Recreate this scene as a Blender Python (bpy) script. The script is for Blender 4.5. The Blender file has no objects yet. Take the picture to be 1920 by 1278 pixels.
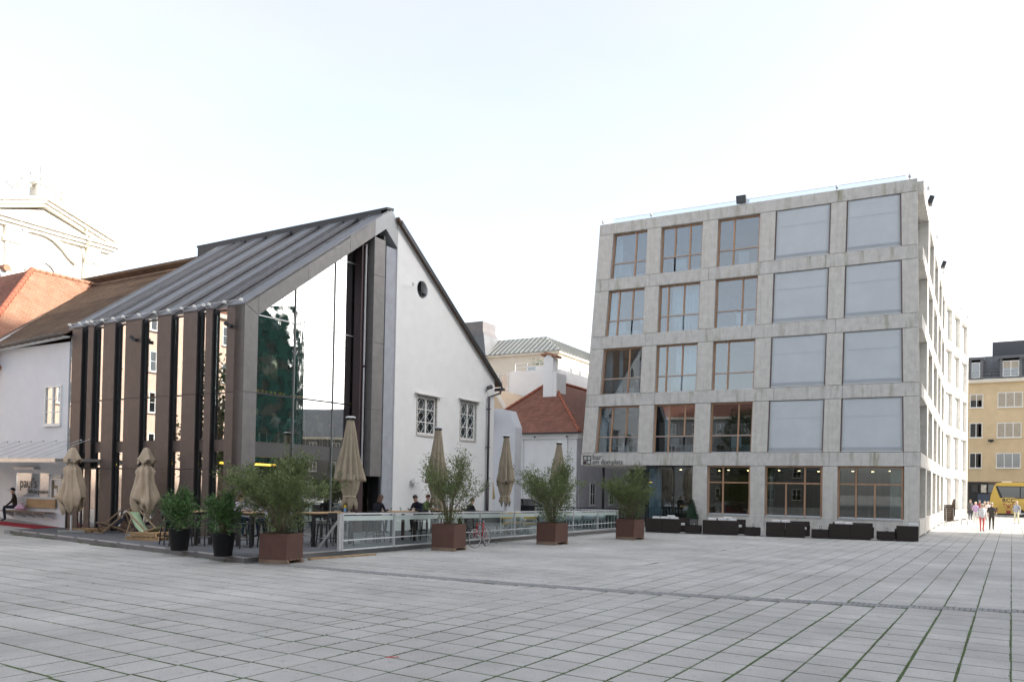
import bpy, math, random
from mathutils import Vector, Matrix
random.seed(7)
PI = math.pi
rad = math.radians
scene = bpy.context.scene
COL = scene.collection

# ---------------------------------------------------------------- camera
FPX, EYE, YAW, PITCH, ROLL = 1490.0, 2.2, rad(32.19), rad(1.0), 0.0186
CX, CY = 960.0, 912.0 - FPX * math.tan(PITCH)
CAM = Vector((0, 0, EYE))
_F0 = Vector((-math.sin(YAW), math.cos(YAW), 0)); _R0 = Vector((math.cos(YAW), math.sin(YAW), 0)); _Z = Vector((0, 0, 1))
FW = math.cos(PITCH) * _F0 + math.sin(PITCH) * _Z
_U1 = -math.sin(PITCH) * _F0 + math.cos(PITCH) * _Z
RT = math.cos(ROLL) * _R0 + math.sin(ROLL) * _U1
UP = math.cos(ROLL) * _U1 - math.sin(ROLL) * _R0
cd = bpy.data.cameras.new('camera'); cam = bpy.data.objects.new('camera', cd); COL.objects.link(cam)
cam.matrix_world = Matrix(((RT.x, UP.x, -FW.x, 0), (RT.y, UP.y, -FW.y, 0), (RT.z, UP.z, -FW.z, EYE), (0, 0, 0, 1)))
cd.sensor_fit = 'HORIZONTAL'; cd.sensor_width = 36; cd.lens = FPX / 1920 * 36
cd.shift_y = (CY - 639) / 1920
cd.clip_start = 0.1; cd.clip_end = 3000
scene.camera = cam

# ---------------------------------------------------------------- light
SUN_AZ, SUN_EL = rad(20), rad(25)          # azimuth measured from +X towards +Y
w = bpy.data.worlds.new('World'); scene.world = w; w.use_nodes = True
nt = w.node_tree; nt.nodes.clear()
out = nt.nodes.new('ShaderNodeOutputWorld'); bg = nt.nodes.new('ShaderNodeBackground')
sky = nt.nodes.new('ShaderNodeTexSky'); sky.sky_type = 'NISHITA'; sky.sun_disc = False
sky.sun_elevation = SUN_EL; sky.sun_rotation = PI / 2 - SUN_AZ
sky.air_density = 1.0; sky.dust_density = 3.0; sky.ozone_density = 1.0
tc = nt.nodes.new('ShaderNodeTexCoord'); mp = nt.nodes.new('ShaderNodeMapping'); mp.inputs['Scale'].default_value = (1.0, 1.0, 3.0)
nz = nt.nodes.new('ShaderNodeTexNoise'); nz.inputs['Scale'].default_value = 1.1; nz.inputs['Detail'].default_value = 5; nz.inputs['Roughness'].default_value = .55
rm = nt.nodes.new('ShaderNodeMapRange'); rm.inputs['From Min'].default_value = .3; rm.inputs['From Max'].default_value = .7; rm.inputs['To Min'].default_value = .55; rm.inputs['To Max'].default_value = .98
mx = nt.nodes.new('ShaderNodeMix'); mx.data_type = 'RGBA'
bw = nt.nodes.new('ShaderNodeRGBToBW'); veil = nt.nodes.new('ShaderNodeVectorMath'); veil.operation = 'SCALE'; veil.inputs[0].default_value = (.985, 1.0, 1.035)
nt.links.new(sky.outputs['Color'], bw.inputs[0]); ma = nt.nodes.new('ShaderNodeMath'); ma.operation = 'MULTIPLY_ADD'; ma.inputs[1].default_value = .62; ma.inputs[2].default_value = .95; nt.links.new(bw.outputs[0], ma.inputs[0]); nt.links.new(ma.outputs[0], veil.inputs['Scale']); nt.links.new(veil.outputs[0], mx.inputs[7])     # thin high cloud veil takes the colour out of the sky
nt.links.new(tc.outputs['Generated'], mp.inputs['Vector']); nt.links.new(mp.outputs['Vector'], nz.inputs['Vector'])
nt.links.new(nz.outputs['Fac'], rm.inputs['Value']); nt.links.new(rm.outputs['Result'], mx.inputs[0])
nt.links.new(sky.outputs['Color'], mx.inputs[6]); nt.links.new(mx.outputs[2], bg.inputs['Color'])
nt.links.new(bg.outputs['Background'], out.inputs['Surface'])
bg.inputs['Strength'].default_value = 0.15
sl = bpy.data.lights.new('sun', 'SUN'); sl.energy = 2.3; sl.angle = rad(0.6); sl.color = (1.0, .94, .85)
so = bpy.data.objects.new('sun', sl); COL.objects.link(so)
sdir = Vector((math.cos(SUN_EL) * math.cos(SUN_AZ), math.cos(SUN_EL) * math.sin(SUN_AZ), math.sin(SUN_EL)))
so.rotation_euler = sdir.to_track_quat('Z', 'Y').to_euler(); so.location = (60, 30, 60)
scene.view_settings.view_transform = 'Standard'; scene.view_settings.look = 'None'
scene.view_settings.exposure = 1.78; scene.view_settings.gamma = 1.0
try: scene.view_settings.use_curve_mapping = False
except Exception: pass
scene.render.engine = 'CYCLES'
scene.cycles.max_bounces = 8; scene.cycles.transparent_max_bounces = 24; scene.cycles.glossy_bounces = 4; scene.cycles.diffuse_bounces = 4
scene.cycles.use_denoising = True

# ---------------------------------------------------------------- survey helpers: a line of sight meets a known plane
def ray(px, py): return FW + RT * ((px - CX) / FPX) + UP * ((CY - py) / FPX)
def G(px, py, z=0.0):
    d = ray(px, py); return CAM + d * ((z - EYE) / d.z)
def Dp(px, py, depth): return CAM + ray(px, py) * depth
class Frame:
    """a building's own axes: origin on the ground, x to the right, y into the depth"""
    def __init__(s, o, rot): s.o = Vector((o[0], o[1], 0)); s.r = rot; s.x = Vector((math.cos(rot), math.sin(rot), 0)); s.y = Vector((-math.sin(rot), math.cos(rot), 0))
    def inv(s, P): q = P - s.o; return Vector((q.dot(s.x), q.dot(s.y), q.z))
    def w(s, x, y, z=0): return s.o + s.x * x + s.y * y + Vector((0, 0, z))
    def onx(s, px, py, X):                      # meets the plane x = X -> (y, z)
        d = ray(px, py); t = (X - (CAM - s.o).dot(s.x)) / d.dot(s.x); q = s.inv(CAM + d * t); return q.y, q.z
    def ony(s, px, py, Y):
        d = ray(px, py); t = (Y - (CAM - s.o).dot(s.y)) / d.dot(s.y); q = s.inv(CAM + d * t); return q.x, q.z

# ---------------------------------------------------------------- mesh helper
class MB:
    def __init__(s): s.v = []; s.f = []; s.m = []; s.cur = 0
    def add(s, vs, fs):
        b = len(s.v); s.v += [tuple(v) for v in vs]; s.f += [tuple(b + i for i in f) for f in fs]; s.m += [s.cur] * len(fs); return s
    def box(s, x0, x1, y0, y1, z0, z1):
        if x0 > x1: x0, x1 = x1, x0
        if y0 > y1: y0, y1 = y1, y0
        if z0 > z1: z0, z1 = z1, z0
        return s.add([(x0,y0,z0),(x1,y0,z0),(x1,y1,z0),(x0,y1,z0),(x0,y0,z1),(x1,y0,z1),(x1,y1,z1),(x0,y1,z1)],
                     [(0,3,2,1),(4,5,6,7),(0,1,5,4),(1,2,6,5),(2,3,7,6),(3,0,4,7)])
    def hexa(s, p):                              # eight corners, bottom ring then top ring
        return s.add(p, [(0,3,2,1),(4,5,6,7),(0,1,5,4),(1,2,6,5),(2,3,7,6),(3,0,4,7)])
    def obox(s, c, hx, hy, hz, M=None):
        c = Vector(c); M = M or Matrix.Identity(3)
        return s.hexa([c + M @ Vector((a*hx, b*hy, d*hz)) for d in (-1,1) for a, b in ((-1,-1),(1,-1),(1,1),(-1,1))])
    def bar(s, a, b, wx, wy, up=(0,0,1)):        # rectangular bar from a to b
        a = Vector(a); b = Vector(b); d = (b - a); L = d.length; d.normalize(); u = Vector(up)
        if abs(d.dot(u)) > .98: u = Vector((1,0,0))
        x = d.cross(u).normalized(); y = x.cross(d).normalized()
        p = []
        for e in (a, b):
            for i, j in ((-1,-1),(1,-1),(1,1),(-1,1)): p.append(e + x*(i*wx/2) + y*(j*wy/2))
        return s.hexa(p)
    def prism(s, poly, fn, a, b):                # poly of 2-D points, fn(p, t) -> 3-D
        n = len(poly); vs = [fn(p, a) for p in poly] + [fn(p, b) for p in poly]
        return s.add(vs, [tuple(range(n))[::-1], tuple(range(n, 2*n))] + [(i, (i+1) % n, n + (i+1) % n, n + i) for i in range(n)])
    def tube(s, pts, r, n=6, closed=False):
        pts = [Vector(p) for p in pts]; rs = r if isinstance(r, (list, tuple)) else [r]*len(pts)
        rings = []; N = len(pts); px = None
        for i, p in enumerate(pts):
            if closed: d = pts[(i+1) % N] - pts[i-1]
            else: d = pts[min(i+1, N-1)] - pts[max(i-1, 0)]
            d.normalize()
            if px is None:
                u = Vector((0,0,1)) if abs(d.z) < .9 else Vector((1,0,0)); px = d.cross(u).normalized()
            else:
                px = (px - d * px.dot(d)); px = px.normalized() if px.length > 1e-6 else d.orthogonal().normalized()
            y = d.cross(px)
            rings.append([p + (px*math.cos(2*PI*k/n) + y*math.sin(2*PI*k/n))*rs[i] for k in range(n)])
        vs = [q for R in rings for q in R]; fs = []
        for i in range(N if closed else N-1):
            j = (i+1) % N
            for k in range(n): fs.append((i*n+k, i*n+(k+1) % n, j*n+(k+1) % n, j*n+k))
        if not closed: fs += [tuple(range(n))[::-1], tuple((N-1)*n+k for k in range(n))]
        return s.add(vs, fs)
    def lathe(s, prof, n=16, c=(0,0,0), wob=None, cap=True):
        vs = []; fs = []; N = len(prof)
        for i, (r, z) in enumerate(prof):
            for k in range(n):
                a = 2*PI*k/n; rr, zz = (r, z) if wob is None else wob(i, k, a, r, z)
                vs.append((c[0]+rr*math.cos(a), c[1]+rr*math.sin(a), c[2]+zz))
        for i in range(N-1):
            for k in range(n): fs.append((i*n+k, i*n+(k+1) % n, (i+1)*n+(k+1) % n, (i+1)*n+k))
        if cap: fs += [tuple(range(n))[::-1], tuple((N-1)*n+k for k in range(n))]
        return s.add(vs, fs)
    def ball(s, c, rx, ry, rz, n=10, m=7, M=None):
        vs = []; fs = []; M = M or Matrix.Identity(3); c = Vector(c)
        for i in range(m+1):
            t = PI*i/m
            for k in range(n):
                a = 2*PI*k/n; vs.append(c + M @ Vector((rx*math.sin(t)*math.cos(a), ry*math.sin(t)*math.sin(a), -rz*math.cos(t))))
        for i in range(m):
            for k in range(n): fs.append((i*n+k, i*n+(k+1) % n, (i+1)*n+(k+1) % n, (i+1)*n+k))
        return s.add(vs, fs)
    def mesh(s, name, mats, smooth=False):
        me = bpy.data.meshes.new(name); me.from_pydata([tuple(v) for v in s.v], [], s.f); me.validate(); me.update()
        for m in (mats if isinstance(mats, (list, tuple)) else [mats]): me.materials.append(m)
        if len(s.m) == len(me.polygons) and max(s.m, default=0) > 0: me.polygons.foreach_set('material_index', s.m)
        if smooth: me.polygons.foreach_set('use_smooth', [True]*len(me.polygons))
        return me

def link(o): COL.objects.link(o); return o
def put(name, data, parent=None, loc=None, rz=None):
    o = bpy.data.objects.new(name, data); link(o)
    if parent: o.parent = parent
    if loc is not None: o.location = loc
    if rz is not None: o.rotation_euler = (0, 0, rz)
    return o
def part(name, mb, mats, parent=None, smooth=False, bevel=0, loc=None, rz=None, label=None):
    me = mb if isinstance(mb, bpy.types.Mesh) else mb.mesh(name, mats, smooth)
    o = put(name, me, parent, loc, rz)
    if bevel:
        b = o.modifiers.new('edge', 'BEVEL'); b.width = bevel; b.segments = 2; b.limit_method = 'ANGLE'
    if label: o['label'] = label
    return o
def tag(o, label, cat, group=None):
    o['label'] = label; o['category'] = cat
    if group: o['group'] = group
    return o
def thing(name, label, cat, loc=(0,0,0), rz=0, group=None): return tag(put(name, None, None, loc, rz), label, cat, group)
def struct(o): o['kind'] = 'structure'; return o
def stuff(o): o['kind'] = 'stuff'; return o
def dup(root, loc=None, rz=None, label=None):
    r = root.copy(); link(r)
    if loc is not None: r.location = loc
    if rz is not None: r.rotation_euler = (0, 0, rz)
    if label: r['label'] = label
    for ch in list(root.children):
        c = ch.copy(); link(c); c.parent = r
        for g in list(ch.children):
            d = g.copy(); link(d); d.parent = c
    return r

# ---------------------------------------------------------------- materials
MATS = {}
def mat(name, col, rough=.7, var=.15, scale=6., bump=0., metal=0., stretch=(1,1,1), col2=None, spec=.5, bscale=None, detail=5):
    if name in MATS: return MATS[name]
    m = bpy.data.materials.new(name); m.use_nodes = True; MATS[name] = m
    n = m.node_tree.nodes; l = m.node_tree.links; b = n['Principled BSDF']
    b.inputs['Roughness'].default_value = rough; b.inputs['Metallic'].default_value = metal
    b.inputs['Specular IOR Level'].default_value = spec
    c2 = col2 or tuple(min(1, c*(1+var)) for c in col); c1 = col if col2 else tuple(c*(1-var) for c in col)
    t = n.new('ShaderNodeTexCoord'); mpp = n.new('ShaderNodeMapping'); mpp.inputs['Scale'].default_value = stretch
    nz = n.new('ShaderNodeTexNoise'); nz.inputs['Scale'].default_value = scale; nz.inputs['Detail'].default_value = detail; nz.inputs['Roughness'].default_value = .62
    l.new(t.outputs['Object'], mpp.inputs['Vector']); l.new(mpp.outputs['Vector'], nz.inputs['Vector'])
    r = n.new('ShaderNodeValToRGB'); r.color_ramp.elements[0].position = .3; r.color_ramp.elements[1].position = .7
    r.color_ramp.elements[0].color = (*c1, 1); r.color_ramp.elements[1].color = (*c2, 1)
    l.new(nz.outputs['Fac'], r.inputs['Fac']); l.new(r.outputs['Color'], b.inputs['Base Color'])
    if bump:
        nb = n.new('ShaderNodeTexNoise'); nb.inputs['Scale'].default_value = bscale or scale*6; nb.inputs['Detail'].default_value = 4
        l.new(mpp.outputs['Vector'], nb.inputs['Vector'])
        bp = n.new('ShaderNodeBump'); bp.inputs['Strength'].default_value = bump; bp.inputs['Distance'].default_value = .02
        l.new(nb.outputs['Fac'], bp.inputs['Height']); l.new(bp.outputs['Normal'], b.inputs['Normal'])
    return m
def flat(name, col, rough=.6, **k): return mat(name, col, rough, var=k.pop('var', .08), scale=k.pop('scale', 12.), **k)
def glass(name, tint, base, gloss=(1,1,1), rough=0.0, wav=0):
    if name in MATS: return MATS[name]
    m = bpy.data.materials.new(name); m.use_nodes = True; MATS[name] = m
    n = m.node_tree.nodes; l = m.node_tree.links; n.clear()
    o = n.new('ShaderNodeOutputMaterial'); mxs = n.new('ShaderNodeMixShader'); tr = n.new('ShaderNodeBsdfTransparent'); gl = n.new('ShaderNodeBsdfGlossy')
    tr.inputs['Color'].default_value = (*tint, 1); gl.inputs['Color'].default_value = (*gloss, 1); gl.inputs['Roughness'].default_value = rough
    fr = n.new('ShaderNodeFresnel'); fr.inputs['IOR'].default_value = 1.5
    ad = n.new('ShaderNodeMath'); ad.operation = 'MULTIPLY_ADD'; ad.inputs[1].default_value = 1.0 - base; ad.inputs[2].default_value = base; ad.use_clamp = True
    ge = n.new('ShaderNodeNewGeometry'); io = n.new('ShaderNodeMapRange'); io.inputs['To Min'].default_value = 1.5; io.inputs['To Max'].default_value = 1/1.5; l.new(ge.outputs['Backfacing'], io.inputs['Value']); l.new(io.outputs['Result'], fr.inputs['IOR'])
    l.new(fr.outputs['Fac'], ad.inputs[0]); l.new(ad.outputs['Value'], mxs.inputs['Fac'])
    if wav:
        t = n.new('ShaderNodeTexCoord'); nz = n.new('ShaderNodeTexNoise'); nz.inputs['Scale'].default_value = .55; nz.inputs['Detail'].default_value = 1
        bp = n.new('ShaderNodeBump'); bp.inputs['Strength'].default_value = wav; bp.inputs['Distance'].default_value = .1
        l.new(t.outputs['Object'], nz.inputs['Vector']); l.new(nz.outputs['Fac'], bp.inputs['Height']); l.new(bp.outputs['Normal'], gl.inputs['Normal'])
    l.new(tr.outputs['BSDF'], mxs.inputs[1]); l.new(gl.outputs['BSDF'], mxs.inputs[2]); l.new(mxs.outputs['Shader'], o.inputs['Surface'])
    return m
def streaky(name, col, dark, stain, rough, amount=.5, sx=2.2, metal=0.0):
    """base colour with fine mottling plus vertical run-off stains"""
    if name in MATS: return MATS[name]
    m = mat(name, col, rough, var=.12, scale=3.0, bump=.25, bscale=40, metal=metal)
    n = m.node_tree.nodes; l = m.node_tree.links; b = n['Principled BSDF']; src = b.inputs['Base Color'].links[0].from_socket
    t = n.new('ShaderNodeTexCoord'); mp2 = n.new('ShaderNodeMapping'); mp2.inputs['Scale'].default_value = (sx, sx, .16)
    nz = n.new('ShaderNodeTexNoise'); nz.inputs['Scale'].default_value = 2.6; nz.inputs['Detail'].default_value = 6; nz.inputs['Roughness'].default_value = .7
    l.new(t.outputs['Object'], mp2.inputs['Vector']); l.new(mp2.outputs['Vector'], nz.inputs['Vector'])
    r = n.new('ShaderNodeMapRange'); r.inputs['From Min'].default_value = .5; r.inputs['From Max'].default_value = .72; r.inputs['To Max'].default_value = amount
    l.new(nz.outputs['Fac'], r.inputs['Value'])
    nc = n.new('ShaderNodeTexNoise'); nc.inputs['Scale'].default_value = .45; l.new(t.outputs['Object'], nc.inputs['Vector'])
    cr = n.new('ShaderNodeValToRGB'); cr.color_ramp.elements[0].position = .42; cr.color_ramp.elements[1].position = .58
    cr.color_ramp.elements[0].color = (*dark, 1); cr.color_ramp.elements[1].color = (*stain, 1); l.new(nc.outputs['Fac'], cr.inputs['Fac'])
    mm = n.new('ShaderNodeMix'); mm.data_type = 'RGBA'; l.new(r.outputs['Result'], mm.inputs[0]); l.new(src, mm.inputs[6]); l.new(cr.outputs['Color'], mm.inputs[7])
    l.new(mm.outputs[2], b.inputs['Base Color'])
    return m
CONC = streaky('concrete', (.65, .62, .57), (.47, .45, .415), (.40, .375, .30), .82, .55)
BAND = streaky('stained_concrete', (.63, .605, .565), (.40, .38, .34), (.25, .235, .115), .85, .95, 1.05)
COPPER = streaky('weathered_copper', (.105, .081, .072), (.062, .049, .046), (.16, .13, .115), .5, .5, 2.8, .25)
RAKE = streaky('rake_sheet', (.195, .188, .182), (.12, .115, .112), (.27, .26, .25), .5, .5, 4., .3)
ZINC = mat('zinc_sheet', (.17, .173, .185), .48, .14, 2.5, .08, .3)
DARKM = flat('dark_metal', (.022, .022, .024), .45)
MAROON = flat('maroon_metal', (.05, .028, .032), .45)
PLASTER = mat('white_plaster', (.78, .78, .77), .9, .035, 1.6, .12, bscale=60)
WINGPL = mat('wing_plaster', (.72, .73, .76), .9, .04, 1.3, .12, bscale=60)
FGLASS = glass('facade_glass', (.92, .97, .96), .34, wav=.012)
HGLASS = glass('window_glass', (.70, .78, .82), .13, wav=.01)
SGLASS = glass('strip_glass', (.70, .76, .76), .42)
CGLASS = glass('clear_glass', (.80, .88, .86), .06)
FROST = mat('frosted_film', (.55, .63, .60), .35, .05, 3.)
OAK = mat('oak_wood', (.46, .265, .155), .55, .2, 5, stretch=(1, 1, .12), bump=.1)
ALU = flat('aluminium', (.55, .56, .57), .38, metal=.5)
ALUW = flat('white_aluminium', (.72, .73, .74), .4)
GREYP = mat('grey_pilaster', (.36, .37, .41), .85, .1, 2.5)
WHITE = flat('white_paint', (.80, .80, .78), .5)
SCREEN = mat('screen_fabric', (.59, .62, .64), .85, .05, .8, .1, bscale=3)
CURT = mat('curtain_fabric', (.60, .66, .68), .9, .1, 3)
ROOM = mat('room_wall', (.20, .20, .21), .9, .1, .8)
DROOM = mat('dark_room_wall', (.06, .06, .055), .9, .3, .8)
WARMR = mat('warm_bar_wall', (.20, .17, .11), .85, .3, 1.2, stretch=(4, 4, .2))
CORTEN = streaky('corten_steel', (.115, .055, .04), (.075, .035, .03), (.17, .085, .055), .75, .55, 3.)
BLACKP = flat('black_plastic', (.009, .009, .01), .55, spec=.3)
BLACK = flat('black_paint', (.018, .018, .02), .5)
BEIGE = mat('umbrella_canvas', (.34, .285, .21), .92, .10, 3, .15, bscale=120)
BEIGE2 = mat('faded_canvas', (.50, .40, .29), .92, .12, 3, .15, bscale=120)
STRAP = flat('beige_strap', (.55, .47, .34), .9)
WICKER = mat('dark_wicker', (.026, .017, .014), .7, .4, 30, .8, stretch=(1, 1, 3), bscale=90)
CUSH = mat('white_cushion', (.74, .73, .70), .95, .05, 6, .1)
TIMBER = mat('pale_timber', (.42, .28, .15), .75, .28, 4, stretch=(.3, 1, 1), bump=.2)
OLDTIM = mat('old_timber', (.24, .17, .12), .85, .3, 4, stretch=(.3, 1, 1), bump=.3)
DECK = mat('deck_boards', (.135, .14, .15), .8, .2, 1.1, .25, stretch=(.4, 3, 1), bscale=30)
FASCIA = mat('deck_fascia', (.17, .165, .165), .8, .15, 2)
SOIL = mat('potting_soil', (.04, .03, .02), .95, .4, 20)
STEM = mat('shrub_stem', (.16, .13, .09), .9, .3, 12)
LEAF = mat('oleander_leaf', (.085, .125, .045), .5, .5, 5.5, col2=(.215, .26, .10), spec=.35)
LEAFD = mat('potted_leaf', (.04, .105, .032), .42, .5, 7, col2=(.12, .225, .06), spec=.4)
LEAFT = mat('tree_leaf', (.03, .05, .02), .6, .5, 1.2, col2=(.09, .12, .04), spec=.3)
TILEB = mat('brown_tile', (.10, .065, .045), .85, .3, 1.2, .4, col2=(.20, .135, .085), bscale=30, detail=8)
TILEO = mat('orange_tile', (.30, .15, .09), .85, .3, 2.0, .3, col2=(.44, .25, .165), bscale=30, detail=8)
TILER = mat('red_brown_tile', (.17, .07, .05), .85, .3, 2.4, .3, col2=(.29, .13, .085), bscale=30, detail=8)
HIPT = mat('hip_tile', (.36, .12, .07), .85, .25, 5, .3)
STONE = mat('pale_stone', (.72, .69, .62), .9, .06, 1.5, .15)
GREENR = mat('green_sheet_roof', (.26, .265, .25), .55, .15, 1.0, metal=.2)
GREYR = mat('grey_sheet_roof', (.13, .135, .14), .5, .2, 1.0, metal=.3)
YELLOWP = mat('ochre_plaster', (.62, .49, .31), .9, .08, .9, .1)
CREAM = mat('cream_plaster', (.66, .60, .50), .9, .05, 1.0)
SKIN = flat('skin', (.52, .33, .24), .6)
EYE_M = flat('eye_dark', (.02, .015, .012), .4)
# ================================================================ the square
def slab_material():
    m = mat('paving_concrete', (.555, .54, .515), .88, .27, 62., .7, bscale=260, detail=8)
    n = m.node_tree.nodes; l = m.node_tree.links; b = n['Principled BSDF']; src = b.inputs['Base Color'].links[0].from_socket
    g = n.new('ShaderNodeNewGeometry')
    dv = n.new('ShaderNodeVectorMath'); dv.operation = 'DIVIDE'; dv.inputs[1].default_value = (.562, .6, 50)
    sn = n.new('ShaderNodeVectorMath'); sn.operation = 'FLOOR'
    wn = n.new('ShaderNodeTexWhiteNoise'); wn.noise_dimensions = '2D'
    l.new(g.outputs['Position'], dv.inputs[0]); l.new(dv.outputs[0], sn.inputs[0]); l.new(sn.outputs[0], wn.inputs['Vector'])
    mr = n.new('ShaderNodeMapRange'); mr.inputs['To Min'].default_value = .95; mr.inputs['To Max'].default_value = 1.04; l.new(wn.outputs['Value'], mr.inputs['Value'])
    # old spills, tyre dust and weathering that wander across the slabs
    nz = n.new('ShaderNodeTexNoise'); nz.inputs['Scale'].default_value = .33; nz.inputs['Detail'].default_value = 9; nz.inputs['Roughness'].default_value = .66
    l.new(g.outputs['Position'], nz.inputs['Vector'])
    mr2 = n.new('ShaderNodeMapRange'); mr2.inputs['From Min'].default_value = .3; mr2.inputs['From Max'].default_value = .7; mr2.inputs['To Min'].default_value = .70; mr2.inputs['To Max'].default_value = 1.13; l.new(nz.outputs['Fac'], mr2.inputs['Value'])
    ns = n.new('ShaderNodeTexNoise'); ns.inputs['Scale'].default_value = 9.; ns.inputs['Detail'].default_value = 5; l.new(g.outputs['Position'], ns.inputs['Vector'])
    mr3 = n.new('ShaderNodeMapRange'); mr3.inputs['From Min'].default_value = .60; mr3.inputs['From Max'].default_value = .74; mr3.inputs['To Min'].default_value = 1.0; mr3.inputs['To Max'].default_value = .72; l.new(ns.outputs['Fac'], mr3.inputs['Value'])
    m1 = n.new('ShaderNodeMath'); m1.operation = 'MULTIPLY'; l.new(mr.outputs[0], m1.inputs[0]); l.new(mr2.outputs[0], m1.inputs[1])
    m2 = n.new('ShaderNodeMath'); m2.operation = 'MULTIPLY'; l.new(m1.outputs[0], m2.inputs[0]); l.new(mr3.outputs[0], m2.inputs[1])
    vm = n.new('ShaderNodeVectorMath'); vm.operation = 'SCALE'; l.new(src, vm.inputs[0]); l.new(m2.outputs[0], vm.inputs['Scale']); l.new(vm.outputs[0], b.inputs['Base Color'])
    # the pebble grain uses world positions so that no two slabs repeat
    for nd in n:
        if nd.bl_idname == 'ShaderNodeMapping':
            for lk in list(nd.inputs['Vector'].links): l.remove(lk)
            l.new(g.outputs['Position'], nd.inputs['Vector'])
    return m
SLAB = slab_material()
JOINT = mat('mossy_joint', (.055, .06, .03), .95, .4, 2.5, .6, col2=(.10, .16, .045), bscale=60)
mb = MB(); mb.add([(-1200,-600,-.0045),(1200,-600,-.0045),(1200,1800,-.0045),(-1200,1800,-.0045)], [(0,1,2,3)])
plaza = struct(part('plaza', mb, JOINT))
far = MB(); far.add([(-1200,-600,0),(1200,-600,0),(1200,1800,0),(-1200,1800,0),(-64,-30,0),(30,-30,0),(30,104,0),(-64,104,0)],
                    [(0,1,5,4),(1,2,6,5),(2,3,7,6),(3,0,4,7)])
struct(part('pavement', far, mat('street_paving', (.33, .33, .33), .9, .15, .4, .3)))
PX, PY = .562, .600
GUT = [(-17.75, 14.75), (-13.5, 14.95), (-9.6, 15.35), (-6.8, 15.85), (-4.2, 16.55), (-1.8, 17.3), (.2, 18.1), (4, 19.7), (14, 24.5)]
def gut_y(x):
    for (x0, y0), (x1, y1) in zip(GUT, GUT[1:]):
        if x0 <= x <= x1: return y0 + (y1-y0)*(x-x0)/(x1-x0)
    return -99
DECKP = [(-33.6, 15.95), (-17.55, 14.42), (-16.95, 37.6), (-27, 37.6), (-27, 18.6), (-33.6, 18.4)]
def slab_verts(x0, x1, y0, y1, z, c=.012):
    b = -.03
    return ([(x0+c,y0,z-c*.7),(x1-c,y0,z-c*.7),(x1,y0+c,z-c*.7),(x1,y1-c,z-c*.7),(x1-c,y1,z-c*.7),(x0+c,y1,z-c*.7),(x0,y1-c,z-c*.7),(x0,y0+c,z-c*.7),
             (x0+c,y0+c,z),(x1-c,y0+c,z),(x1-c,y1-c,z),(x0+c,y1-c,z),(x0,y0,b),(x1,y0,b),(x1,y1,b),(x0,y1,b)],
            [(8,9,10,11),(0,1,9,8),(2,3,10,9),(4,5,11,10),(6,7,8,11),(1,2,9),(3,4,10),(5,6,11),(7,0,8),(12,13,1,0),(13,14,3,2),(14,15,5,4),(15,12,7,6)])
def inview(P):
    q = Vector((P[0], P[1], 0)) - CAM; d = q.dot(FW)
    if d < 2: return 0
    x = CX + FPX*q.dot(RT)/d; y = CY - FPX*q.dot(UP)/d
    return d if (-60 < x < 1980 and y < 1330) else 0
cand = []; rest = MB()
rs = random.Random(3)
XSEAM = .01 - 16*PX
def lay(x0, x1, y0, y1):
    xc, yc = (x0+x1)/2, (y0+y1)/2
    gy = gut_y(xc)
    if gy > 0 and abs(yc - gy) < .56:
        if yc < gy and y0 < gy - .27: y1 = gy - .24
        elif yc > gy and y1 > gy + .27: y0 = gy + .24
        else: return
        if y1 - y0 < .08: return
        yc = (y0+y1)/2
    if -32.8 < xc < -17.9 and 15.9 - (xc+32.8)*.09 < yc < 18: return
    d = inview((xc, yc)); z = rs.uniform(-.003, .002)
    if d and d < 40: cand.append((d, x0, x1, y0, y1, z))
    elif yc < 3: rest.add([(x0,y0,z),(x1,y0,z),(x1,y1,z),(x0,y1,z)], [(0,1,2,3)])
    else: rest.add([(x0,y0,z),(x1,y0,z),(x1,y1,z),(x0,y1,z),(x0,y0,-.03),(x1,y0,-.03),(x1,y1,-.03),(x0,y1,-.03)], [(0,1,2,3),(4,5,1,0),(5,6,2,1),(6,7,3,2),(7,4,0,3)])
for i in range(-16, 54):                       # east of the seam the joints run on along y
    off = rs.uniform(-.05, .05); xo = rs.uniform(-.005, .005)
    for j in range(-50, 174):
        x0 = .01 + i*PX + xo; y0 = j*PY + off; lay(x0, x0 + rs.uniform(-.003, .003) + PX - .015 - rs.random()*.006, y0, y0 + PY - .023 - rs.random()*.008)
for j in range(-50, 174):                      # west of it they run on along x and are staggered
    off = rs.uniform(.0, 1.0)*PX; yo = rs.uniform(-.005, .005)
    for i in range(-114, -15):
        x0 = .01 + i*PX - off; x1 = min(x0 + PX - .012 - rs.random()*.006, XSEAM - .018); y0 = j*PY + yo
        if x1 - x0 > .06: lay(x0, x1, y0, y0 + PY - .024 - rs.random()*.009)
cand.sort()
for d, x0, x1, y0, y1, z in cand[:300]:
    hw, hh = (x1-x0)/2, (y1-y0)/2
    mbs = MB(); mbs.add(*slab_verts(-hw, hw, -hh, hh, 0))
    part('slab', mbs, SLAB, plaza, loc=((x0+x1)/2, (y0+y1)/2, z))
for d, x0, x1, y0, y1, z in cand[300:]: rest.add(*slab_verts(x0, x1, y0, y1, z, .008))
stuff(part('slab', rest, SLAB, plaza))
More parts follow.
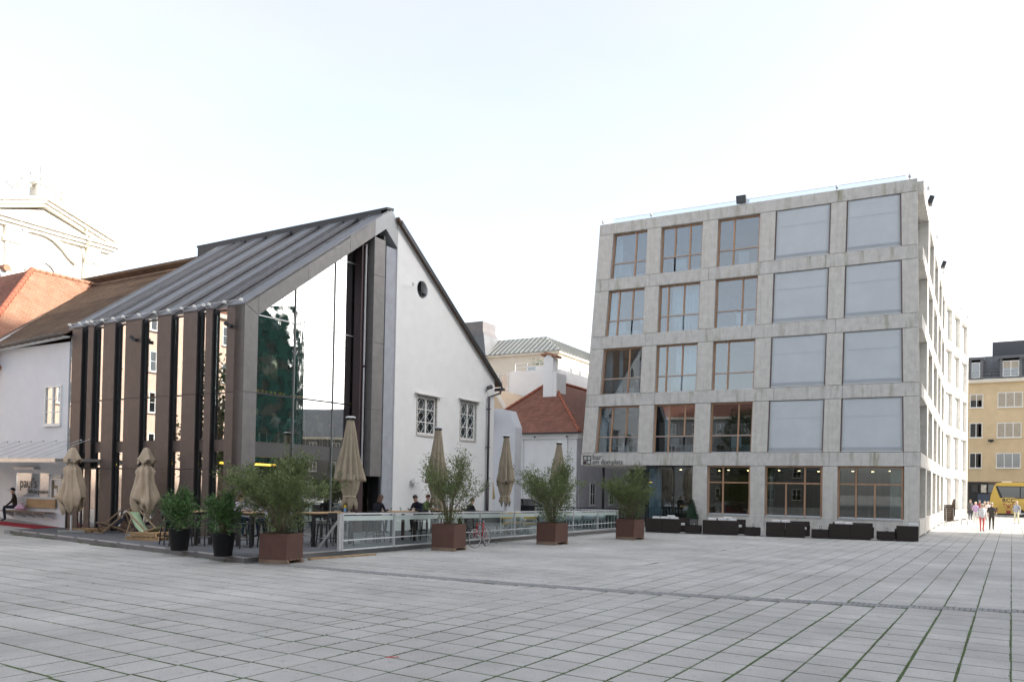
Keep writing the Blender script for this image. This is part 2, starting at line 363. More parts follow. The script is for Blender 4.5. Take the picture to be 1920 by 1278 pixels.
# drainage strip of small setts between two rows
gut = MB(); setts = MB()
for (x0, y0), (x1, y1) in zip(GUT, GUT[1:]):
    L = math.hypot(x1-x0, y1-y0); tx, ty = (x1-x0)/L, (y1-y0)/L
    gut.add([(x0, y0-.24, -.001), (x1, y1-.24, -.001), (x1, y1+.24, -.001), (x0, y0+.24, -.001)], [(0,1,2,3)])
    k = int(L/.098)
    for a in range(k):
        for b in range(4):
            cx = x0 + tx*(a+.5)*L/k; cy = y0 + ty*(a+.5)*L/k + (b-1.5)*.108
            h = rs.uniform(.004, .011); s = .046
            setts.hexa([(cx-s,cy-s-.003,-.03),(cx+s,cy-s+.002,-.03),(cx+s,cy+s,-.03),(cx-s,cy+s,-.03),(cx-s*.8,cy-s*.8,h),(cx+s*.8,cy-s*.8,h),(cx+s*.8,cy+s*.8,h),(cx-s*.8,cy+s*.8,h)])
gutter = struct(part('gutter', gut, mat('gutter_bed', (.14, .14, .12), .95, .3, 6)))
stuff(part('sett', setts, mat('granite_sett', (.31, .31, .31), .85, .3, 14, .4), gutter))
# weeds in the wide joints and along the terrace edge
wd = MB()
def tuft(x, y, z, h, n, sp):
    for _ in range(n):
        a = rs.uniform(0, 2*PI); r = rs.uniform(0, sp); bx, by = x + r*math.cos(a), y + r*math.sin(a); hh = h*rs.uniform(.5, 1.1); wv = .006 + .2*hh*.15
        dx, dy = rs.uniform(-.5, .5)*hh, rs.uniform(-.5, .5)*hh; c, s = math.cos(a), math.sin(a)
        wd.add([(bx-wv*c, by-wv*s, z), (bx+wv*c, by+wv*s, z), (bx+dx, by+dy, z+hh)], [(0,1,2)])
for i in range(-15, 3):
    for _ in range(260):
        y = 7.5 + 16*rs.random()**1.5; x = -.004 + i*PX + rs.uniform(-.006, .006)
        tuft(x, y, -.012, .022, 3, .02)
for j in range(11, 34):
    for _ in range(110): tuft(-9 - 14*rs.random(), j*PY - .010 + rs.uniform(-.006, .006), -.012, .022, 3, .02)
for _ in range(90):
    t = rs.random(); tuft(-33.6 + 16.0*t, 15.9 - 1.53*t - rs.uniform(.0, .12), -.02, rs.choice((.03, .05, .12)), 7, .07)
for _ in range(70):
    tuft(-16.9 + rs.uniform(.0, .25), 15 + 22*rs.random(), -.02, rs.choice((.03, .05, .1)), 6, .08)
w_ = part('joint_weeds', wd, mat('weed_green', (.05, .10, .025), .7, .4, 8, col2=(.12, .18, .05))); stuff(w_); w_['label'] = 'short weeds and moss growing in the paving joints'
lt = MB()
for _ in range(420):
    q = rs.random()
    if q < .6: x, y = rs.uniform(-17, -12), rs.uniform(22, 38)
    else: x, y = rs.uniform(-20, 0), rs.uniform(8, 36)
    a = rs.uniform(0, PI); L = rs.uniform(.012, .04); c, s = math.cos(a)*L, math.sin(a)*L
    lt.add([(x-c, y-s, .004), (x+s*.35, y-c*.35, .01), (x+c, y+s, .005), (x-s*.35, y+c*.35, .008)], [(0,1,2,3)])
l_ = part('leaf_litter', lt, mat('dry_leaf', (.10, .075, .03), .9, .4, 5)); stuff(l_); l_['label'] = 'dry leaves and crumbs scattered on the paving'
# chalk scribble on one slab
ch = MB(); p0 = G(735, 1231, .004)
ch.tube([p0 + Vector((.05*math.cos(t)*(1+.3*math.sin(3*t)), .05*math.sin(2*t)+.03*math.cos(t), 0)) for t in [k*.5 for k in range(13)]], .004, 4)
tag(part('chalk_scribble', ch, flat('pink_chalk', (.65, .16, .17), .95)), 'small pink chalk scribble on a paving slab', 'chalk mark')

# ---------------------------------------------------------------- terrace deck
DZ = .17
deck = thing('terrace_deck', 'low grey boarded terrace deck beneath the restaurant umbrellas', 'deck', (0, 0, 0))
def poly_x(poly, y):
    xs = []
    for (x0, y0), (x1, y1) in zip(poly, poly[1:] + poly[:1]):
        if (y0 <= y < y1) or (y1 <= y < y0): xs.append(x0 + (x1-x0)*(y-y0)/(y1-y0))
    xs.sort(); return xs
bd = MB(); y = 14.44
while y < 37.55:
    xs = poly_x(DECKP, y + .07)
    for a, b in zip(xs[::2], xs[1::2]):
        if b - a > .2: bd.box(a, b, y, y+.138, DZ-.03, DZ)
    y += .144
stuff(part('board', bd, DECK, deck))
fs = MB(); trim = MB(); under = MB()
def edge(a, b):
    a = Vector((*a, 0)); b = Vector((*b, 0)); d = (b-a).normalized(); n_ = Vector((d.y, -d.x, 0))
    fs.bar(a + n_*.02 + Vector((0,0,.065)), b + n_*.02 + Vector((0,0,.065)), .03, .13)
    trim.bar(a + n_*.025 + Vector((0,0,.152)), b + n_*.025 + Vector((0,0,.152)), .05, .038)
edge(DECKP[0], DECKP[1]); edge(DECKP[1], DECKP[2]); edge(DECKP[2], DECKP[3])
part('fascia', fs, FASCIA, deck); part('edge_trim', trim, flat('edge_trim_grey', (.42, .41, .40), .6), deck)
under.prism(DECKP, lambda p, t: (p[0], p[1], t), 0.0, DZ-.035); part('substructure', under, DARKM, deck)
# ramp of paving against the white wing and the red carpet on it
# ================================================================ restaurant with copper fins, white gable house, old wing
HF = Frame((-22.6, 18.29), rad(2.09))
W3 = lambda x, y, z=0: HF.w(x, y, z)
EAV, RID, YR = 8.42, 14.15, 7.88
SL = (RID - EAV) / YR
rest_b = thing('glass_restaurant', 'dark copper clad restaurant with fin columns, sloping sheet roof and tall glazed gable', 'building', HF.o, HF.r)
fins = [(-10.2, -9.53), (-9.11, -8.75), (-8.09, -7.34), (-6.67, -5.69), (-4.74, -3.95), (-3.25, -2.48), (-2.02, -1.67), (-.91, 0)]
FD = .16
for k, (a, b) in enumerate(fins):
    if k == len(fins)-1: b = -.004
    for z0, z1 in ((DZ+.01, 2.615), (2.627, 5.335), (5.347, EAV - .02)):
        m = MB(); m.cur = 0; m.box(a, b, 0, FD*.25, z0, z1)
        fin = part('fin_panel', m, COPPER, rest_b, bevel=.006)
    m = MB(); m.box(a+.015, b-.015, FD*.25+.002, FD, DZ, EAV-.06); part('fin_core', m, DARKM, rest_b)
# roof sheets continue the fins up the slope
def slope(x, y, dz): return (x, y, EAV + SL*y + dz)
seg = [0.0, 1.9, 3.9, 5.9, 7.70]
for k, (a, b) in enumerate(fins):
    if k == 0: a = -10.45
    for y0, y1 in zip(seg, seg[1:]):
        m = MB(); y1 -= .008
        m.hexa([slope(a, y0, -.10), slope(b, y0, -.10), slope(b, y1, -.10), slope(a, y1, -.10), slope(a, y0, 0), slope(b, y0, 0), slope(b, y1, 0), slope(a, y1, 0)])
        part('roof_sheet', m, ZINC, rest_b, bevel=.006)
    for e in (a+.02, b-.02):
        m = MB(); m.hexa([slope(e-.02, 0, .002), slope(e+.02, 0, .002), slope(e+.02, 7.69, .002), slope(e-.02, 7.69, .002), slope(e-.02, 0, .045), slope(e+.02, 0, .045), slope(e+.02, 7.69, .045), slope(e-.02, 7.69, .045)])
        part('roof_seam', m, ZINC, rest_b)
for a, b in fins:
    m = MB(); a -= .06; b = min(b+.06, -.3)
    if b > a: m.hexa([slope(a, .1, -.30), slope(b, .1, -.30), slope(b, 7.7, -.30), slope(a, 7.7, -.30), slope(a, .1, -.12), slope(b, .1, -.12), slope(b, 7.7, -.12), slope(a, 7.7, -.12)]); part('roof_rafter', m, flat('roof_gap_grey', (.055, .05, .055), .35), rest_b)
for (a, b) in zip(fins, fins[1:]):                       # narrow rooflights between the sheets, and slots in the wall
    x0, x1 = a[1]+.03, b[0]-.03
    m = MB(); m.hexa([slope(x0, .15, -.20), slope(x1, .15, -.20), slope(x1, 7.6, -.20), slope(x0, 7.6, -.20), slope(x0, .15, -.17), slope(x1, .15, -.17), slope(x1, 7.6, -.17), slope(x0, 7.6, -.17)])
    part('rooflight', m, SGLASS, rest_b)
    fr = MB()
    for xx in (x0-.02, x1-.015): fr.box(xx-.0, xx+.035, FD-.02, FD+.05, DZ, EAV-.1)
    for zz in (2.60, 5.32, EAV-.16): fr.box(x0+.016, x1-.016, FD-.01, FD+.05, zz, zz+.05)
    slot = part('window', fr, DARKM, rest_b)
    for z0, z1 in ((DZ, 2.60), (2.65, 3.26), (3.70, 5.32), (5.37, EAV-.16)):
        m = MB(); m.box(x0+.016, x1-.016, FD+.01, FD+.022, z0, z1); part('pane', m, SGLASS, slot)
    m = MB(); m.box(x0+.016, x1-.016, FD+.0, FD+.04, 3.27, 3.69); part('spandrel', m, COPPER, slot)
# strip at the far left end
m = MB(); m.box(-10.45, -10.22, .1, .16, DZ, EAV-.25); part('end_pane', m, SGLASS, rest_b)
m = MB(); m.hexa([(-12.3, YR-.35, RID-.12), (.02, YR-.35, RID-.12), (.02, YR+.12, RID-.05), (-12.3, YR+.12, RID-.05), (-12.3, YR-.35, RID-.02), (.02, YR-.35, RID-.02), (.02, YR+.12, RID+.06), (-12.3, YR+.12, RID+.06)])
part('ridge_cap', m, DARKM, rest_b)
m = MB(); m.box(-12.2, -.3, YR-.36, YR-.1, RID-.75, RID-.13); part('ridge_board', m, DARKM, rest_b)
# gable frame
def gx(poly, x0, x1, name, mt, bevel=0, parent=None):
    m = MB(); m.prism(poly, lambda p, t: (t, p[0], p[1]), x0, x1); return part(name, m, mt, parent or rest_b, bevel=bevel)
inn = lambda y: 8.11 + (12.76-8.11)*(y-.61)/(6.93-.61)      # underside of the rake band
outer = lambda y: EAV + SL*y
cut = [0.0, .61, 3.0, 5.3, 6.8]
gx([(0, DZ), (.605, DZ), (.605, 2.61), (0, 2.61)], -.5, 0, 'gable_column_panel', RAKE, .006)
gx([(0, 2.622), (.605, 2.622), (.605, 5.33), (0, 5.33)], -.5, 0, 'gable_column_panel', RAKE, .006)
gx([(0, 5.342), (.605, 5.342), (.605, inn(.61)-.012), (0, EAV-.03)], -.5, 0, 'gable_column_panel', RAKE, .006)
for a, b in zip(cut, cut[1:]):
    lo = lambda y: inn(max(y, .61)) if y > 0 else EAV - .02
    gx([(a+.004, lo(a)), (b-.004, lo(b)), (b-.004, outer(b)-.005), (a+.004, outer(a)-.005)], -.5, .0, 'rake_panel', RAKE, .006)
gx([(6.805, inn(6.8)), (7.515, inn(7.5)), (8.34, 12.55), (8.34, 13.62), (YR+.02, RID-.01), (6.805, outer(6.8)-.005)], -.5, .004, 'peak_panel', flat('peak_sheet', (.30, .31, .32), .45, metal=.2), .006)
for z0, z1 in ((2.53, 5.36), (5.37, 8.2), (8.21, 11.05), (11.06, inn(6.8)-.01)):
    gx([(6.80, z0), (7.51, z0), (7.51, min(z1+.0, 13)), (6.80, z1)], -.36, 0, 'gable_post_panel', RAKE, .006)
gx([(7.53, DZ), (7.64, DZ), (7.64, 12.9), (7.53, 12.9)], -.9, -.12, 'gap_lining', DARKM)
gx([(7.65, DZ), (8.33, DZ), (8.33, 12.5), (7.65, 12.5)], -.6, -.06, 'pilaster', GREYP)
gx([(6.45, DZ), (6.79, DZ), (6.79, 12.7), (6.45, 12.45)], -.75, -.37, 'reveal', MAROON)
m = MB(); m.tube([(-.30, 6.62, 7.2), (-.30, 6.62, 12.3)], .045, 8); m.tube([(-.30, 6.62, 2.4), (-.30, 6.62, 7.1)], .04, 8); part('slim_pipe', m, ALU, rest_b)
# glazing of the gable
GX = -1.25
def gp(px, py): return HF.onx(px, py, GX)
y0g, y1g = .45, HF.onx(667, 560, GX)[0]
ym1, ym2 = gp(544, 700)[0], gp(613, 700)[0]
zs = [DZ, gp(560, 860)[1], gp(560, 833)[1], gp(590, 752)[1], gp(575, 614)[1], gp(650, 497)[1], 13.0]
topz = lambda y: inn(min(max(y, .61), 6.9)) + .28
gl = MB(); ys = [y0g, ym1, ym2, y1g]
glz = part('gable_glazing', MB().box(GX-.05, GX+.03, y0g, y1g, zs[3]-.03, zs[3]+.03), DARKM, rest_b)
for i, yy in enumerate(ys[1:3]):
    gx([(yy-.025, DZ), (yy+.025, DZ), (yy+.025, topz(yy)), (yy-.025, topz(yy))], GX-.06, GX+.04, 'mullion', flat('mullion_grey', (.17, .18, .18), .4), parent=glz)
for zt in (zs[4], zs[5]):
    yl = y0g if zt < 9 else gp(633, 491)[0]-.1
    m = MB(); m.box(GX-.05, GX+.03, yl, y1g, zt-.02, zt+.02); part('transom', m, ALU, glz)
for a, b in zip(ys, ys[1:]):
    lv = [z for z in (zs[0], zs[1])] ; rows = [(zs[0], zs[1]), (zs[2], zs[3]-.03), (zs[3]+.03, zs[4]-.02), (zs[4]+.02, zs[5]-.02), (zs[5]+.02, 14)]
    for r0, r1 in rows:
        ta, tb = min(r1, topz(a)), min(r1, topz(b))
        if max(ta, tb) <= r0 + .05: continue
        if ta <= r0:       # the pane is cut to a triangle by the rake
            aa = a
            while topz(aa) < r0: aa += .02
            poly = [(aa+.03, r0), (b-.03, r0), (b-.03, tb)]
        else: poly = [(a+.03, r0), (b-.03, r0), (b-.03, tb)] + ([(a+.03 + (b-a)*((r1-topz(a))/(topz(b)-topz(a))), r1)] if ta < r1 <= tb and topz(b) > r1 > topz(a) else []) + [(a+.03, ta)]
        gx(poly, GX-.006, GX+.006, 'pane', FGLASS, parent=glz)
gx([(y0g, zs[1]), (y1g, zs[1]), (y1g, zs[2]), (y0g, zs[2])], GX-.3, GX-.02, 'spandrel', flat('spandrel_grey', (.10, .10, .10), .4), parent=glz)
for r0, r1 in ((DZ, zs[3]), (zs[3], zs[4]), (zs[4], zs[5]), (zs[5], 12.6)):       # return glazing at the right end of the recess
    m = MB(); m.box(GX+.01, -.76, y1g+.0, y1g+.014, r0+.02, r1-.02); part('return_pane', m, glass('return_glass', (.3, .44, .43), .10), glz)
ga = rad(-4.0); pv = Vector((GX, y0g, 0)); glz.rotation_euler = (0, 0, ga); glz.location = pv - Matrix.Rotation(ga, 3, 'Z') @ pv     # the glass stands slightly askew to the gable
# dark back of the recess and interior
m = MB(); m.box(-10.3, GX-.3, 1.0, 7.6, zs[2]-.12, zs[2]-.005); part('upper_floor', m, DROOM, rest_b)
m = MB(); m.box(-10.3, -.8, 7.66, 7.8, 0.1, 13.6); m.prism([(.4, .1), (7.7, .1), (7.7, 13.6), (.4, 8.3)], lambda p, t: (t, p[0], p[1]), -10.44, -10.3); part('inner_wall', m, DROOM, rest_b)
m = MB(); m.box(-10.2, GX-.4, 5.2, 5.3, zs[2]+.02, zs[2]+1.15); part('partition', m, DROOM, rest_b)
m = MB(); m.box(-4.0, -3.4, 1.0, 5.5, DZ+.02, 1.25); part('bar_counter', m, OLDTIM, rest_b)
m = MB(); m.box(-2.2, -2.1, .9, 3.6, 2.85, 2.92); o = part('pendant_light', m, None, rest_b)
em = bpy.data.materials.new('amber_lamp'); em.use_nodes = True; bb = em.node_tree.nodes['Principled BSDF']; bb.inputs['Base Color'].default_value = (.9, .5, .05, 1); bb.inputs['Emission Color'].default_value = (1, .55, .06, 1); bb.inputs['Emission Strength'].default_value = 3.0
o.data.materials.clear(); o.data.materials.append(em)
lampy, lampz = HF.onx(507, 690, -2.2)
m = MB(); m.lathe([(.0, -.55), (.34, -.55), (.34, .55), (.0, .55)], 20, (-2.2, lampy, lampz)); m.tube([(-2.2, lampy, lampz+.55), (-2.2, lampy, 9.8)], .01, 5)
part('drum_lamp', m, flat('brushed_steel', (.42, .40, .30), .22, metal=.9), rest_b, smooth=True)
# yellow cups standing on the transom
YEL = flat('yellow_wax', (.72, .50, .03), .5)
cup = MB(); cup.lathe([(.045, 0), (.055, .13), (.045, .13), (.038, .03)], 10, cap=False); cup.lathe([(.0, .0), (.045, 0.0)], 10, cap=False); cupme = cup.mesh('cup', YEL, True)
cups = [483+8.2*k for k in range(7)] + [546+7.3*k for k in range(6)] + [593, 600, 607, 616, 625, 662, 668, 674]
for q, pxc in enumerate(cups):
    yy, _ = HF.onx(pxc + .8*math.sin(q*3.), 746, GX-.12)
    c = put('cup', cupme, None, W3(GX-.12, min(yy, y1g-.06), zs[3]+.032)); tag(c, 'yellow tealight cup lined up along the glass front ledge', 'cup', 'yellow cups along the glass front')
m = MB(); m.box(GX-.2, GX-.056, y0g, y1g, zs[3]-.005, zs[3]+.03); part('cup_shelf', m, DARKM, rest_b)
# string of small spotlights along the eaves
sp_ = thing('string_lights', 'row of small white spotlights on a wire along the copper eaves', 'string lights', W3(0, 0, 0), HF.r)
m = MB(); xs_ = [-10.2, -9.5, -9.0, -8.7, -8.0, -7.3, -6.65, -5.7, -4.75, -3.95, -3.2, -2.5, -2.0, -1.7, -.9, -.05]
m.tube([(x, -.12, EAV + .10) for x in xs_], .008, 5); part('wire', m, ALUW, sp_)
for x in xs_:
    m = MB(); m.obox((x, -.13, EAV+.085), .035, .05, .045); m.tube([(x, -.08, EAV+.05), (x, .03, EAV-.01)], .008, 5); part('spotlight', m, WHITE, sp_)
def twin_spot(P, rz, lab):
    t = thing('spotlight', lab, 'spotlight', P, rz)
    m = MB(); m.tube([(0, 0, 0), (0, -.10, 0)], .02, 6); m.box(-.05, .05, -.012, 0, -.06, .06); part('bracket', m, DARKM, t)
    for s in (-1, 1):
        m = MB(); m.tube([(s*.09-.03, -.10, .03-.04*s), (s*.09+.02, -.24, .05-.05*s)], [.06, .075], 8); part('lamp_head', m, DARKM, t)
twin_spot(W3(-5.9, 0, 7.55), HF.r, 'twin dark spotlight on the wide middle copper fin')
twin_spot(W3(-.62, 0, 7.62), HF.r, 'twin dark spotlight on the corner copper fin')

# ---------------------------------------------------------------- white gable house (right half of the gable)
wh = thing('white_gable_house', 'old white plastered house with half gable, two barred windows and round vent', 'house', HF.o, HF.r)
YB, ZB = 16.7, 7.80
rk = lambda y: 13.62 + (ZB - 13.62)*(y - 8.34)/(YB - 8.34)
oy, oz = HF.onx(792, 543, 0)
wins = [HF.onx(783, 741, 0) + HF.onx(817, 817, 0), HF.onx(864, 751, 0) + HF.onx(891, 826, 0)]
# wall with true openings, assembled from blocks around them
m = MB(); c = lambda poly, a=-.4, b=0: m.prism(poly, lambda p, t: (t, p[0], p[1]), a, b)
wy = [(w[0], w[2], w[3], w[1]) for w in wins]      # y0,y1,z0,z1
zb, zt = min(w[2] for w in wy), max(w[3] for w in wy)
cols = [8.34]
for w in wy: cols += [w[0], w[1]]
cols.append(YB)
c([(8.34, 0), (YB, 0), (YB, zb-.0), (8.34, zb-.0)])
for k in range(0, len(cols), 2): c([(cols[k], zb), (cols[k+1], zb), (cols[k+1], zt), (cols[k], zt)])
for w in wy:
    if w[2] > zb + .001: c([(w[0], zb), (w[1], zb), (w[1], w[2]), (w[0], w[2])])
    if w[3] < zt - .001: c([(w[0], w[3]), (w[1], w[3]), (w[1], zt), (w[0], zt)])
R_ = .42
c([(8.34, zt), (YB, zt), (YB, ZB), (oy+.6, rk(oy+.6)), (oy+.6, oz-.6), (8.34, oz-.6)] if False else [(8.34, zt), (YB, zt), (YB, ZB), (oy+.6, rk(oy+.6)), (oy+.6, oz-.6), (8.34, oz-.6)])
c([(8.34, oz-.6), (oy-.6, oz-.6), (oy-.6, rk(oy-.6)), (8.34, rk(8.34))])
top = [(oy+.6, oz+.6) if False else (oy+.6, rk(oy+.6)), (oy-.6, rk(oy-.6))]
ring = [(oy + R_*math.cos(a), oz + R_*math.sin(a)) for a in [2*PI*k/24 for k in range(24)]]
sq = []
for k in range(24):
    a = 2*PI*k/24; s = .6/max(abs(math.cos(a)), abs(math.sin(a))); yy, zz = oy + s*math.cos(a), oz + s*math.sin(a); sq.append((yy, zz))
for k in range(24):
    j = (k+1) % 24; c([ring[k], ring[j], sq[j], sq[k]])
if rk(oy+.6) > oz+.6: c([(oy-.6, oz+.6), (oy+.6, oz+.6), (oy+.6, rk(oy+.6)), (oy-.6, rk(oy-.6))])
part('gable_wall', m, PLASTER, wh)
m = MB(); m.box(-24, -.4, YB-.4, YB, 0, ZB-.05); part('rear_wall', m, PLASTER, wh)
m = MB()
for y0, y1 in ((8.2, YB+.45),):
    m.hexa([(-24, y0, rk(y0)+.02), (.16, y0, rk(y0)+.02), (.16, y1, rk(y1)+.02), (-24, y1, rk(y1)+.02), (-24, y0, rk(y0)+.16), (.16, y0, rk(y0)+.16), (.16, y1, rk(y1)+.16), (-24, y1, rk(y1)+.16)])
part('roof', m, TILEB, wh)
m = MB(); m.hexa([(.17, 8.36, rk(8.36)-.06), (.2, 8.36, rk(8.36)-.06), (.2, YB+.46, rk(YB+.46)-.06), (.17, YB+.46, rk(YB+.46)-.06), (.17, 8.36, rk(8.36)+.18), (.2, 8.36, rk(8.36)+.18), (.2, YB+.46, rk(YB+.46)+.18), (.17, YB+.46, rk(YB+.46)+.18)])
part('verge_flashing', m, DARKM, wh)
OLDW = mat('worn_white_wood', (.74, .73, .70), .8, .18, 8, stretch=(1, 1, .2))
STONEF = mat('worn_stone_frame', (.56, .54, .50), .9, .25, 7, .3)
for (y0, y1, z0, z1) in wy:
    m = MB(); e = .07
    m.box(-.3, .03, y0-e, y0, z0-e, z1+e); m.box(-.3, .03, y1, y1+e, z0-e, z1+e); m.box(-.3, .03, y0, y1, z1, z1+e); m.box(-.3, .06, y0, y1, z0-e, z0)
    wo = part('window', m, STONEF, wh)
    m = MB(); m.hexa([(.0, y0-.2, z1+e+.02), (.22, y0-.2, z1+e-.03), (.22, y1+.32, z1+e-.03), (0, y1+.32, z1+e+.02), (.0, y0-.2, z1+e+.07), (.22, y0-.2, z1+e+.0), (.22, y1+.32, z1+e+.0), (0, y1+.32, z1+e+.07)]); part('drip_board', m, STONEF, wo)
    m = MB(); f_ = .10
    m.box(-.14, -.06, y0, y0+f_, z0, z1); m.box(-.14, -.06, y1-f_, y1, z0, z1); m.box(-.14, -.06, y0+f_, y1-f_, z0, z0+f_); m.box(-.14, -.06, y0+f_, y1-f_, z1-f_, z1)
    ymid = (y0+y1)/2; m.box(-.145, -.055, ymid-.05, ymid+.05, z0+f_, z1-f_)
    for q in (1, 2):
        zz = z0 + (z1-z0)*q/3; m.box(-.135, -.065, y0+f_, ymid-.05, zz-.02, zz+.02); m.box(-.135, -.065, ymid+.05, y1-f_, zz-.02, zz+.02)
    part('sash', m, OLDW, wo)
    m = MB(); m.box(-.112, -.100, y0+f_, y1-f_, z0+f_, z1-f_); part('pane', m, glass('old_pane', (.5, .55, .55), .12), wo)
    m = MB(); m.box(-.39, -.37, y0, y1, z0, z1); part('blind', m, mat('grey_blind', (.42, .43, .43), .9, .2, 2), wo)
    for hh, (ya, yb) in enumerate(((y0+f_, ymid-.05), (ymid+.05, y1-f_))):
        m = MB(); yc = (ya+yb)/2; dz_ = (z1-z0-2*f_)/6
        for q in range(6):
            za = z0+f_+q*dz_
            for s in (-1, 1): m.tube([(-.085, yc + s*(.02 if q % 2 == 0 else (yb-ya)*.40), za), (-.085, yc + s*((yb-ya)*.40 if q % 2 == 0 else .02), za+dz_)], .016, 4)
        part('wavy_bars', m, ALUW, wo)
m = MB(); m.tube([(-.02, oy + R_*math.cos(a), oz + R_*math.sin(a)) for a in [2*PI*k/24 for k in range(24)]], .035, 6, True)
rv = part('round_vent', m, ALUW, wh)
m = MB(); m.prism([(oy + .41*math.cos(2*PI*k/20), oz + .41*math.sin(2*PI*k/20)) for k in range(20)], lambda p, t: (t, p[0], p[1]), -.34, -.32); part('vent_back', m, flat('vent_grey', (.20, .22, .22), .6), rv)
m = MB(); m.box(-.3, -.06, oy-.4, oy+.4, oz-.14, oz-.11); m.box(-.3, -.06, oy-.02, oy+.02, oz-.4, oz+.4); part('vent_bar', m, DARKM, rv)
PIPE = flat('brown_pipe', (.055, .045, .05), .5)
m = MB(); yp = HF.onx(915, 860, .12)[0]
m.tube([(.16, YB+.5, ZB-.3), (.14, YB+.35, ZB-.65), (.12, yp, ZB-.95), (.12, yp, 2.4)], .06, 8); m.tube([(.12, yp, 2.4), (.12, yp, .18)], .085, 8)
for z in (2.2, 4.2, 6.2): m.box(.0, .2, yp-.08, yp+.08, z, z+.04)
part('downpipe', m, PIPE, wh, smooth=True)
m = MB(); m.box(-10, .28, YB+.45, YB+.62, ZB-.5, ZB-.36); part('eaves_gutter', m, PIPE, wh)
a, z = HF.onx(770, 536, 0)
t = thing('wall_lamp', 'small white wall lamp beside the round vent', 'wall lamp', W3(0, a, z), HF.r)
m = MB(); m.tube([(0, .1, 0), (.2, .0, .02), (.28, -.12, .03)], .018, 6); part('arm', m, ALUW, t); m = MB(); m.tube([(.28, -.2, .0), (.28, -.02, .05)], [.075, .03], 8); part('lamp_head', m, WHITE, t)
a, z = HF.onx(912, 728, 0)
t = thing('flood_lamp', 'small dark floodlight on the white gable below the eaves', 'floodlight', W3(0, min(a, YB-.1), z), HF.r)
m = MB(); m.tube([(0, 0, -.1), (.12, -.02, -.05), (.2, 0, .02)], .025, 6); part('arm', m, DARKM, t); m = MB(); m.tube([(.16, -.12, .0), (.24, .12, .10)], [.09, .11], 8); part('lamp_head', m, DARKM, t)
a, z = HF.onx(773, 901, 0)
t = thing('loudspeaker', 'small white outdoor loudspeaker on the gable wall', 'loudspeaker', W3(0, a, z), HF.r)
m = MB(); m.tube([(0, -.15, 0), (.12, -.12, 0)], .03, 6); part('bracket', m, ALU, t); m = MB(); m.obox((.16, .02, 0), .09, .16, .12); part('cabinet', m, WHITE, t, bevel=.02)

# ---------------------------------------------------------------- old wing on the left with brown tiles
wing = thing('old_wing', 'white plastered old wing with brown tiled roof and small window', 'house', HF.o, HF.r)
wx0, wx1, wz0, wz1 = -12.12, -10.92, 4.42, 6.08
m = MB(); X0 = -24
m.box(X0, wx0, .06, .5, 0, 7.86); m.box(wx1, -10.47, .06, .5, 0, 7.86); m.box(wx0, wx1, .06, .5, 0, wz0); m.box(wx0, wx1, .06, .5, wz1, 7.86)
part('wall', m, WINGPL, wing)
m = MB(); m.hexa([(-17.5, -.35, 7.72), (-10.47, -.35, 7.98), (-10.47, .06, 8.02), (-17.5, .06, 7.76), (-17.5, -.35, 7.80), (-10.47, -.35, 8.06), (-10.47, .06, 8.10), (-17.5, .06, 7.84)]); part('soffit', m, WHITE, wing)
m = MB(); m.tube([(-17.5, -.42, 7.80), (-10.3, -.42, 8.07)], .09, 8); 
for k in range(14): m.tube([(-17.2 + k*.5, -.42, 7.81 + k*.0188), (-17.17 + k*.5, -.42, 7.811 + k*.0188)], .105, 8)
part('gutter', m, mat('old_gutter', (.12, .10, .085), .6, .3, 8), wing, smooth=True)
m = MB(); f_ = .07
m.box(wx0, wx0+f_, .0, .12, wz0, wz1); m.box(wx1-f_, wx1, .0, .12, wz0, wz1); m.box(wx0+f_, wx1-f_, .0, .12, wz0, wz0+f_); m.box(wx0+f_, wx1-f_, .0, .12, wz1-f_, wz1)
xm = (wx0+wx1)/2; m.box(xm-.04, xm+.04, .01, .11, wz0+f_, wz1-f_)
for q in (1, 2): zz = wz0 + (wz1-wz0)*q/3; m.box(wx0+f_, xm-.04, .03, .09, zz-.018, zz+.018); m.box(xm+.04, wx1-f_, .03, .09, zz-.018, zz+.018)
m.box(wx0-.04, wx1+.04, -.05, .0, wz0-.06, wz0)
wo = part('window', m, WHITE, wing)
m = MB(); m.box(wx0+f_, wx1-f_, .06, .07, wz0+f_, wz1-f_); part('pane', m, SGLASS, wo)
m = MB(); m.box(wx0, wx1, .42, .44, wz0, wz1); part('blind', m, CREAM, wo)
# tiled roof: rows of overlapping tiles
YRW, ZRW, ZEW = 8.2, 13.30, 7.98
def tiles(P0, ux, uy, nx, ny, tw, th, clip, jit=.004, lift=.02):
    """tiles laid on the plane P0 + a*ux + b*uy; clip(a, b) keeps those on the roof"""
    m = MB(); ux = Vector(ux).normalized(); uy = Vector(uy).normalized(); nn = ux.cross(uy).normalized(); P0 = Vector(P0); r2 = random.Random(11)
    for j in range(ny):
        for i in range(nx):
            a = (i + (.5 if j % 2 else 0))*tw; b = j*th
            if not clip(a + tw/2, b + th/2): continue
            h = r2.uniform(0, jit); g = tw*.03
            p = lambda s, t, u: P0 + ux*s + uy*t + nn*u
            m.add([p(a+g, b-.01, lift+h), p(a+tw*.3, b-.03, lift+h+.004), p(a+tw*.7, b-.03, lift+h+.004), p(a+tw-g, b-.01, lift+h), p(a+tw-g, b+th*1.2, .002), p(a+g, b+th*1.2, .002),
                   p(a+g, b-.01, 0), p(a+tw*.3, b-.03, 0), p(a+tw*.7, b-.03, 0), p(a+tw-g, b-.01, 0)],
                  [(0,1,2,3,4,5), (6,7,1,0), (7,8,2,1), (8,9,3,2), (9,4,3), (6,0,5)])
    return m
VX = -15.6                                   # foot of the valley at the eaves
val = lambda t: (VX - 6.9*t, 8.7*t)          # valley in plan
sl_len = math.hypot(YRW+.45, ZRW-ZEW)
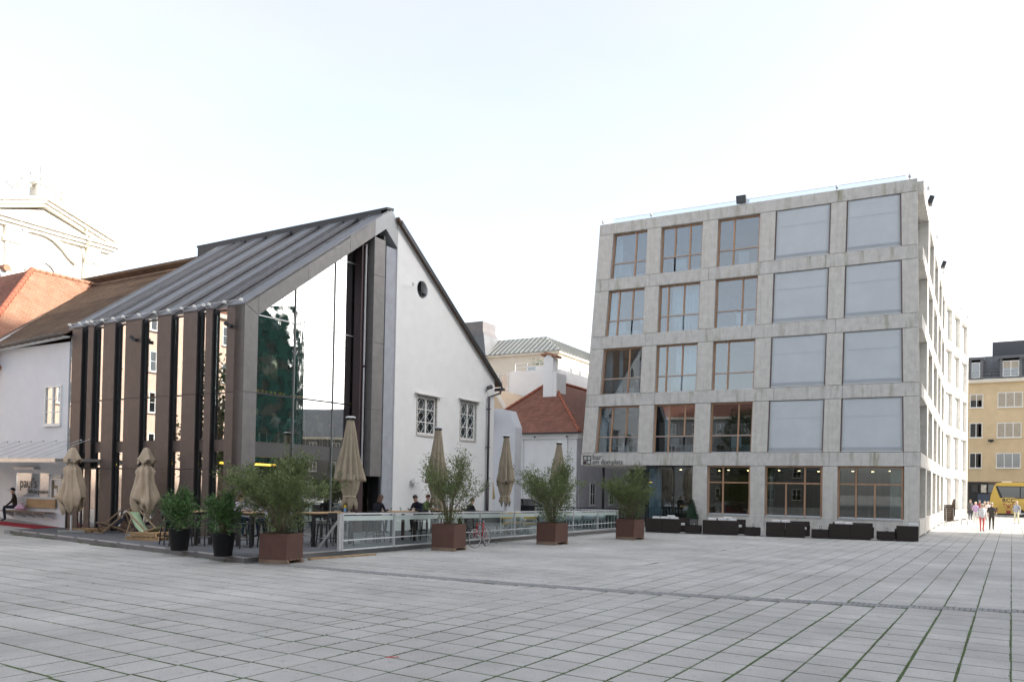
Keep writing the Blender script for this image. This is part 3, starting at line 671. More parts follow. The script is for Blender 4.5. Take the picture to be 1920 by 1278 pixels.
uyw = Vector((0, YRW+.45, ZRW-ZEW)).normalized()
def clipw(a, b):
    x = X0 + a; y = -.45 + b*uyw.y
    return x < -10.35 and y < YRW and x > VX - 6.9*(max(y, -.45)/8.7)
tl = tiles((X0, -.45, ZEW), (1, 0, 0), uyw, 78, int(sl_len/.16)+1, .18, .16, clipw)
stuff(part('roof_tile', tl, TILEB, wing))
m = MB(); m.add([(X0, -.45, ZEW-.02), (-10.4, -.45, ZEW-.02), (-10.4, YRW, ZRW-.02), (X0, YRW, ZRW-.02), (X0, 16.6, 7.6), (-10.4, 16.6, 7.6)], [(0,1,2,3), (3,2,5,4)]); part('roof_deck', m, TILEB, wing)
m = MB(); m.tube([(-23.5, YRW, ZRW+.02), (-10.4, YRW, ZRW+.05)], .11, 8); part('ridge_tile', m, TILEB, wing, smooth=True)
# cross wing with orange tiles
cw = thing('orange_roof_wing', 'house with weathered orange tiled hip roof behind the wing', 'house', HF.o, HF.r)
AX, AY, AZ = -22.0, 4.7, 13.35
EX, EYc, EZ = -16.4, -.75, 7.85              # foot of the hip
ZV = 13.3; VT = (-22.5, 8.7, 13.3)
# +X slope
P0 = Vector((EX+.9, -1.2, EZ-.884)); uxs = Vector((0, 1, 0)); uys = Vector((AX-EX, 0, AZ-EZ)).normalized()
def clipo(a, b):
    y = -1.2 + a; q = P0 + uys*b; x = q.x
    if q.z > AZ: return False
    hip = EYc + (AY-EYc)*(EX-x)/(EX-AX)
    vy = 8.7*(VX - x)/6.9
    return y > hip and y < max(vy, -.4) and y < 8.8
to = tiles(P0, uxs, uys, 66, 62, .17, .15, clipo)
stuff(part('roof_tile', to, TILEO, cw))
P1 = Vector((-30, EYc, EZ)); uyh = Vector((0, AY-EYc, AZ-EZ)).normalized()
def cliph(a, b):
    x = -30 + a; q = P1 + uyh*b
    if q.z > AZ: return False
    return x < EX + (AX-EX)*(q.y-EYc)/(AY-EYc)
th_ = tiles(P1, (1, 0, 0), uyh, 80, 56, .17, .15, cliph)
stuff(part('roof_tile', th_, TILER, cw))
m = MB(); m.add([(EX+.45, EYc-.5, EZ-.4), (EX+.45, 9, EZ-.4), (AX, 9, AZ-.03), (AX, AY, AZ-.03), (-30, EYc-.5, EZ-.4), (-30, AY, AZ-.03)], [(0,1,2,3), (4,0,3,5)]); part('roof_deck', m, TILER, cw)
HL = Vector((AX-EX, AY-EYc, AZ-EZ)); nh = 22
for k in range(nh):
    a = Vector((EX, EYc, EZ)) + HL*(k/nh) + Vector((0,0,.07)); b = Vector((EX, EYc, EZ)) + HL*((k+1.12)/nh) + Vector((0,0,.09))
    m = MB(); m.tube([a, b], [.15, .115], 8); part('hip_tile', m, HIPT, cw, smooth=True)
for k in range(12):
    m = MB(); m.tube([(AX, AY + k*.36, AZ+.06), (AX, AY + k*.36 + .38, AZ+.07)], [.12, .10], 8); part('ridge_tile', m, TILEO, cw, smooth=True)
m = MB(); v0 = Vector((VX, -.2, ZEW+.14)); v1 = Vector((*val(1.0), 13.35)); m.bar(v0, v1, .28, .02, (.3, -.5, .8)); part('valley_flashing', m, ALU, cw)
m = MB(); m.box(-24.5, -16.6, EYc+.6, 9, 0, 7.9); part('wall', m, WINGPL, cw)
# chimney and dormer at the left edge
q = HF.inv(Dp(2, 540, 46)); 
chm = thing('roof_chimney', 'white plastered chimney with curved tile cap at the orange roof', 'chimney', W3(q.x, q.y, 0), HF.r)
m = MB(); m.box(-.6, .35, -.4, .4, 9.0, q.z+1.0); part('shaft', m, PLASTER, chm)
m = MB(); m.box(.05, .36, -.42, -.2, q.z+.2, q.z+.75); part('flue_opening', m, DARKM, chm)
m = MB()
for k in range(3): m.tube([(-.7+.35*k, -.5, q.z+1.05), (-.7+.35*k, .5, q.z+1.05)], .19, 8)
m.tube([(-.75, 0, q.z+1.2), (.6, 0, q.z+1.12)], .2, 8); part('cap_tile', m, TILEO, chm)

# ---------------------------------------------------------------- entrance: ramp, carpet, bench, canopy, signs
m = MB(); m.hexa([(-18.5, -2.3, 0), (-10.5, -2.3, 0), (-10.5, .06, 0), (-18.5, .06, 0), (-18.5, -2.3, .62), (-10.5, -2.3, .165), (-10.5, .06, .165), (-18.5, .06, .62)])
ramp = struct(part('ramp', m, SLAB, None, loc=HF.o, rz=HF.r))
rz_ = lambda x: .165 + (x+10.5)*(-.455/8)
q0, q1, q2 = HF.inv(G(8, 994, .25)), HF.inv(G(122, 989.5, .18)), HF.inv(G(60, 986, .25))
m = MB(); pts = [(-10.6, -.1), (-10.55, -1.15), (-14.6, -2.2), (-14.9, -1.2)]
m.hexa([(x, y, rz_(x)+.004) for x, y in pts[::-1]] + [(x, y, rz_(x)+.016) for x, y in pts[::-1]])
tag(part('red_carpet', m, mat('red_carpet_pile', (.33, .015, .03), .95, .2, 20), None, loc=HF.o, rz=HF.r), 'red carpet runner leading to the restaurant entrance', 'carpet')
bn = thing('wall_bench', 'wooden bench fixed to the white wing wall', 'bench', W3(-12.6, 0, rz_(-12.6)), HF.r)
m = MB(); m.box(-1.9, 1.55, -.46, -.02, .46, .50); part('seat', m, OLDTIM, bn, bevel=.008)
m = MB(); m.box(-.55, 1.6, -.06, -.02, .66, 1.02); part('backrest', m, TIMBER, bn, bevel=.008)
for x in (-1.6, -.7, .0, .7, 1.4):
    m = MB(); m.prism([(0, .455), (-.42, .455), (-.40, .38), (0, .22)], lambda p, t: (t, p[0], p[1]), x-.03, x+.03); part('bracket', m, ALU, bn)
cn = thing('entrance_canopy', 'flat steel entrance canopy hung on thin rods from the white wall', 'canopy', HF.o, HF.r)
cz = 2.86
m = MB(); m.hexa([(-17, -1.75, cz-.02), (-8.1, -1.75, cz-.02), (-8.1, -.02, cz+.02), (-17, -.02, cz+.02), (-17, -1.75, cz+.09), (-8.1, -1.75, cz+.09), (-8.1, -.02, cz+.13), (-17, -.02, cz+.13)]); part('roof_plate', m, flat('canopy_steel', (.40, .40, .38), .4, metal=.4), cn)
m = MB(); m.box(-17, -8.1, -1.79, -1.752, cz-.05, cz+.10); part('front_edge', m, flat('canopy_edge', (.62, .58, .52), .35, metal=.4), cn)
for k in range(9):
    x = -15.9 + k*.93 if k < 8 else -8.85
    y1 = .05 if x < -10.5 else 0
    m = MB(); m.tube([(x-.75, -1.6, cz+.1), (x, y1, 3.78)], .012, 5); m.tube([(x, y1, 3.78), (x+.04, y1-.02, 3.74)], .03, 6); part('tie_rod', m, ALU, cn)
m = MB(); m.box(-15.45, -15.2, -1.7, -1.45, rz_(-15.3), cz-.03); part('post', m, GREYP, cn)
for x in (-14.4, -11.9): 
    m = MB(); m.obox((x, -1.5, cz+.15), .14, .09, .045); part('canopy_lamp', m, WHITE, cn)
m = MB(); m.box(-13.9, -12.4, -.2, .055, 2.55, 2.65); part('strip_lamp', m, ALU, cn)
# glazed entrance doors below the canopy
dr = thing('entrance_door', 'dark glazed entrance doors at the foot of the copper fins', 'door', W3(-9.4, 0, DZ), HF.r)
m = MB(); m.box(-.95, -.88, .0, .08, 0, 2.5); m.box(1.05, 1.12, .0, .08, 0, 2.5); m.box(.05, .12, .0, .08, 0, 2.5); m.box(-.88, 1.05, .0, .08, 2.42, 2.5); part('frame', m, DARKM, dr)
for a, b in ((-.88, .05), (.12, 1.05)):
    m = MB(); m.box(a, b, .03, .045, .02, 2.42); part('leaf', m, SGLASS, dr)
m = MB(); m.tube([(.02, -.06, .8), (.02, -.06, 1.5)], .015, 6); part('handle', m, ALU, dr)
# sign
def text_mesh(txt, size, name, m_, extr=.004, spacing=1.0, bold=0.0):
    cu = bpy.data.curves.new(name, 'FONT'); cu.body = txt; cu.size = size; cu.extrude = extr; cu.space_character = spacing; cu.offset = bold; cu.resolution_u = 3
    o = bpy.data.objects.new(name, cu); link(o); bpy.context.view_layer.update()
    me = bpy.data.meshes.new_from_object(o.evaluated_get(bpy.context.evaluated_depsgraph_get())); bpy.data.objects.remove(o); bpy.data.curves.remove(cu)
    me.materials.clear(); me.materials.append(m_); return me
def put_text(me, parent, loc, sx=1.0):
    o = put('lettering', me, parent, loc); o.rotation_euler = (PI/2, 0, 0); o.scale = (sx, 1, 1); return o
sx0, sz0 = HF.ony(31, 924, 0); sx1, sz1 = HF.ony(93, 886, 0)
sg = thing('restaurant_sign', "glass sign reading paul's on the white wing wall", 'sign', W3(sx0, 0, sz0-.12), HF.r)
sw, sh = sx1-sx0, sz1-sz0
m = MB(); m.box(0, sw, -.03, -.015, 0, sh+.1); part('plate', m, glass('sign_glass', (.92, .94, .94), .10), sg)
for a, b in ((.06, .06), (sw-.06, .06), (.06, sh+.03), (sw-.06, sh+.03)):
    m = MB(); m.tube([(a, .06, b), (a, -.045, b)], .02, 6); part('stud', m, ALU, sg)
me = text_mesh("paul's", .62, 'lettering', BLACK); put_text(me, sg, (.30, -.034, sh*.42), .95)
me = text_mesh("küche.bar.greisslerei", .25, 'lettering', BLACK); put_text(me, sg, (.95, -.034, sh*.16), .72)
dx0, dz0 = HF.ony(97, 934, 0); dx1, dz1 = HF.ony(120, 897, 0)
dc = thing('menu_case', 'glazed menu display case on the wing wall next to the sign', 'display case', W3(dx0, 0, dz0), HF.r)
dw, dh = dx1-dx0, dz1-dz0
m = MB(); m.box(0, dw, -.06, .055, 0, .05); m.box(0, dw, -.06, .055, dh-.05, dh); m.box(0, .05, -.06, .055, .05, dh-.05); m.box(dw-.05, dw, -.06, .055, .05, dh-.05); part('frame', m, ALU, dc)
m = MB(); m.box(.05, dw-.05, .02, .05, .05, dh-.05); part('back_board', m, mat('cork_board', (.36, .27, .19), .9, .2, 6), dc)
for a, b, c_, d in ((.12, .12, .22, .3), (.4, .1, .3, .75), (.15, .55, .24, .34), (.12, 1.0, .5, .12)):
    m = MB(); m.box(a, min(a+c_, dw-.08), .012, .018, b, min(b+d, dh-.08)); part('menu_sheet', m, WHITE, dc)
twin_spot(W3(-16.2, .05, 7.0), HF.r, 'dark spotlight high on the white wing wall')
# ================================================================ concrete hotel
HC = G(1724, 1010); HR = rad(4.09)
KF = Frame((HC.x, HC.y), HR)
hotel = thing('concrete_hotel', 'five storey hotel of exposed concrete frames with bar at street level', 'building', KF.o, HR)
ZB_ = [(3.57, 4.29), (7.06, 7.76), (10.48, 11.21), (13.92, 14.62), (17.28, 17.93)]
# column edges (distance left of the corner) measured low and high on the facade: the outer edge leans
lo = [18.0, 17.16, 14.56, 13.68, 11.29, 10.42, 8.13, 7.29, 4.48, 3.67, .75, .04]
hi = [17.2, 16.29, 14.21, 13.38, 10.98, 10.14, 7.86, 7.06, 4.27, 3.52, .92, .20]
zhi = [17.2, 17.23, 16.95, 16.84, 16.52, 16.41, 16.1, 16.0, 15.63, 15.53, 15.18, 15.08]
def ex(k, z):
    t = (z - 5.7) / (zhi[k] - 5.7); return -(lo[k] + (hi[k]-lo[k])*t)
gr = [14.14, 11.34, 10.53, 8.19, 7.42, 4.51, 3.79, .70, .03]
DEP = .46
def leanbox(x00, x10, x01, x11, y0, y1, z0, z1): return MB().hexa([(x00,y0,z0),(x10,y0,z0),(x10,y1,z0),(x00,y1,z0),(x01,y0,z1),(x11,y0,z1),(x11,y1,z1),(x01,y1,z1)])
# bands, in cast lengths with open joints
joints = {0: [-14.3, -8.9, -4.2, -.75], 1: [-13.6, -7.0, -3.6], 2: [-14.2, -8.2, -3.95], 3: [-10.6, -4.5], 4: [-14.3, -8.6, -3.9]}
for i, (z0, z1) in enumerate(ZB_):
    xs = [None] + joints[i] + [0]
    for a, b in zip(xs, xs[1:]):
        la0, la1 = (ex(0, z0), ex(0, z1)) if a is None else (a+.006, a+.006)
        rb0, rb1 = (ex(11, z0), ex(11, z1)) if b == 0 else (b-.006, b-.006)
        part('concrete_band', leanbox(la0, rb0, la1, rb1, -.003, DEP, z0+.010, z1-.010), BAND, hotel, bevel=.012)
for i in range(4):
    z0, z1 = ZB_[i][1]+.008, ZB_[i+1][0]-.008
    for c in range(6):
        k0, k1 = 2*c, 2*c+1
        y1 = DEP if c < 5 else DEP
        part('concrete_column', leanbox(ex(k0, z0)+(.0 if c else 0), ex(k1, z0)-.0, ex(k0, z1), ex(k1, z1), 0, y1-.004, z0, z1), CONC, hotel, bevel=.012)
for k in range(1, len(gr), 2):
    a, b = -gr[k], -gr[k+1]
    part('concrete_column', MB().box(a, b, 0, DEP-.004, .30, 3.566), CONC, hotel, bevel=.012)
    part('column_foot', MB().box(a-.04, b+.0, -.015, DEP-.004, 0, .93), CONC, hotel, bevel=.012)
# street level plinth, sills
for a, b in zip(gr[2::2], gr[3::2]):
    part('plinth', MB().box(-a+.002, -b-.042, .03, .40, .0, .86), CONC, hotel, bevel=.01)
    part('sill', MB().box(-a+.002, -b-.042, -.02, .42, .864, .91), ALU, hotel)
# windows
def frame_window(x00, x10, x01, x11, z0, z1, y, verts, trans, name='window', lower=None, curtain=None, gm=HGLASS, wood=OAK, door=None):
    """timber window that follows the leaning opening; verts = [(fraction, full)], trans = transom height fraction"""
    L = lambda f, z: (x00 + (x01-x00)*(z-z0)/(z1-z0))*(1-f) + (x10 + (x11-x10)*(z-z0)/(z1-z0))*f
    m = MB(); e = .06
    def vbar(f, za, zb, w=.085, d=.10): m.hexa([(L(f,za)-w/2,y-d/2,za),(L(f,za)+w/2,y-d/2,za),(L(f,za)+w/2,y+d/2,za),(L(f,za)-w/2,y+d/2,za),(L(f,zb)-w/2,y-d/2,zb),(L(f,zb)+w/2,y-d/2,zb),(L(f,zb)+w/2,y+d/2,zb),(L(f,zb)-w/2,y+d/2,zb)])
    fw = .085/(x10-x00)
    vbar(fw*.5, z0, z1); vbar(1-fw*.5, z0, z1)
    m.box(L(fw, z1), L(1-fw, z1), y-.045, y+.045, z1-.07, z1)
    zt = z1 - (z1-z0)*trans
    for f, full in verts: vbar(f, z0 if full else zt+.03, z1-.07)
    for f in (lower or []): vbar(f, z0+.0, zt-.03)
    wo = part(name, m, wood, hotel)
    m = MB(); m.box(L(fw, zt), L(1-fw, zt), y-.056, y+.056, zt-.035, zt+.035); part('transom', m, OAK if name == 'bar_window' else flat('pale_transom', (.46, .36, .30), .5), wo)
    m = MB(); m.box(L(fw, z0), L(1-fw, z0), y-.05, y+.05, z0, z0+.05); part('bottom_rail', m, ALU, wo)
    fs_ = sorted([0] + [f for f, _ in verts] + [1])
    for a, b in zip(fs_, fs_[1:]):
        for za, zb in ((z0+.05, zt-.035), (zt+.035, z1-.07)):
            p = [(L(a+.02, za), y-.008, za), (L(b-.02, za), y-.008, za), (L(b-.02, za), y+.008, za), (L(a+.02, za), y+.008, za), (L(a+.02, zb), y-.008, zb), (L(b-.02, zb), y-.008, zb), (L(b-.02, zb), y+.008, zb), (L(a+.02, zb), y+.008, zb)]
            part('pane', MB().hexa(p), gm, wo)
    if curtain:
        for (fa, fb) in curtain:
            m = MB(); n = max(6, int((fb-fa)*36)); xa, xb = L(fa, z0), L(fb, z0)
            pts = [(xa + (xb-xa)*k/n, y+.28+.05*math.sin(k*2.1)+.02*math.sin(k*.9)) for k in range(n+1)]
            vs = [(x, yy, z0+.02) for x, yy in pts] + [(x, yy, z1-.02) for x, yy in pts] 
            m.add(vs, [(k, k+1, n+2+k, n+1+k) for k in range(n)])
            c = part('curtain', m, CURT, wo, smooth=True); s_ = c.modifiers.new('thick', 'SOLIDIFY'); s_.thickness = .006
    return wo
pat = {(3,0): [(.66,1)], (3,1): [(.33,0),(.69,1)], (3,2): [(.38,1)], (2,0): [(.28,1),(.66,0)], (2,1): [(.22,1),(.60,0)], (2,2): [(.64,1)],
       (1,0): [(.66,1)], (1,1): [(.24,1),(.62,0)], (1,2): [(.36,1)], (0,0): [(.33,1),(.68,0)], (0,1): [(.36,1),(.74,0)], (0,2): [(.66,1)]}
curt = {(3,0): [(.03,.27)], (2,0): [(.03,.22)], (1,0): [(.03,.24), (.40,.50)], (0,0): [(.03,.24)], (0,1): [(.24,.38)], (2,1): [(.30,.97)], (1,1): [(.45,.97)]}
for lv in range(4):
    z0, z1 = ZB_[lv][1], ZB_[lv+1][0]
    for b in range(5):
        k0, k1 = 2*b+1, 2*b+2
        x00, x10, x01, x11 = ex(k0, z0)+.004, ex(k1, z0)-.004, ex(k0, z1)+.004, ex(k1, z1)-.004
        if b < 3:
            frame_window(x00, x10, x01, x11, z0+.012, z1-.012, .30, pat[(lv, b)], .655, curtain=curt.get((lv, b)))
        else:
            fr = leanbox(x00, x00+.05, x01, x01+.05, .06, .36, z0, z1); fr.hexa([(x10-.05,.06,z0),(x10,.06,z0),(x10,.36,z0),(x10-.05,.36,z0),(x11-.05,.06,z1),(x11,.06,z1),(x11,.36,z1),(x11-.05,.36,z1)])
            fr.hexa([(x00+.05,.10,z1-.06),(x10-.05,.10,z1-.06),(x10-.05,.2,z1-.06),(x00+.05,.2,z1-.06),(x01+.05,.10,z1-.01),(x11-.05,.10,z1-.01),(x11-.05,.2,z1-.01),(x01+.05,.2,z1-.01)])
            sc = part('screened_window', fr, flat('brown_guide', (.16, .11, .09), .5), hotel)
            m = MB(); nx_, nz_ = 14, 12; vs = []
            for j in range(nz_+1):
                for i in range(nx_+1):
                    f, g = i/nx_, j/nz_; z = z0+.06 + (z1-z0-.08)*g
                    xx = (x00+.06)*(1-g)*(1-f) + (x10-.06)*(1-g)*f + (x01+.06)*g*(1-f) + (x11-.06)*g*f
                    d = .010*math.sin(3.1*f+2.2*g+lv+b) * math.sin(PI*f) + .006*math.sin(9*f-7*g+2*lv+b) * math.sin(PI*f)*(1-g)
                    vs.append((xx, .07 + d*1.6, z))
            m.add(vs, [(j*(nx_+1)+i, j*(nx_+1)+i+1, (j+1)*(nx_+1)+i+1, (j+1)*(nx_+1)+i) for j in range(nz_) for i in range(nx_)])
            sc_ = part('screen', m, SCREEN, sc, smooth=True); md = sc_.modifiers.new('thick', 'SOLIDIFY'); md.thickness = .004
            m = MB(); m.box(x00+.055, x10-.055, .05, .09, z0+.02, z0+.062); part('bottom_bar', m, ALUW, sc)
            zz = z0 + (z1-z0)*.66; t_ = .66
            m = MB(); m.box((x00*(1-t_)+x01*t_)+.06, (x10*(1-t_)+x11*t_)-.06, .046, .050, zz, zz+.012); part('seam', m, flat('seam_grey', (.48, .52, .57), .8), sc)
            t_ = .075; zz = z0 + (z1-z0)*t_; m = MB(); m.box((x00*(1-t_)+x01*t_)+.06, (x10*(1-t_)+x11*t_)-.06, .046, .050, zz, zz+.05); part('hem', m, flat('hem_grey', (.44, .49, .55), .85), sc)
            part('pane', MB().box(x00+.05, x10-.05, .31, .32, z0+.01, z1-.11), HGLASS, sc)
# street level: bar windows
gpat = [([(.36,1)], .34, []), ([(.70,1)], .34, [.37]), ([(.285,1)], .34, [.575])]
for q, (a, b) in enumerate(zip(gr[2::2], gr[3::2])):
    ve, tr, low = gpat[q]
    frame_window(-a, -b-.04, -a, -b-.04, .91, 3.562, .30, ve, tr, 'bar_window', low, curtain=[(.80, .985)] if q == 2 else ([(.06, .12)] if q == 1 else None), gm=glass('bar_glass', (.66, .70, .66), .05, wav=.01))
# glazed corner of the bar under the overhang
m = MB(); xa, xb = -gr[0], -gr[1]
for x in (xa, xa+.62*0, (xa+xb)/2+.25, xb-.03): m.box(x, x+.05, .18, .26, .02, 3.56)
m.box(xa+.05, xb-.03, .19, .25, .02, .07); m.box(xa+.05, xb-.03, .19, .25, 3.50, 3.56); m.box(xa, xa+.06, .262, 5.0, 3.50, 3.56); m.box(xa, xa+.05, 1.6, 1.66, .02, 3.5); m.box(xa, xa+.05, 4.9, 4.96, .02, 3.5)
bw = part('glazed_corner', m, DARKM, hotel)
part('pane', MB().box(xa+.05, (xa+xb)/2+.25, .212, .228, .07, 3.5), HGLASS, bw); part('pane', MB().box((xa+xb)/2+.30, xb-.03, .212, .228, .07, 3.5), HGLASS, bw)
part('pane', MB().box(xa+.017, xa+.033, .27, 1.6, .07, 3.5), HGLASS, bw); part('pane', MB().box(xa+.017, xa+.033, 1.66, 4.9, .07, 3.5), HGLASS, bw)
m = MB(); n = 30; pts = [(xa+.12+.75*k/n, .5+.06*math.sin(k*1.9)) for k in range(n+1)]
m.add([(x, y, .05) for x, y in pts] + [(x, y, 3.5) for x, y in pts], [(k, k+1, n+2+k, n+1+k) for k in range(n)]); c = part('curtain', m, CURT, bw, smooth=True); c.modifiers.new('thick', 'SOLIDIFY').thickness = .006
part('soffit', MB().box(ex(0, 3.57), xa, .47, 24, 3.53, 3.60), CONC, hotel)
m = MB(); cx_, _ = KF.ony(1131, 905, 3.4); m.tube([(cx_, 3.4, 0), (cx_, 3.4, 3.53)], .085, 10); part('support_column', m, DARKM, hotel, smooth=True)
# interiors
inner = MB()
for lv in range(4):
    z0, z1 = ZB_[lv]; inner.box(ex(0, z0)+.3, -.6, DEP+.005, 7, z0+.1, z1-.02)
inner.box(ex(0, 17)+.4, -.6, DEP+.005, 7, 17.3, 17.4)
part('floor_slab', inner, ROOM, hotel)
part('back_wall', MB().box(-17.2, -.5, 5.6, 5.75, 4.3, 17.3), ROOM, hotel)
pw = MB()
for x in (-13.95, -10.6, -7.5): pw.box(x, x+.14, .5, 5.6, 4.2, 17.3)
part('partition_wall', pw, ROOM, hotel)
part('bar_back_wall', MB().box(-14.0, -.5, 5.0, 5.2, .0, 3.5), WARMR, hotel)
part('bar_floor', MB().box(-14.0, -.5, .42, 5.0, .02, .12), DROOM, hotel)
part('bar_ceiling', MB().box(-14.0, -.5, .48, 5.0, 3.40, 3.5), ROOM, hotel)
part('bar_partition', MB().box(-8.1, -7.6, 1.6, 5.0, .1, 3.4), mat('green_wall', (.16, .18, .13), .9, .15, 2), hotel)
part('bar_counter', MB().box(-10.4, -8.3, 2.2, 2.8, .12, 1.55), flat('plum_counter', (.10, .03, .04), .5), hotel)
vent = MB().box(-.45, .45, -.06, 0, -.05, .05).mesh('ceiling_vent', DARKM)
for x in (-9.9, -9.0, -6.5, -5.2, -3.2, -2.1, -11.8): put('ceiling_vent', vent, hotel, (x, 4.96, 3.25))
spot_em = bpy.data.materials.new('downlight_glow'); spot_em.use_nodes = True; bb = spot_em.node_tree.nodes['Principled BSDF']; bb.inputs['Emission Color'].default_value = (1, .72, .36, 1); bb.inputs['Emission Strength'].default_value = 6
dl = MB().lathe([(.0, 0), (.055, 0), (.06, .02), (0, .02)], 10).mesh('downlight', spot_em)
for k in range(13): put('downlight', dl, hotel, (-12.6 + k*.93, 2.0 + 1.7*((k*7) % 3)/2, 3.375))
# beds, lamps and chairs that show behind the panes
for lv, b in ((3,0), (3,1), (3,2), (2,0), (2,2), (1,0), (0,0), (0,1), (0,2), (1,1)):
    z = ZB_[lv][1]; x = ex(2*b+1, z)+.9 + .3*((lv*3+b) % 3); 
    for nm, mm in (('bed', MB().box(x-.6, x+.7, 1.6, 3.4, z, z+.55)), ('desk_chair', MB().obox((x-.2, 1.0, z+.62), .28, .06, .30).obox((x-.2, 1.25, z+.36), .28, .26, .05)), ('floor_lamp', MB().lathe([(.16, .0), (.22, .0), (.16, .32), (.1, .32)], 10, (x+1.0, 1.4, z+.9)).tube([(x+1.0, 1.4, z), (x+1.0, 1.4, z+.9)], .015, 5))): part(nm, mm, flat('linen_white', (.66, .66, .66), .9), hotel)
# body of the building
kx1, ky1, kx2, ky2 = 1.22, 26.79, 3.17, 38.45
m = MB(); plan = [(-17.9, 8.0), (-1.2, 8.0), (kx1-.9, ky1+.3), (kx2-1.0, ky2), (-14, ky2), (-17.9, 24)]
m.prism(plan, lambda p, t: (p[0], p[1], t), 0.0, 17.5); part('core', m, flat('core_dark', (.10, .10, .10), .9), hotel)
m = MB(); m.prism([(ex(0, 17.5)+.1, DEP+.01), (-.3, DEP+.01), (kx1-.35, ky1), (kx2-.4, ky2), (-14, ky2), (-17.2, 24)], lambda p, t: (p[0], p[1], t), 17.45, 17.86); part('roof_slab', m, CONC, hotel)
m = MB(); m.hexa([(-18.0, DEP+.01, 4.3), (-17.7, DEP+.01, 4.3), (-17.7, 24, 4.3), (-18.0, 24, 4.3), (ex(0, 17.4)+.01, DEP+.01, 17.4), (ex(0, 17.4)+.3, DEP+.01, 17.4), (-17.0, 24, 17.4), (-17.2, 24, 17.4)]); part('left_wall', m, CONC, hotel)
# flank that recedes to the right and kinks forward
def flank(A, B, nb, wcol, first):
    A = Vector((*A, 0)); B = Vector((*B, 0)); d = (B-A).normalized(); nrm = Vector((d.y, -d.x, 0)); L = (B-A).length
    def blk(name, s0, s1, z0, z1, t0, t1, mt=CONC, bev=.012, par=None):
        p = [A + d*s + nrm*(-t) + Vector((0, 0, z)) for z in (z0, z1) for s, t in ((s0, t0), (s1, t0), (s1, t1), (s0, t1))]
        return part(name, MB().hexa(p), mt, par or hotel, bevel=bev)
    bay = L/nb
    for i, (z0, z1) in enumerate(ZB_): 
        for h in range(2): blk('concrete_band', (first if h == 0 else L/2+.006), (L/2-.006 if h == 0 else L), z0+.006, z1-.006, -.003, .62)
    lev = [(.02, ZB_[0][0])] + [(ZB_[i][1], ZB_[i+1][0]) for i in range(4)]
    for i, (z0, z1) in enumerate(lev):
        sh = .42*math.sin(i*2.3 + nb)
        for k in range(nb+1):
            s = k*bay + (sh if 0 < k < nb else 0); a = max(s-wcol/2, first); b_ = min(s+wcol/2, L)
            if b_-a > .1: blk('concrete_column', a, b_, z0+.004, z1-.004, 0, .616)
            if k < nb:
                s2 = (k+1)*bay + (sh if k+1 < nb else 0); a2, b2 = b_, s2-wcol/2
                zlo = .95 if i == 0 else z0
                if i == 0: blk('plinth', a2+.003, b2-.003, .12, .93, .02, .6)
                if first: 
                    fr = blk('window', a2+.01, a2+.09, zlo, z1-.01, .45, .55, OAK, 0)
                    blk('pane', a2+.09, b2-.01, zlo+.02, z1-.02, .50, .515, HGLASS, 0, fr)
                else:
                    fr = blk('window', a2+.01, a2+.07, zlo, z1-.01, .30, .55, OAK, 0)
                    blk('screen', a2+.07, b2-.03, zlo+.05, z1-.02, .32, .33, SCREEN, 0, fr)
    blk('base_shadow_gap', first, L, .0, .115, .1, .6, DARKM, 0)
flank((0, 0), (kx1, ky1), 5, 1.05, .47)
flank((kx1, ky1), (kx2, ky2), 3, .8, 0.0)
# roof edge: glass upstand, lights
m = MB(); m.box(-16.4, -.75, .34, .355, 17.93, 18.26); part('parapet_glass', m, glass('parapet_glass_pane', (.86, .90, .92), .25), hotel)
m = MB(); m.box(-16.4, -.75, .33, .365, 18.26, 18.28); m.box(-16.4, -.75, .33, .365, 17.93, 17.96); part('parapet_rail', m, ALUW, hotel)
def flood(x, y, z, rz, lab):
    P = KF.w(x, y, z); t = thing('roof_floodlight', lab, 'floodlight', P, HR+rz)
    m = MB(); m.tube([(0, .1, 0), (0, -.1, .1)], .03, 6); m.box(-.2, .2, .08, .14, 0, .06); part('bracket', m, DARKM, t)
    m = MB(); m.obox((0, -.14, .24), .26, .12, .22, Matrix.Rotation(.35, 3, 'X')); part('housing', m, DARKM, t, bevel=.02)
    m = MB(); m.obox((0, -.255, .205), .22, .012, .17, Matrix.Rotation(.35, 3, 'X')); part('lens', m, flat('lens_grey', (.10, .11, .12), .2), t)
fx, fz = KF.ony(1391, 380, .1); flood(fx, .1, 17.93, 0, 'square black floodlight on the hotel roof edge above the front')
flood(.18, 4.5, 17.93, PI/2, 'black floodlight leaning out at the hotel roof corner'); flood(.9, 18.5, 17.93, PI/2, 'black floodlight halfway along the sunny flank roof edge')
def bulb(x, y, z, rz, k):
    t = thing('roof_spot', ['small steel spotlight on the hotel front roof edge', 'small steel spotlight on the sunny flank roof edge'][k], 'spotlight', KF.w(x, y, z), HR+rz, ['spotlights on the hotel front roof', 'spotlights on the hotel flank roof'][k])
    m = MB(); m.tube([(0, .05, 0), (0, -.12, .06)], .015, 5); part('arm', m, ALU, t); m = MB(); m.ball((0, -.14, .12), .075, .075, .11, 10, 7); part('lamp_head', m, ALU, t, smooth=True)
for px in (1132, 1222, 1569, 1705):
    x, z = KF.ony(px, 400, 0); bulb(max(x, -17), .06, 17.93, 0, 0)
for y in (2.0, 11.0, 20): bulb(kx1*y/ky1, y, 17.9, PI/2, 1)
for y in (33.0, 37.0): bulb(kx1 + (kx2-kx1)*(y-ky1)/(ky2-ky1), y, 17.9, PI/2, 1)
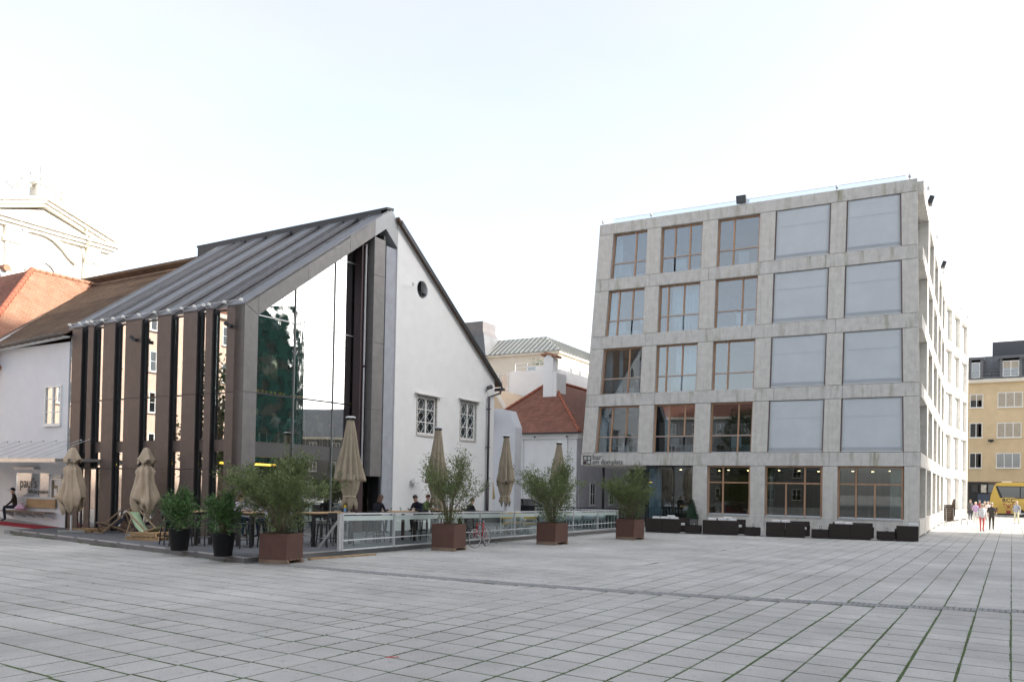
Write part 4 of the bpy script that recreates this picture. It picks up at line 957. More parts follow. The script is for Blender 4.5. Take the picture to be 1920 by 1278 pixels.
# lettering on the first band
lz0, lz1 = 3.57, 4.29
lx, _ = KF.ony(1092, 862, 0)
lg = MB(); s = .52; b_ = .045; x0 = lx+.05; z0 = 3.62
lg.box(x0, x0+s, -.02, -.006, z0+s-b_, z0+s); lg.box(x0, x0+s, -.02, -.006, z0+s/2-b_/2, z0+s/2+b_/2); lg.box(x0+s/2-b_/2, x0+s, -.02, -.006, z0, z0+b_)
lg.box(x0, x0+b_, -.02, -.006, z0+s/2+b_/2, z0+s-b_); lg.box(x0+s-b_, x0+s, -.02, -.006, z0+b_, z0+s/2-b_/2); lg.box(x0+s-b_, x0+s, -.02, -.006, z0+s/2+b_/2, z0+s-b_); lg.box(x0+s/2-b_/2, x0+s/2+b_/2, -.02, -.006, z0+s/2+b_/2, z0+s-b_); lg.box(x0+s/2-b_/2, x0+s/2+b_/2, -.02, -.006, z0+b_, z0+s/2-b_/2)
sgn = thing('bar_sign', 'black lettering bar am domplatz with four square emblem on the concrete band', 'sign', KF.o, HR)
part('emblem', lg, BLACK, sgn)
part('emblem_square', MB().box(x0, x0+s/2-.06, -.02, -.006, z0, z0+s/2-.06), flat('brown_square', (.06, .03, .028), .6), sgn)
t1 = text_mesh('bar', .46, 'lettering', BLACK, .006); o = put_text(t1, sgn, (x0+s+.07, -.012, z0+.29), 1.0)
t2 = text_mesh('am domplatz', .40, 'lettering', BLACK, .006); o = put_text(t2, sgn, (x0+s+.07, -.012, z0+.02), .93)
# ================================================================ houses and church in the background
def plan_frame(px, py, depth, rot): 
    P = Dp(px, py, depth); return Frame((P.x, P.y), rad(rot)), P.z
def win(parent, x0, x1, z0, z1, y, n=2, wm=None, gm=None, rows=1, rec=.10, sill=True, axis='y', blind=None):
    """small casement window set into a wall face at y (or at x when axis is 'x')"""
    wm = wm or WHITE; gm = gm or glass('far_pane', (.25, .29, .31), .22)
    y -= .07
    def bx(m, a0, a1, b0, b1, c0, c1):
        if axis == 'y': m.box(a0, a1, b0, b1, c0, c1)
        else: m.box(-b1, -b0, a0, a1, c0, c1)
    m = MB(); e = .07
    bx(m, x0, x0+e, y-.03, y+.05, z0, z1); bx(m, x1-e, x1, y-.03, y+.05, z0, z1); bx(m, x0+e, x1-e, y-.03, y+.05, z0, z0+e); bx(m, x0+e, x1-e, y-.03, y+.05, z1-e, z1)
    for k in range(1, n): xm = x0 + (x1-x0)*k/n; bx(m, xm-.035, xm+.035, y-.028, y+.05, z0+e, z1-e)
    for k in range(1, rows): zm = z0 + (z1-z0)*k/rows; bx(m, x0+e, x1-e, y-.02, y+.04, zm-.02, zm+.02)
    o = part('window', m, wm, parent)
    m = MB(); bx(m, x0+e, x1-e, y+.0, y+.012, z0+e, z1-e); part('pane', m, gm, o)
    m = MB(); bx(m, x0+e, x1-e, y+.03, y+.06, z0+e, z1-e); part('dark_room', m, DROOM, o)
    if sill: m = MB(); bx(m, x0-.08, x1+.08, y-.12, y+.04, z0-.07, z0-.005); part('sill', m, wm, o)
    if blind:
        m = MB(); zz = z1-e-(z1-z0-2*e)*blind; ns = max(4, int((z1-z0)*blind/.09))
        for k in range(ns): za = zz + (z1-e-zz)*k/ns; bx(m, x0+e, x1-e, y-.022, y-.008, za, za + (z1-e-zz)/ns*.8)
        part('blind', m, mat('slat_blind', (.42, .36, .27), .7, .1, 3), o)
    return o
# ---------------------------------------------------------------- church
CXp = -48.0
ch = thing('baroque_church', 'pale baroque church front with pediment and double cross behind the roofs', 'church', HF.o, HF.r)
yr, zr = HF.onx(199, 463, CXp); yp_, zp = HF.onx(83, 383, CXp); yl = 2*yp_ - yr
zc = zr
m = MB(); m.prism([(yl, 0), (yr, 0), (yr, zc-.6), (yl, zc-.6)], lambda p, t: (CXp+t, p[0], p[1]), -14, 0); part('front_wall', m, STONE, ch)
m = MB(); m.prism([(yl, zc), (yr, zc), (yp_, zp-.5)], lambda p, t: (CXp+t, p[0], p[1]), -1.0, -.15); part('tympanum', m, STONE, ch)
for k, (o_, h, e) in enumerate(((.0, .25, .35), (.25, .3, .6), (.55, .22, .85))):
    m = MB(); m.box(CXp-1.0, CXp+e, yl-e, yr+e, zc-.6+o_, zc-.6+o_+h-.01); part('cornice', m, STONE, ch)
for s, yy in ((1, yr), (-1, yl)):
    for k, (o_, e) in enumerate(((-.55, .2), (-.3, .45), (-.05, .7))):
        a = (yy + s*e, zc+.2+o_+.35); b = (yp_, zp+o_+.35); m = MB()
        m.prism([a, b, (b[0], b[1]+.26), (a[0], a[1]+.26)], lambda p, t: (CXp+t, p[0], p[1]), -1.2, e); part('raking_cornice', m, STONE, ch)
m = MB(); m.prism([(yl, zc+.3), (yr, zc+.3), (yp_, zp+.2)], lambda p, t: (CXp+t, p[0], p[1]), -30, -1.2); part('roof', m, TILER, ch)
for px in (172, 20, -40):
    y_, _ = HF.onx(px, 500, CXp); m = MB(); m.box(CXp, CXp+.18, y_-.55, y_+.55, 0, zc-1.9); m.box(CXp, CXp+.34, y_-.75, y_+.75, zc-1.9, zc-1.5); m.box(CXp, CXp+.3, y_-.62, y_+.62, zc-1.5, zc-.6); part('pilaster', m, STONE, ch)
m = MB(); y_, _ = HF.onx(156, 500, CXp); m.tube([(CXp+.4, y_, zc+2.2), (CXp+.4, y_, zc+.3), (CXp+.95, y_, zc-.2), (CXp+.3, y_, zc-1.2), (CXp+.3, y_, 0)], .09, 6); part('downpipe', m, mat('ochre_pipe', (.60, .52, .38), .6), ch)
# window with curved hood
yw, zw = HF.onx(78, 500, CXp)
arc = lambda R, n, z0: [(yw + R*math.cos(PI*k/n), z0 + R*.9*math.sin(PI*k/n)) for k in range(n+1)]
m = MB(); A1, A2 = arc(1.45, 12, zw-.6), arc(1.1, 12, zw-.6)
for k in range(12): m.prism([A1[k], A1[k+1], A2[k+1], A2[k]], lambda p, t: (CXp+t, p[0], p[1]), 0, .2)
wd_ = part('arched_window', m, STONE, ch)
m = MB(); m.prism(A2, lambda p, t: (CXp+t, p[0], p[1]), .01, .05); part('pane', m, glass('far_pane', (.25, .29, .31), .22), wd_)
m = MB(); hood = [(-2.9, -.3), (-2.2, -.1), (-1.5, .8), (-.9, 1.15), (0, 1.0), (.9, .75), (1.7, .2), (2.5, -.6), (3.0, -.9)]
for a, b in zip(hood, hood[1:]): m.bar((CXp+.18, yw+a[0], zw+1.9+a[1]), (CXp+.18, yw+b[0], zw+1.9+b[1]), .36, .28, (1, 0, 0))
part('window_hood', m, STONE, ch)
# pedestal, cross, reclining angels
pd = MB(); pd.box(CXp-1.0, CXp+.2, yp_-.75, yp_+.75, zp+.3, zp+1.5); pd.box(CXp-1.1, CXp+.35, yp_-.95, yp_+.95, zp+1.5, zp+1.75); ped = part('pedestal', pd, STONE, ch, bevel=.03)
_, zx = HF.onx(78, 308, CXp); m = MB(); hx = CXp-.4
m.box(hx-.14, hx+.14, yp_-.14, yp_+.14, zp+1.75, zx); m.box(hx-.12, hx+.12, yp_-1.0, yp_+1.0, zx-1.05, zx-.80); m.box(hx-.12, hx+.12, yp_-1.35, yp_+1.35, zx-2.15, zx-1.88)
part('double_cross', m, mat('gilded_white', (.78, .74, .64), .5), ch)
for s in (-1, 1):
    m = MB(); b = Vector((hx+.2, yp_+s*1.9, zp+.25)); q = lambda dy, z: b + Vector((0, s*dy, z))
    m.tube([q(1.5, -.75), q(.9, -.3), q(.35, .15), q(0, .5), q(-.15, 1.05), q(-.18, 1.25)], [.14, .24, .34, .36, .30, .14], 8)
    m.ball(q(-.22, 1.48), .2, .2, .25, 8, 6); m.tube([q(-.12, 1.0), q(-.6, .9), q(-1.0, 1.2)], [.13, .10, .07], 6); m.tube([q(1.5, -.75), q(2.1, -1.0)], [.13, .08], 6)
    m.add([q(.1, 1.1) + Vector((-.25, 0, 0)), q(.9, 1.6) + Vector((-.35, 0, 0)), q(1.0, .8) + Vector((-.4, 0, 0)), q(.4, .3) + Vector((-.25, 0, 0)), q(.1, 1.1) + Vector((-.12, 0, 0)), q(.9, 1.6) + Vector((-.28, 0, 0)), q(1.0, .8) + Vector((-.3, 0, 0)), q(.4, .3) + Vector((-.12, 0, 0))], [(0,1,2,3), (4,7,6,5), (0,4,5,1), (1,5,6,2), (2,6,7,3), (3,7,4,0)])
    part('angel_statue', m, STONE, ch, smooth=True)
# flat pinkish block between church and brown ridge
F_, z_ = plan_frame(197, 512, 78, 2)
bl = thing('pink_block', 'pale pink flat roofed block between church and brown roof', 'building', F_.o, F_.r)
m = MB(); m.box(-2, 14, 0, 10, 0, z_-1.3); part('wall', m, mat('pinkish_wall', (.50, .42, .37), .9), bl); m = MB(); m.box(-2, 14.2, -.2, 10, z_-1.3, z_-.35); part('attic', m, mat('pinkish_wall', (.50, .42, .37), .9), bl)
for k in range(5): win(bl, -1.2+k*2.6, .8+k*2.6, z_-2.6, z_-1.5, -.0, 2, sill=False)
# ---------------------------------------------------------------- white house with hipped red-brown roof in the gap
F_, ze = plan_frame(1086, 809, 56, 3)
hh = thing('hip_roof_house', 'white house with red brown hipped tile roof in the gap', 'house', F_.o, F_.r)
m = MB(); m.box(-16, -.35, .35, 24, 0, ze-.1); part('wall', m, PLASTER, hh)
m = MB(); m.box(-16, -.2, .2, 24, ze-.45, ze-.12); m.box(-16, -.1, .1, 24, ze-.12, ze-.02); part('cornice', m, PLASTER, hh)
for x in (-1.6, -5.2, -8.8):
    part('pilaster', MB().box(x-.55, x+.55, .27, .346, 0, ze-.46), PLASTER, hh)
for y in (1.2, 4.6, 8.4, 12, 16): part('pilaster', MB().box(-.346, -.27, y-.5, y+.5, 0, ze-.46), mat('shaded_plaster', (.56, .55, .60), .9, .05, 1.5), hh)
part('flank_wall', MB().box(-.349, -.30, .36, 24, 0, ze-.455), mat('shaded_plaster', (.56, .55, .60), .9, .05, 1.5), hh)  # white flank wall: its lilac shade is painted into the plaster colour
for y0 in (2.6, 6.3, 10.1, 13.9): win(hh, y0, y0+.95, .95, 2.6, .30, 2, axis='x', rows=2)
AXh, AYh, AZh = -4.5, 4.6, ze+4.35
nT = int(math.hypot(AYh, AZh-ze)/.17)+1
uf = Vector((0, AYh, AZh-ze)).normalized()
def cf(a, b):
    x = -9.6 + a; t = b*uf.y/AYh
    return t < .985 and (-9.2 + (AXh+9.2)*t) < x < (0 + AXh*t)
stuff(part('roof_tile', tiles((-9.6, -.0, ze), (1, 0, 0), uf, 52, nT, .19, .17, cf), TILER, hh))
ur = Vector((AXh, 0, AZh-ze)).normalized()
def cr_(a, b):
    y = a; t = b*(-ur.x)/(-AXh); return t < .985 and y > AYh*t
stuff(part('roof_tile', tiles((0, 0, ze), (0, 1, 0), ur, 110, nT, .19, .17, cr_), TILER, hh))
m = MB(); m.add([(-9.2, -.05, ze-.02), (.03, -.05, ze-.02), (AXh, AYh, AZh-.02), (AXh, 24, AZh-.02), (.03, 24, ze-.02), (-9.2, 24, ze-.02)], [(0,1,2), (1,4,3,2), (0,2,3,5)]); part('roof_deck', m, TILER, hh)
for (A, B, n) in (((0, 0, ze), (AXh, AYh, AZh), 18), ((-9.2, 0, ze), (AXh, AYh, AZh), 18), ((AXh, AYh, AZh), (AXh, 15, AZh), 24)):
    A, B = Vector(A), Vector(B)
    for k in range(n): m = MB(); m.tube([A.lerp(B, k/n)+Vector((0,0,.07)), A.lerp(B, (k+1.1)/n)+Vector((0,0,.09))], [.13, .10], 6); part('hip_tile', m, HIPT, hh, smooth=True)
m = MB(); m.box(-9.3, .1, -.14, -.02, ze-.12, ze-.02); part('eaves_gutter', m, DARKM, hh)
for px in (1004, 1064):
    x, z = F_.ony(px, 817, .2); t = thing('wall_spot', 'small dark spotlight on the white house cornice', 'spotlight', F_.w(x, .18, ze-.3), F_.r, 'spotlights on the white house cornice'); m = MB(); m.tube([(0, 0, 0), (.05, -.2, -.03)], [.03, .07], 6); part('lamp_head', m, DARKM, t)
cx0 = -4.0
chh = thing('tall_chimney', 'white plastered chimney with row of cap tiles on the hipped roof', 'chimney', F_.w(cx0, 3.5, ze+2.2), F_.r)
m = MB(); m.box(-.5, .3, -.4, .4, 0, 3.7); m.prism([(-.5, 3.7), (.3, 3.7), (-.1, 4.1)], lambda p, t: (p[0], t, p[1]), -.4, .4); part('shaft', m, PLASTER, chh)
m = MB(); m.box(.302, .62, -.38, 1.3, 0.5, 2.6); part('side_stack', m, PLASTER, chh)
for k in range(5):
    m = MB(); m.tube([(-.6 + k*.27, -.5, 4.12 - .09*abs(k-1.2)), (-.6 + k*.27, .6, 4.12 - .09*abs(k-1.2))], [.13, .11], 6); part('cap_tile', m, TILEO, chh)
# little annex against the gable house
F_, z_ = plan_frame(966, 800, 50, 3)
an = thing('white_annex', 'small bluish white annex with stepped top beside the downpipe', 'annex', F_.o, F_.r)
m = MB(); m.prism([(-8, 0), (0, 0), (0, z_), (-.45, z_+1.05), (-1.2, z_+1.2), (-8, z_+1.2)], lambda p, t: (p[0], t, p[1]), 0, .9); part('wall', m, WINGPL, an)
m = MB(); m.hexa([(-8, -.6, z_+.35), (-1.6, -.6, z_+.35), (-1.6, -.02, z_+.9), (-8, -.02, z_+.9), (-8, -.6, z_+.45), (-1.6, -.6, z_+.45), (-1.6, -.02, z_+1.0), (-8, -.02, z_+1.0)]); part('lean_roof', m, TILEB, an)
F_, z_ = plan_frame(963, 790, 64, 3)
tn = thing('tan_gable_house', 'sunlit tan gable wall peeping between downpipe and hip roof', 'house', F_.o, F_.r)
m = MB(); m.prism([(-12, 0), (0, 0), (0, z_), (-1.9, z_+2.7), (-3, z_+3), (-12, z_+3)], lambda p, t: (p[0], t, p[1]), 0, 6); part('wall', m, mat('tan_plaster', (.60, .47, .34), .9), tn)
m = MB(); m.bar((.1, -.1, z_-.05), (-1.9, -.1, z_+2.75), .25, .12, (0, 1, 0)); part('verge', m, STONE, tn); m = MB(); m.box(-2.0, -.7, -.02, .1, z_-.6, z_-.05); part('vent_opening', m, DARKM, tn)
# white block with terrace
F_, z_ = plan_frame(955, 697, 70, 3)
wb = thing('white_block', 'plain white block with roof terrace and planted railing', 'building', F_.o, F_.r)
m = MB(); m.box(0, 4.9, 0, 10, 0, z_); part('wall', m, PLASTER, wb)
m = MB()
for k in range(4): m.tube([(.5+k*1.2, .15, z_), (.5+k*1.2, .15, z_+.7)], .03, 5)
m.tube([(.5, .15, z_+.7), (4.3, .15, z_+.7)], .03, 5); m.tube([(.5, .15, z_+.35), (4.3, .15, z_+.35)], .02, 5); part('railing', m, ALUW, wb)
rt = MB(); r3 = random.Random(5)
for _ in range(260):
    c = Vector((2.0+r3.uniform(0, 2.4), .3+r3.uniform(-.2, .3), z_+.5+r3.uniform(0, .7)*r3.random())); a = r3.uniform(0, 2*PI); d = Vector((math.cos(a), math.sin(a), r3.uniform(-.3, .6)))*.2; e = d.cross(Vector((r3.random(), r3.random(), 1))).normalized()*.06
    rt.add([c-e, c+d*.5, c+e, c+d], [(0,1,3,2)] if False else [(0,1,3), (1,2,3)])
part('terrace_plants', rt, LEAFD, wb)
m = MB(); m.box(2.6, 3.8, .1, .5, z_+.02, z_+.4); part('flower_box', m, WHITE, wb)
# building with green sheet metal hip roof
F_, z_ = plan_frame(1047, 661, 86, 3)
gb = thing('green_roof_building', 'cream building with green and grey standing seam metal roof', 'building', F_.o, F_.r)
m = MB(); m.box(-14, 0, 0, 34, 0, z_-.05); part('wall', m, CREAM, gb)
m = MB(); m.box(-14, .3, -.3, 34, z_-.05, z_+.18); part('cornice', m, CREAM, gb)
rh, rr = 2.55, 3.2
m = MB(); m.add([(-14.4, -.4, z_+.2), (.4, -.4, z_+.2), (-rr, rr, z_+rh), (-14.4, rr, z_+rh)], [(0,1,2,3)]); m.add([(-14.4, 30, z_+rh-.1), (-rr, 30, z_+rh-.1), (-rr, rr, z_+rh), (-14.4, rr, z_+rh)], [(0, 3, 2, 1)]); part('front_roof', m, mat('mixed_sheet_roof', (.16, .165, .17), .5, .2, .35, col2=(.22, .24, .215), metal=.2), gb)
m = MB(); m.add([(.4, -.4, z_+.2), (.4, 34, z_+.2), (-rr, 34, z_+rh), (-rr, rr, z_+rh)], [(0,1,2,3)]); part('flank_roof', m, GREENR, gb)
for k in range(24):
    x = -14.3 + k*.61; f = max(0, min(1, (.4-x)/(.4+rr))); m = MB(); m.bar((x, -.4, z_+.23), (x, -.4+(rr+.4)*f, z_+.23+(rh-.2)*f), .05, .07); part('roof_seam', m, GREENR, gb)
for k in range(40):
    y = -.2 + k*.85; f = max(0, min(1, (y+.4)/(rr+.4))); m = MB(); m.bar((.4, y, z_+.23), (.4-(rr+.4)*f, y, z_+.23+(rh-.2)*f), .05, .07); part('roof_seam', m, GREENR, gb)
for y0 in (2.6, 5.0, 12, 15): win(gb, y0, y0+.9, z_-2.7, z_-1.2, .0, 1, axis='x', sill=False, wm=CREAM)
m = MB(); m.box(-.0, .06, -.02, 34, z_-3.9, z_-3.75); part('string_course', m, mat('salmon_band', (.6, .45, .35), .9), gb)
for x0, x1, z0, z1 in ((-10.2, -8.8, -5.2, -1.9), (-8.6, -7.3, -5.2, -1.9), (-7.1, -6.1, -5.2, -1.9), (-5.6, -4.6, -3.3, -1.7), (-3.8, -2.6, -3.4, -1.3), (-10.2, -8.8, -8.6, -5.6), (-8.6, -7.3, -8.6, -5.6)): win(gb, x0, x1, z_+z0, z_+z1, -.02, 1, sill=False, rows=2)
m = MB(); m.obox((.2, 20, z_+1.1), .5, .6, .03, Matrix.Rotation(.62, 3, 'Y')); part('skylight', m, DARKM, gb)
m = MB(); tx = -10.9
m.hexa([(tx-4.5, -.8, z_+.2), (tx+2.2, -.8, z_+.2), (tx+2.2, 3, z_+.2), (tx-4.5, 3, z_+.2), (tx-4.0, -.2, z_+2.7), (tx+1.5, -.2, z_+2.7), (tx+1.5, 3, z_+2.7), (tx-4, 3, z_+2.7)]); part('turret_skirt', m, GREYR, gb)
m = MB(); m.hexa([(tx-4.0, -.2, z_+2.71), (tx+1.5, -.2, z_+2.71), (tx+1.5, 3, z_+2.71), (tx-4, 3, z_+2.71), (tx-3.0, .1, z_+3.2), (tx+1.2, .1, z_+3.2), (tx+1.2, 3, z_+3.2), (tx-3.0, 3, z_+3.2)]); m.box(tx-3.0, tx+1.2, .1, 3, z_+3.2, z_+4.3); part('turret', m, mat('turret_sheet', (.15, .14, .14), .5, .15, 1, metal=.3), gb)
m = MB(); m.box(tx-5, tx+2, -.5, 3, 0, z_+.15); part('turret_wall', m, PLASTER, gb)
# ---------------------------------------------------------------- ochre apartment house at the end of the lane
P_ = Dp(1822, 900, 97); F_ = Frame((P_.x, P_.y), 0); yb = thing('ochre_apartment_house', 'ochre yellow apartment house with dark sheet mansard at the end of the lane', 'building', F_.o, 0)
zz = lambda py, px=1870: F_.ony(px, py, 0)[1]; xx = lambda px, py=820: F_.ony(px, py, 0)[0]
zg, zcor = zz(903), zz(716)
m = MB(); m.box(-16, 34, 0, 14, zg, zcor); part('wall', m, YELLOWP, yb)
m = MB(); m.box(-16, 34, .12, 14, 0, zg-.01); part('shop_wall', m, mat('brown_render', (.17, .13, .095), .9, .1, 1), yb)
m = MB(); m.box(-16, 34.3, -.5, 0, zcor-.05, zcor+.35); part('cornice', m, CREAM, yb)
zt_ = zz(664)
m = MB(); m.add([(-16, -.5, zcor+.36), (34, -.5, zcor+.36), (34, 1.3, zt_), (-16, 1.3, zt_), (34, 14, zt_), (-16, 14, zt_)], [(0,1,2,3), (3,2,4,5)]); part('mansard', m, GREYR, yb)
for k in range(60): m = MB(); x = -15.8+k*.82; m.bar((x, -.5, zcor+.38), (x, 1.3, zt_+.02), .05, .06); part('mansard_seam', m, GREYR, yb)
m = MB(); m.box(xx(1860, 655), 34, 2.2, 9, zt_-.05, zz(643)+.5); part('roof_box', m, mat('slate_box', (.07, .075, .085), .6), yb)
m = MB(); m.tube([(-14, -.35, zcor+1.2), (34, -.35, zcor+1.2)], .03, 5); m.tube([(-14, -.35, zcor+.8), (34, -.35, zcor+.8)], .03, 5)
for k in range(24): m.tube([(-14+k*2, -.35, zcor+.4), (-14+k*2, -.35, zcor+1.2)], .025, 5)
part('snow_guard', m, DARKM, yb)
for (a, b, y0, y1, n, bl_) in ((1818, 1843, 739, 764, 2, .45), (1818, 1842, 793, 820, 2, .0), (1818, 1841, 849, 877, 2, 0), (1870, 1917, 735, 763, 3, 1.0), (1869, 1915, 792, 820, 3, 1.0), (1868, 1914, 849, 877, 3, 0)):
    m_ = (a+b)/2; win(yb, xx(a), xx(b), zz(y1, m_), zz(y0, m_), .02, n, blind=bl_ or None, rec=.1)
for k in range(2):
    for y0, y1 in ((735, 763), (792, 820), (849, 877)): win(yb, xx(1917)+3.2+k*6, xx(1917)+6.2+k*6, zz(y1), zz(y0), .02, 3, blind=.8)
for a, b in ((1822, 1838), (1880, 1911), (1960, 1990)):
    x0, x1, z0, z1 = xx(a, 690), xx(b, 690), zz(707), zz(678)
    m = MB(); m.box(x0-.3, x1+.3, -.45, 2, z0-.2, z0-.02); m.box(x0-.3, x0-.02, -.45, 2, z0-.02, z1+.3); m.box(x1+.02, x1+.3, -.45, 2, z0-.02, z1+.3); m.box(x0-.4, x1+.4, -.6, 2, z1+.3, z1+.5); d_ = part('dormer', m, GREYR, yb)
    win(yb, x0, x1, z0, z1, -.3, 2 if b-a > 20 else 1, sill=False, blind=.45 if b-a > 20 else None)
m = MB(); m.box(xx(1817), xx(1853), .02, .14, .0, zg-.1); sf = part('shop_front', m, DARKM, yb)
for k in range(3): part('shop_pane', MB().box(xx(1818)+.3+k*.85, xx(1818)+1.0+k*.85, -.01, .015, zg-1.3, zg-.35), glass('far_pane', (.25, .29, .31), .22), sf)
part('shop_door', MB().box(xx(1818)+.9, xx(1818)+2.2, -.01, .015, .05, zg-1.5), flat('blue_grey_door', (.07, .09, .13), .4), sf)
x, z = xx(1858, 826), zz(826, 1858); t = thing('wall_camera', 'small dark lamp box on the ochre facade', 'wall lamp', F_.w(x, 0, z), 0); m = MB(); m.box(-.08, .08, -.2, .0, -.2, -.1); part('bracket', m, DARKM, t); m = MB(); m.obox((0, -.3, .02), .3, .16, .12); part('housing', m, DARKM, t)

# ================================================================ places the square faces, known from their reflections and shade
NET = bpy.data.materials.new('green_net'); NET.use_nodes = True; nn_ = NET.node_tree.nodes; ll_ = NET.node_tree.links
pb = nn_['Principled BSDF']; pb.inputs['Base Color'].default_value = (.012, .055, .042, 1); pb.inputs['Roughness'].default_value = .9
tp = nn_.new('ShaderNodeBsdfTransparent'); ms_ = nn_.new('ShaderNodeMixShader'); ns_ = nn_.new('ShaderNodeTexNoise'); ns_.inputs['Scale'].default_value = .8; ns_.inputs['Detail'].default_value = 6; mr_ = nn_.new('ShaderNodeMapRange'); mr_.inputs['From Min'].default_value = .42; mr_.inputs['From Max'].default_value = .56; mr_.inputs['To Min'].default_value = .12
tcx = nn_.new('ShaderNodeTexCoord'); ll_.new(tcx.outputs['Object'], ns_.inputs['Vector'])
ll_.new(ns_.outputs['Fac'], mr_.inputs['Value']); ll_.new(mr_.outputs[0], ms_.inputs['Fac']); ll_.new(tp.outputs[0], ms_.inputs[1]); ll_.new(pb.outputs[0], ms_.inputs[2]); ll_.new(ms_.outputs[0], nn_['Material Output'].inputs['Surface'])
DSTONE = mat('dark_church_stone', (.24, .215, .18), .95, .25, .5, .3)
cat = thing('gothic_cathedral', 'great dark stone cathedral whose scaffolded choir is mirrored in the glazed gable', 'cathedral', (0, 0, 0))
m = MB(); m.box(40, 62, -45, 62.5, 0, 30); part('nave_wall', m, DSTONE, cat)
m = MB(); m.prism([(38.5, 30), (63.5, 30), (51, 55.5)], lambda p, t: (p[0], t, p[1]), -46, 63); part('nave_roof', m, mat('cathedral_slate', (.07, .075, .08), .7, .2, .6), cat)
for k in range(10):
    y = -40 + k*10.5; m = MB(); m.hexa([(36.5, y-.9, 0), (40, y-.9, 0), (40, y+.9, 0), (36.5, y+.9, 0), (38.5, y-.7, 26), (40, y-.7, 26), (40, y+.7, 26), (38.5, y+.7, 26)]); m.lathe([(.8, 26), (.7, 29), (.05, 33)], 6, (39, y, 0)); part('buttress', m, DSTONE, cat)
    if k < 9:
        m = MB(); yy = y+5.25; A = [(yy-1.7, 6), (yy+1.7, 6), (yy+1.7, 19), (yy+1.1, 21.5), (yy, 24), (yy-1.1, 21.5), (yy-1.7, 19)]; m.prism(A, lambda p, t: (t, p[0], p[1]), 39.9, 39.97); part('lancet_window', m, glass('far_pane', (.25, .29, .31), .22), cat)
octo = [(32 + 6*math.cos(PI/8+PI/4*k)*.95, 58.9 + 6.4*math.sin(PI/8+PI/4*k)) for k in range(8)]
m = MB(); m.prism(octo, lambda p, t: (p[0], p[1], t), 0, 15.5); m.prism([((x-32)*.8+32, (y-58.9)*.8+58.9) for x, y in octo], lambda p, t: (p[0], p[1], t), 15.5, 19.5); part('choir_wall', m, DSTONE, cat)
m = MB(); m.lathe([(5.2, 19.5), (3.8, 21), (2.2, 22.6), (.1, 26)], 8, (32, 58.9, 0)); part('choir_roof', m, mat('copper_green_roof', (.06, .12, .10), .7, .3, .6), cat)
m = MB(); m.box(34, 42, 50, 60, 0, 22); part('ambulatory', m, DSTONE, cat)
m = MB(); r4 = random.Random(9)
for k in range(8):
    x, y = octo[k]; x = (x-32)*1.12+32; y = (y-58.9)*1.1+58.9; x2, y2 = octo[(k+1) % 8]; x2 = (x2-32)*1.12+32; y2 = (y2-58.9)*1.1+58.9
    for q in range(3):
        f = q/3; X, Y = x+(x2-x)*f, y+(y2-y)*f; m.tube([(X, Y, 0), (X + r4.uniform(-.2, .2), Y + r4.uniform(-.2, .2), 21 + r4.uniform(0, 4.5))], .06, 4)
    for z in range(2, 24, 2): m.tube([(x-(x2-x)*.12, y-(y2-y)*.12, z), (x2+(x2-x)*.12, y2+(y2-y)*.12, z + r4.uniform(-.15, .15))], .05, 4)
part('scaffold', m, flat('scaffold_tube', (.12, .12, .11), .6), cat)
m = MB()
for k in range(8):
    x, y = [(octo[k][0]-32)*1.14+32, (octo[k][1]-58.9)*1.12+58.9]; x2, y2 = [(octo[(k+1) % 8][0]-32)*1.14+32, (octo[(k+1) % 8][1]-58.9)*1.12+58.9]
    h = 18 + r4.uniform(1, 5); m.hexa([(x, y, 1), (x2, y2, 1), (x2-.02, y2+.02, 1), (x-.02, y+.02, 1), (x, y, h), (x2, y2, h-1), (x2-.02, y2+.02, h-1), (x-.02, y+.02, h)])
part('safety_net', m, NET, cat)
def townhouse(label, loc, rz, w_, d_, h, nx, nz, wm, rm_, name='townhouse'):
    t = thing(name, label, 'house', loc, rz)
    m = MB(); m.box(-w_/2, w_/2, 0, d_, 0, h); part('wall', m, wm, t)
    m = MB(); m.box(-w_/2-.3, w_/2+.3, -.4, d_+.3, h, h+.35); part('cornice', m, CREAM, t)
    m = MB(); m.prism([(-.4, h+.36), (d_+.3, h+.36), (d_/2, h+.36+d_*.36)], lambda p, q: (q, p[0], p[1]), -w_/2-.3, w_/2+.3); part('roof', m, rm_, t)
    cw_ = w_/nx; ch_ = h/nz
    for i in range(nx):
        for j in range(nz): win(t, -w_/2+cw_*(i+.5)-.6, -w_/2+cw_*(i+.5)+.6, ch_*j+1.0, ch_*j+ch_*.5+1.0, -.03, 2, rows=2)
    return t
PINKW = mat('peach_plaster', (.66, .50, .40), .9, .06, 1.0)
townhouse('sunlit peach townhouse mirrored in the slots between the copper fins', (-57, -8, 0), PI/2, 40, 12, 16.5, 11, 5, PINKW, TILER)
townhouse('grey townhouse row across the square mirrored in the hotel windows', (-32, -34, 0), PI, 44, 12, 13, 12, 4, mat('grey_plaster', (.26, .26, .255), .9), TILER)
townhouse('grey roofed house beside the cathedral mirrored low in the glazed gable', (44, 86, 0), -.5, 22, 14, 9, 6, 3, mat('dark_render', (.16, .15, .14), .9), GREYR)
# ================================================================ terrace furniture
r5 = random.Random(21)
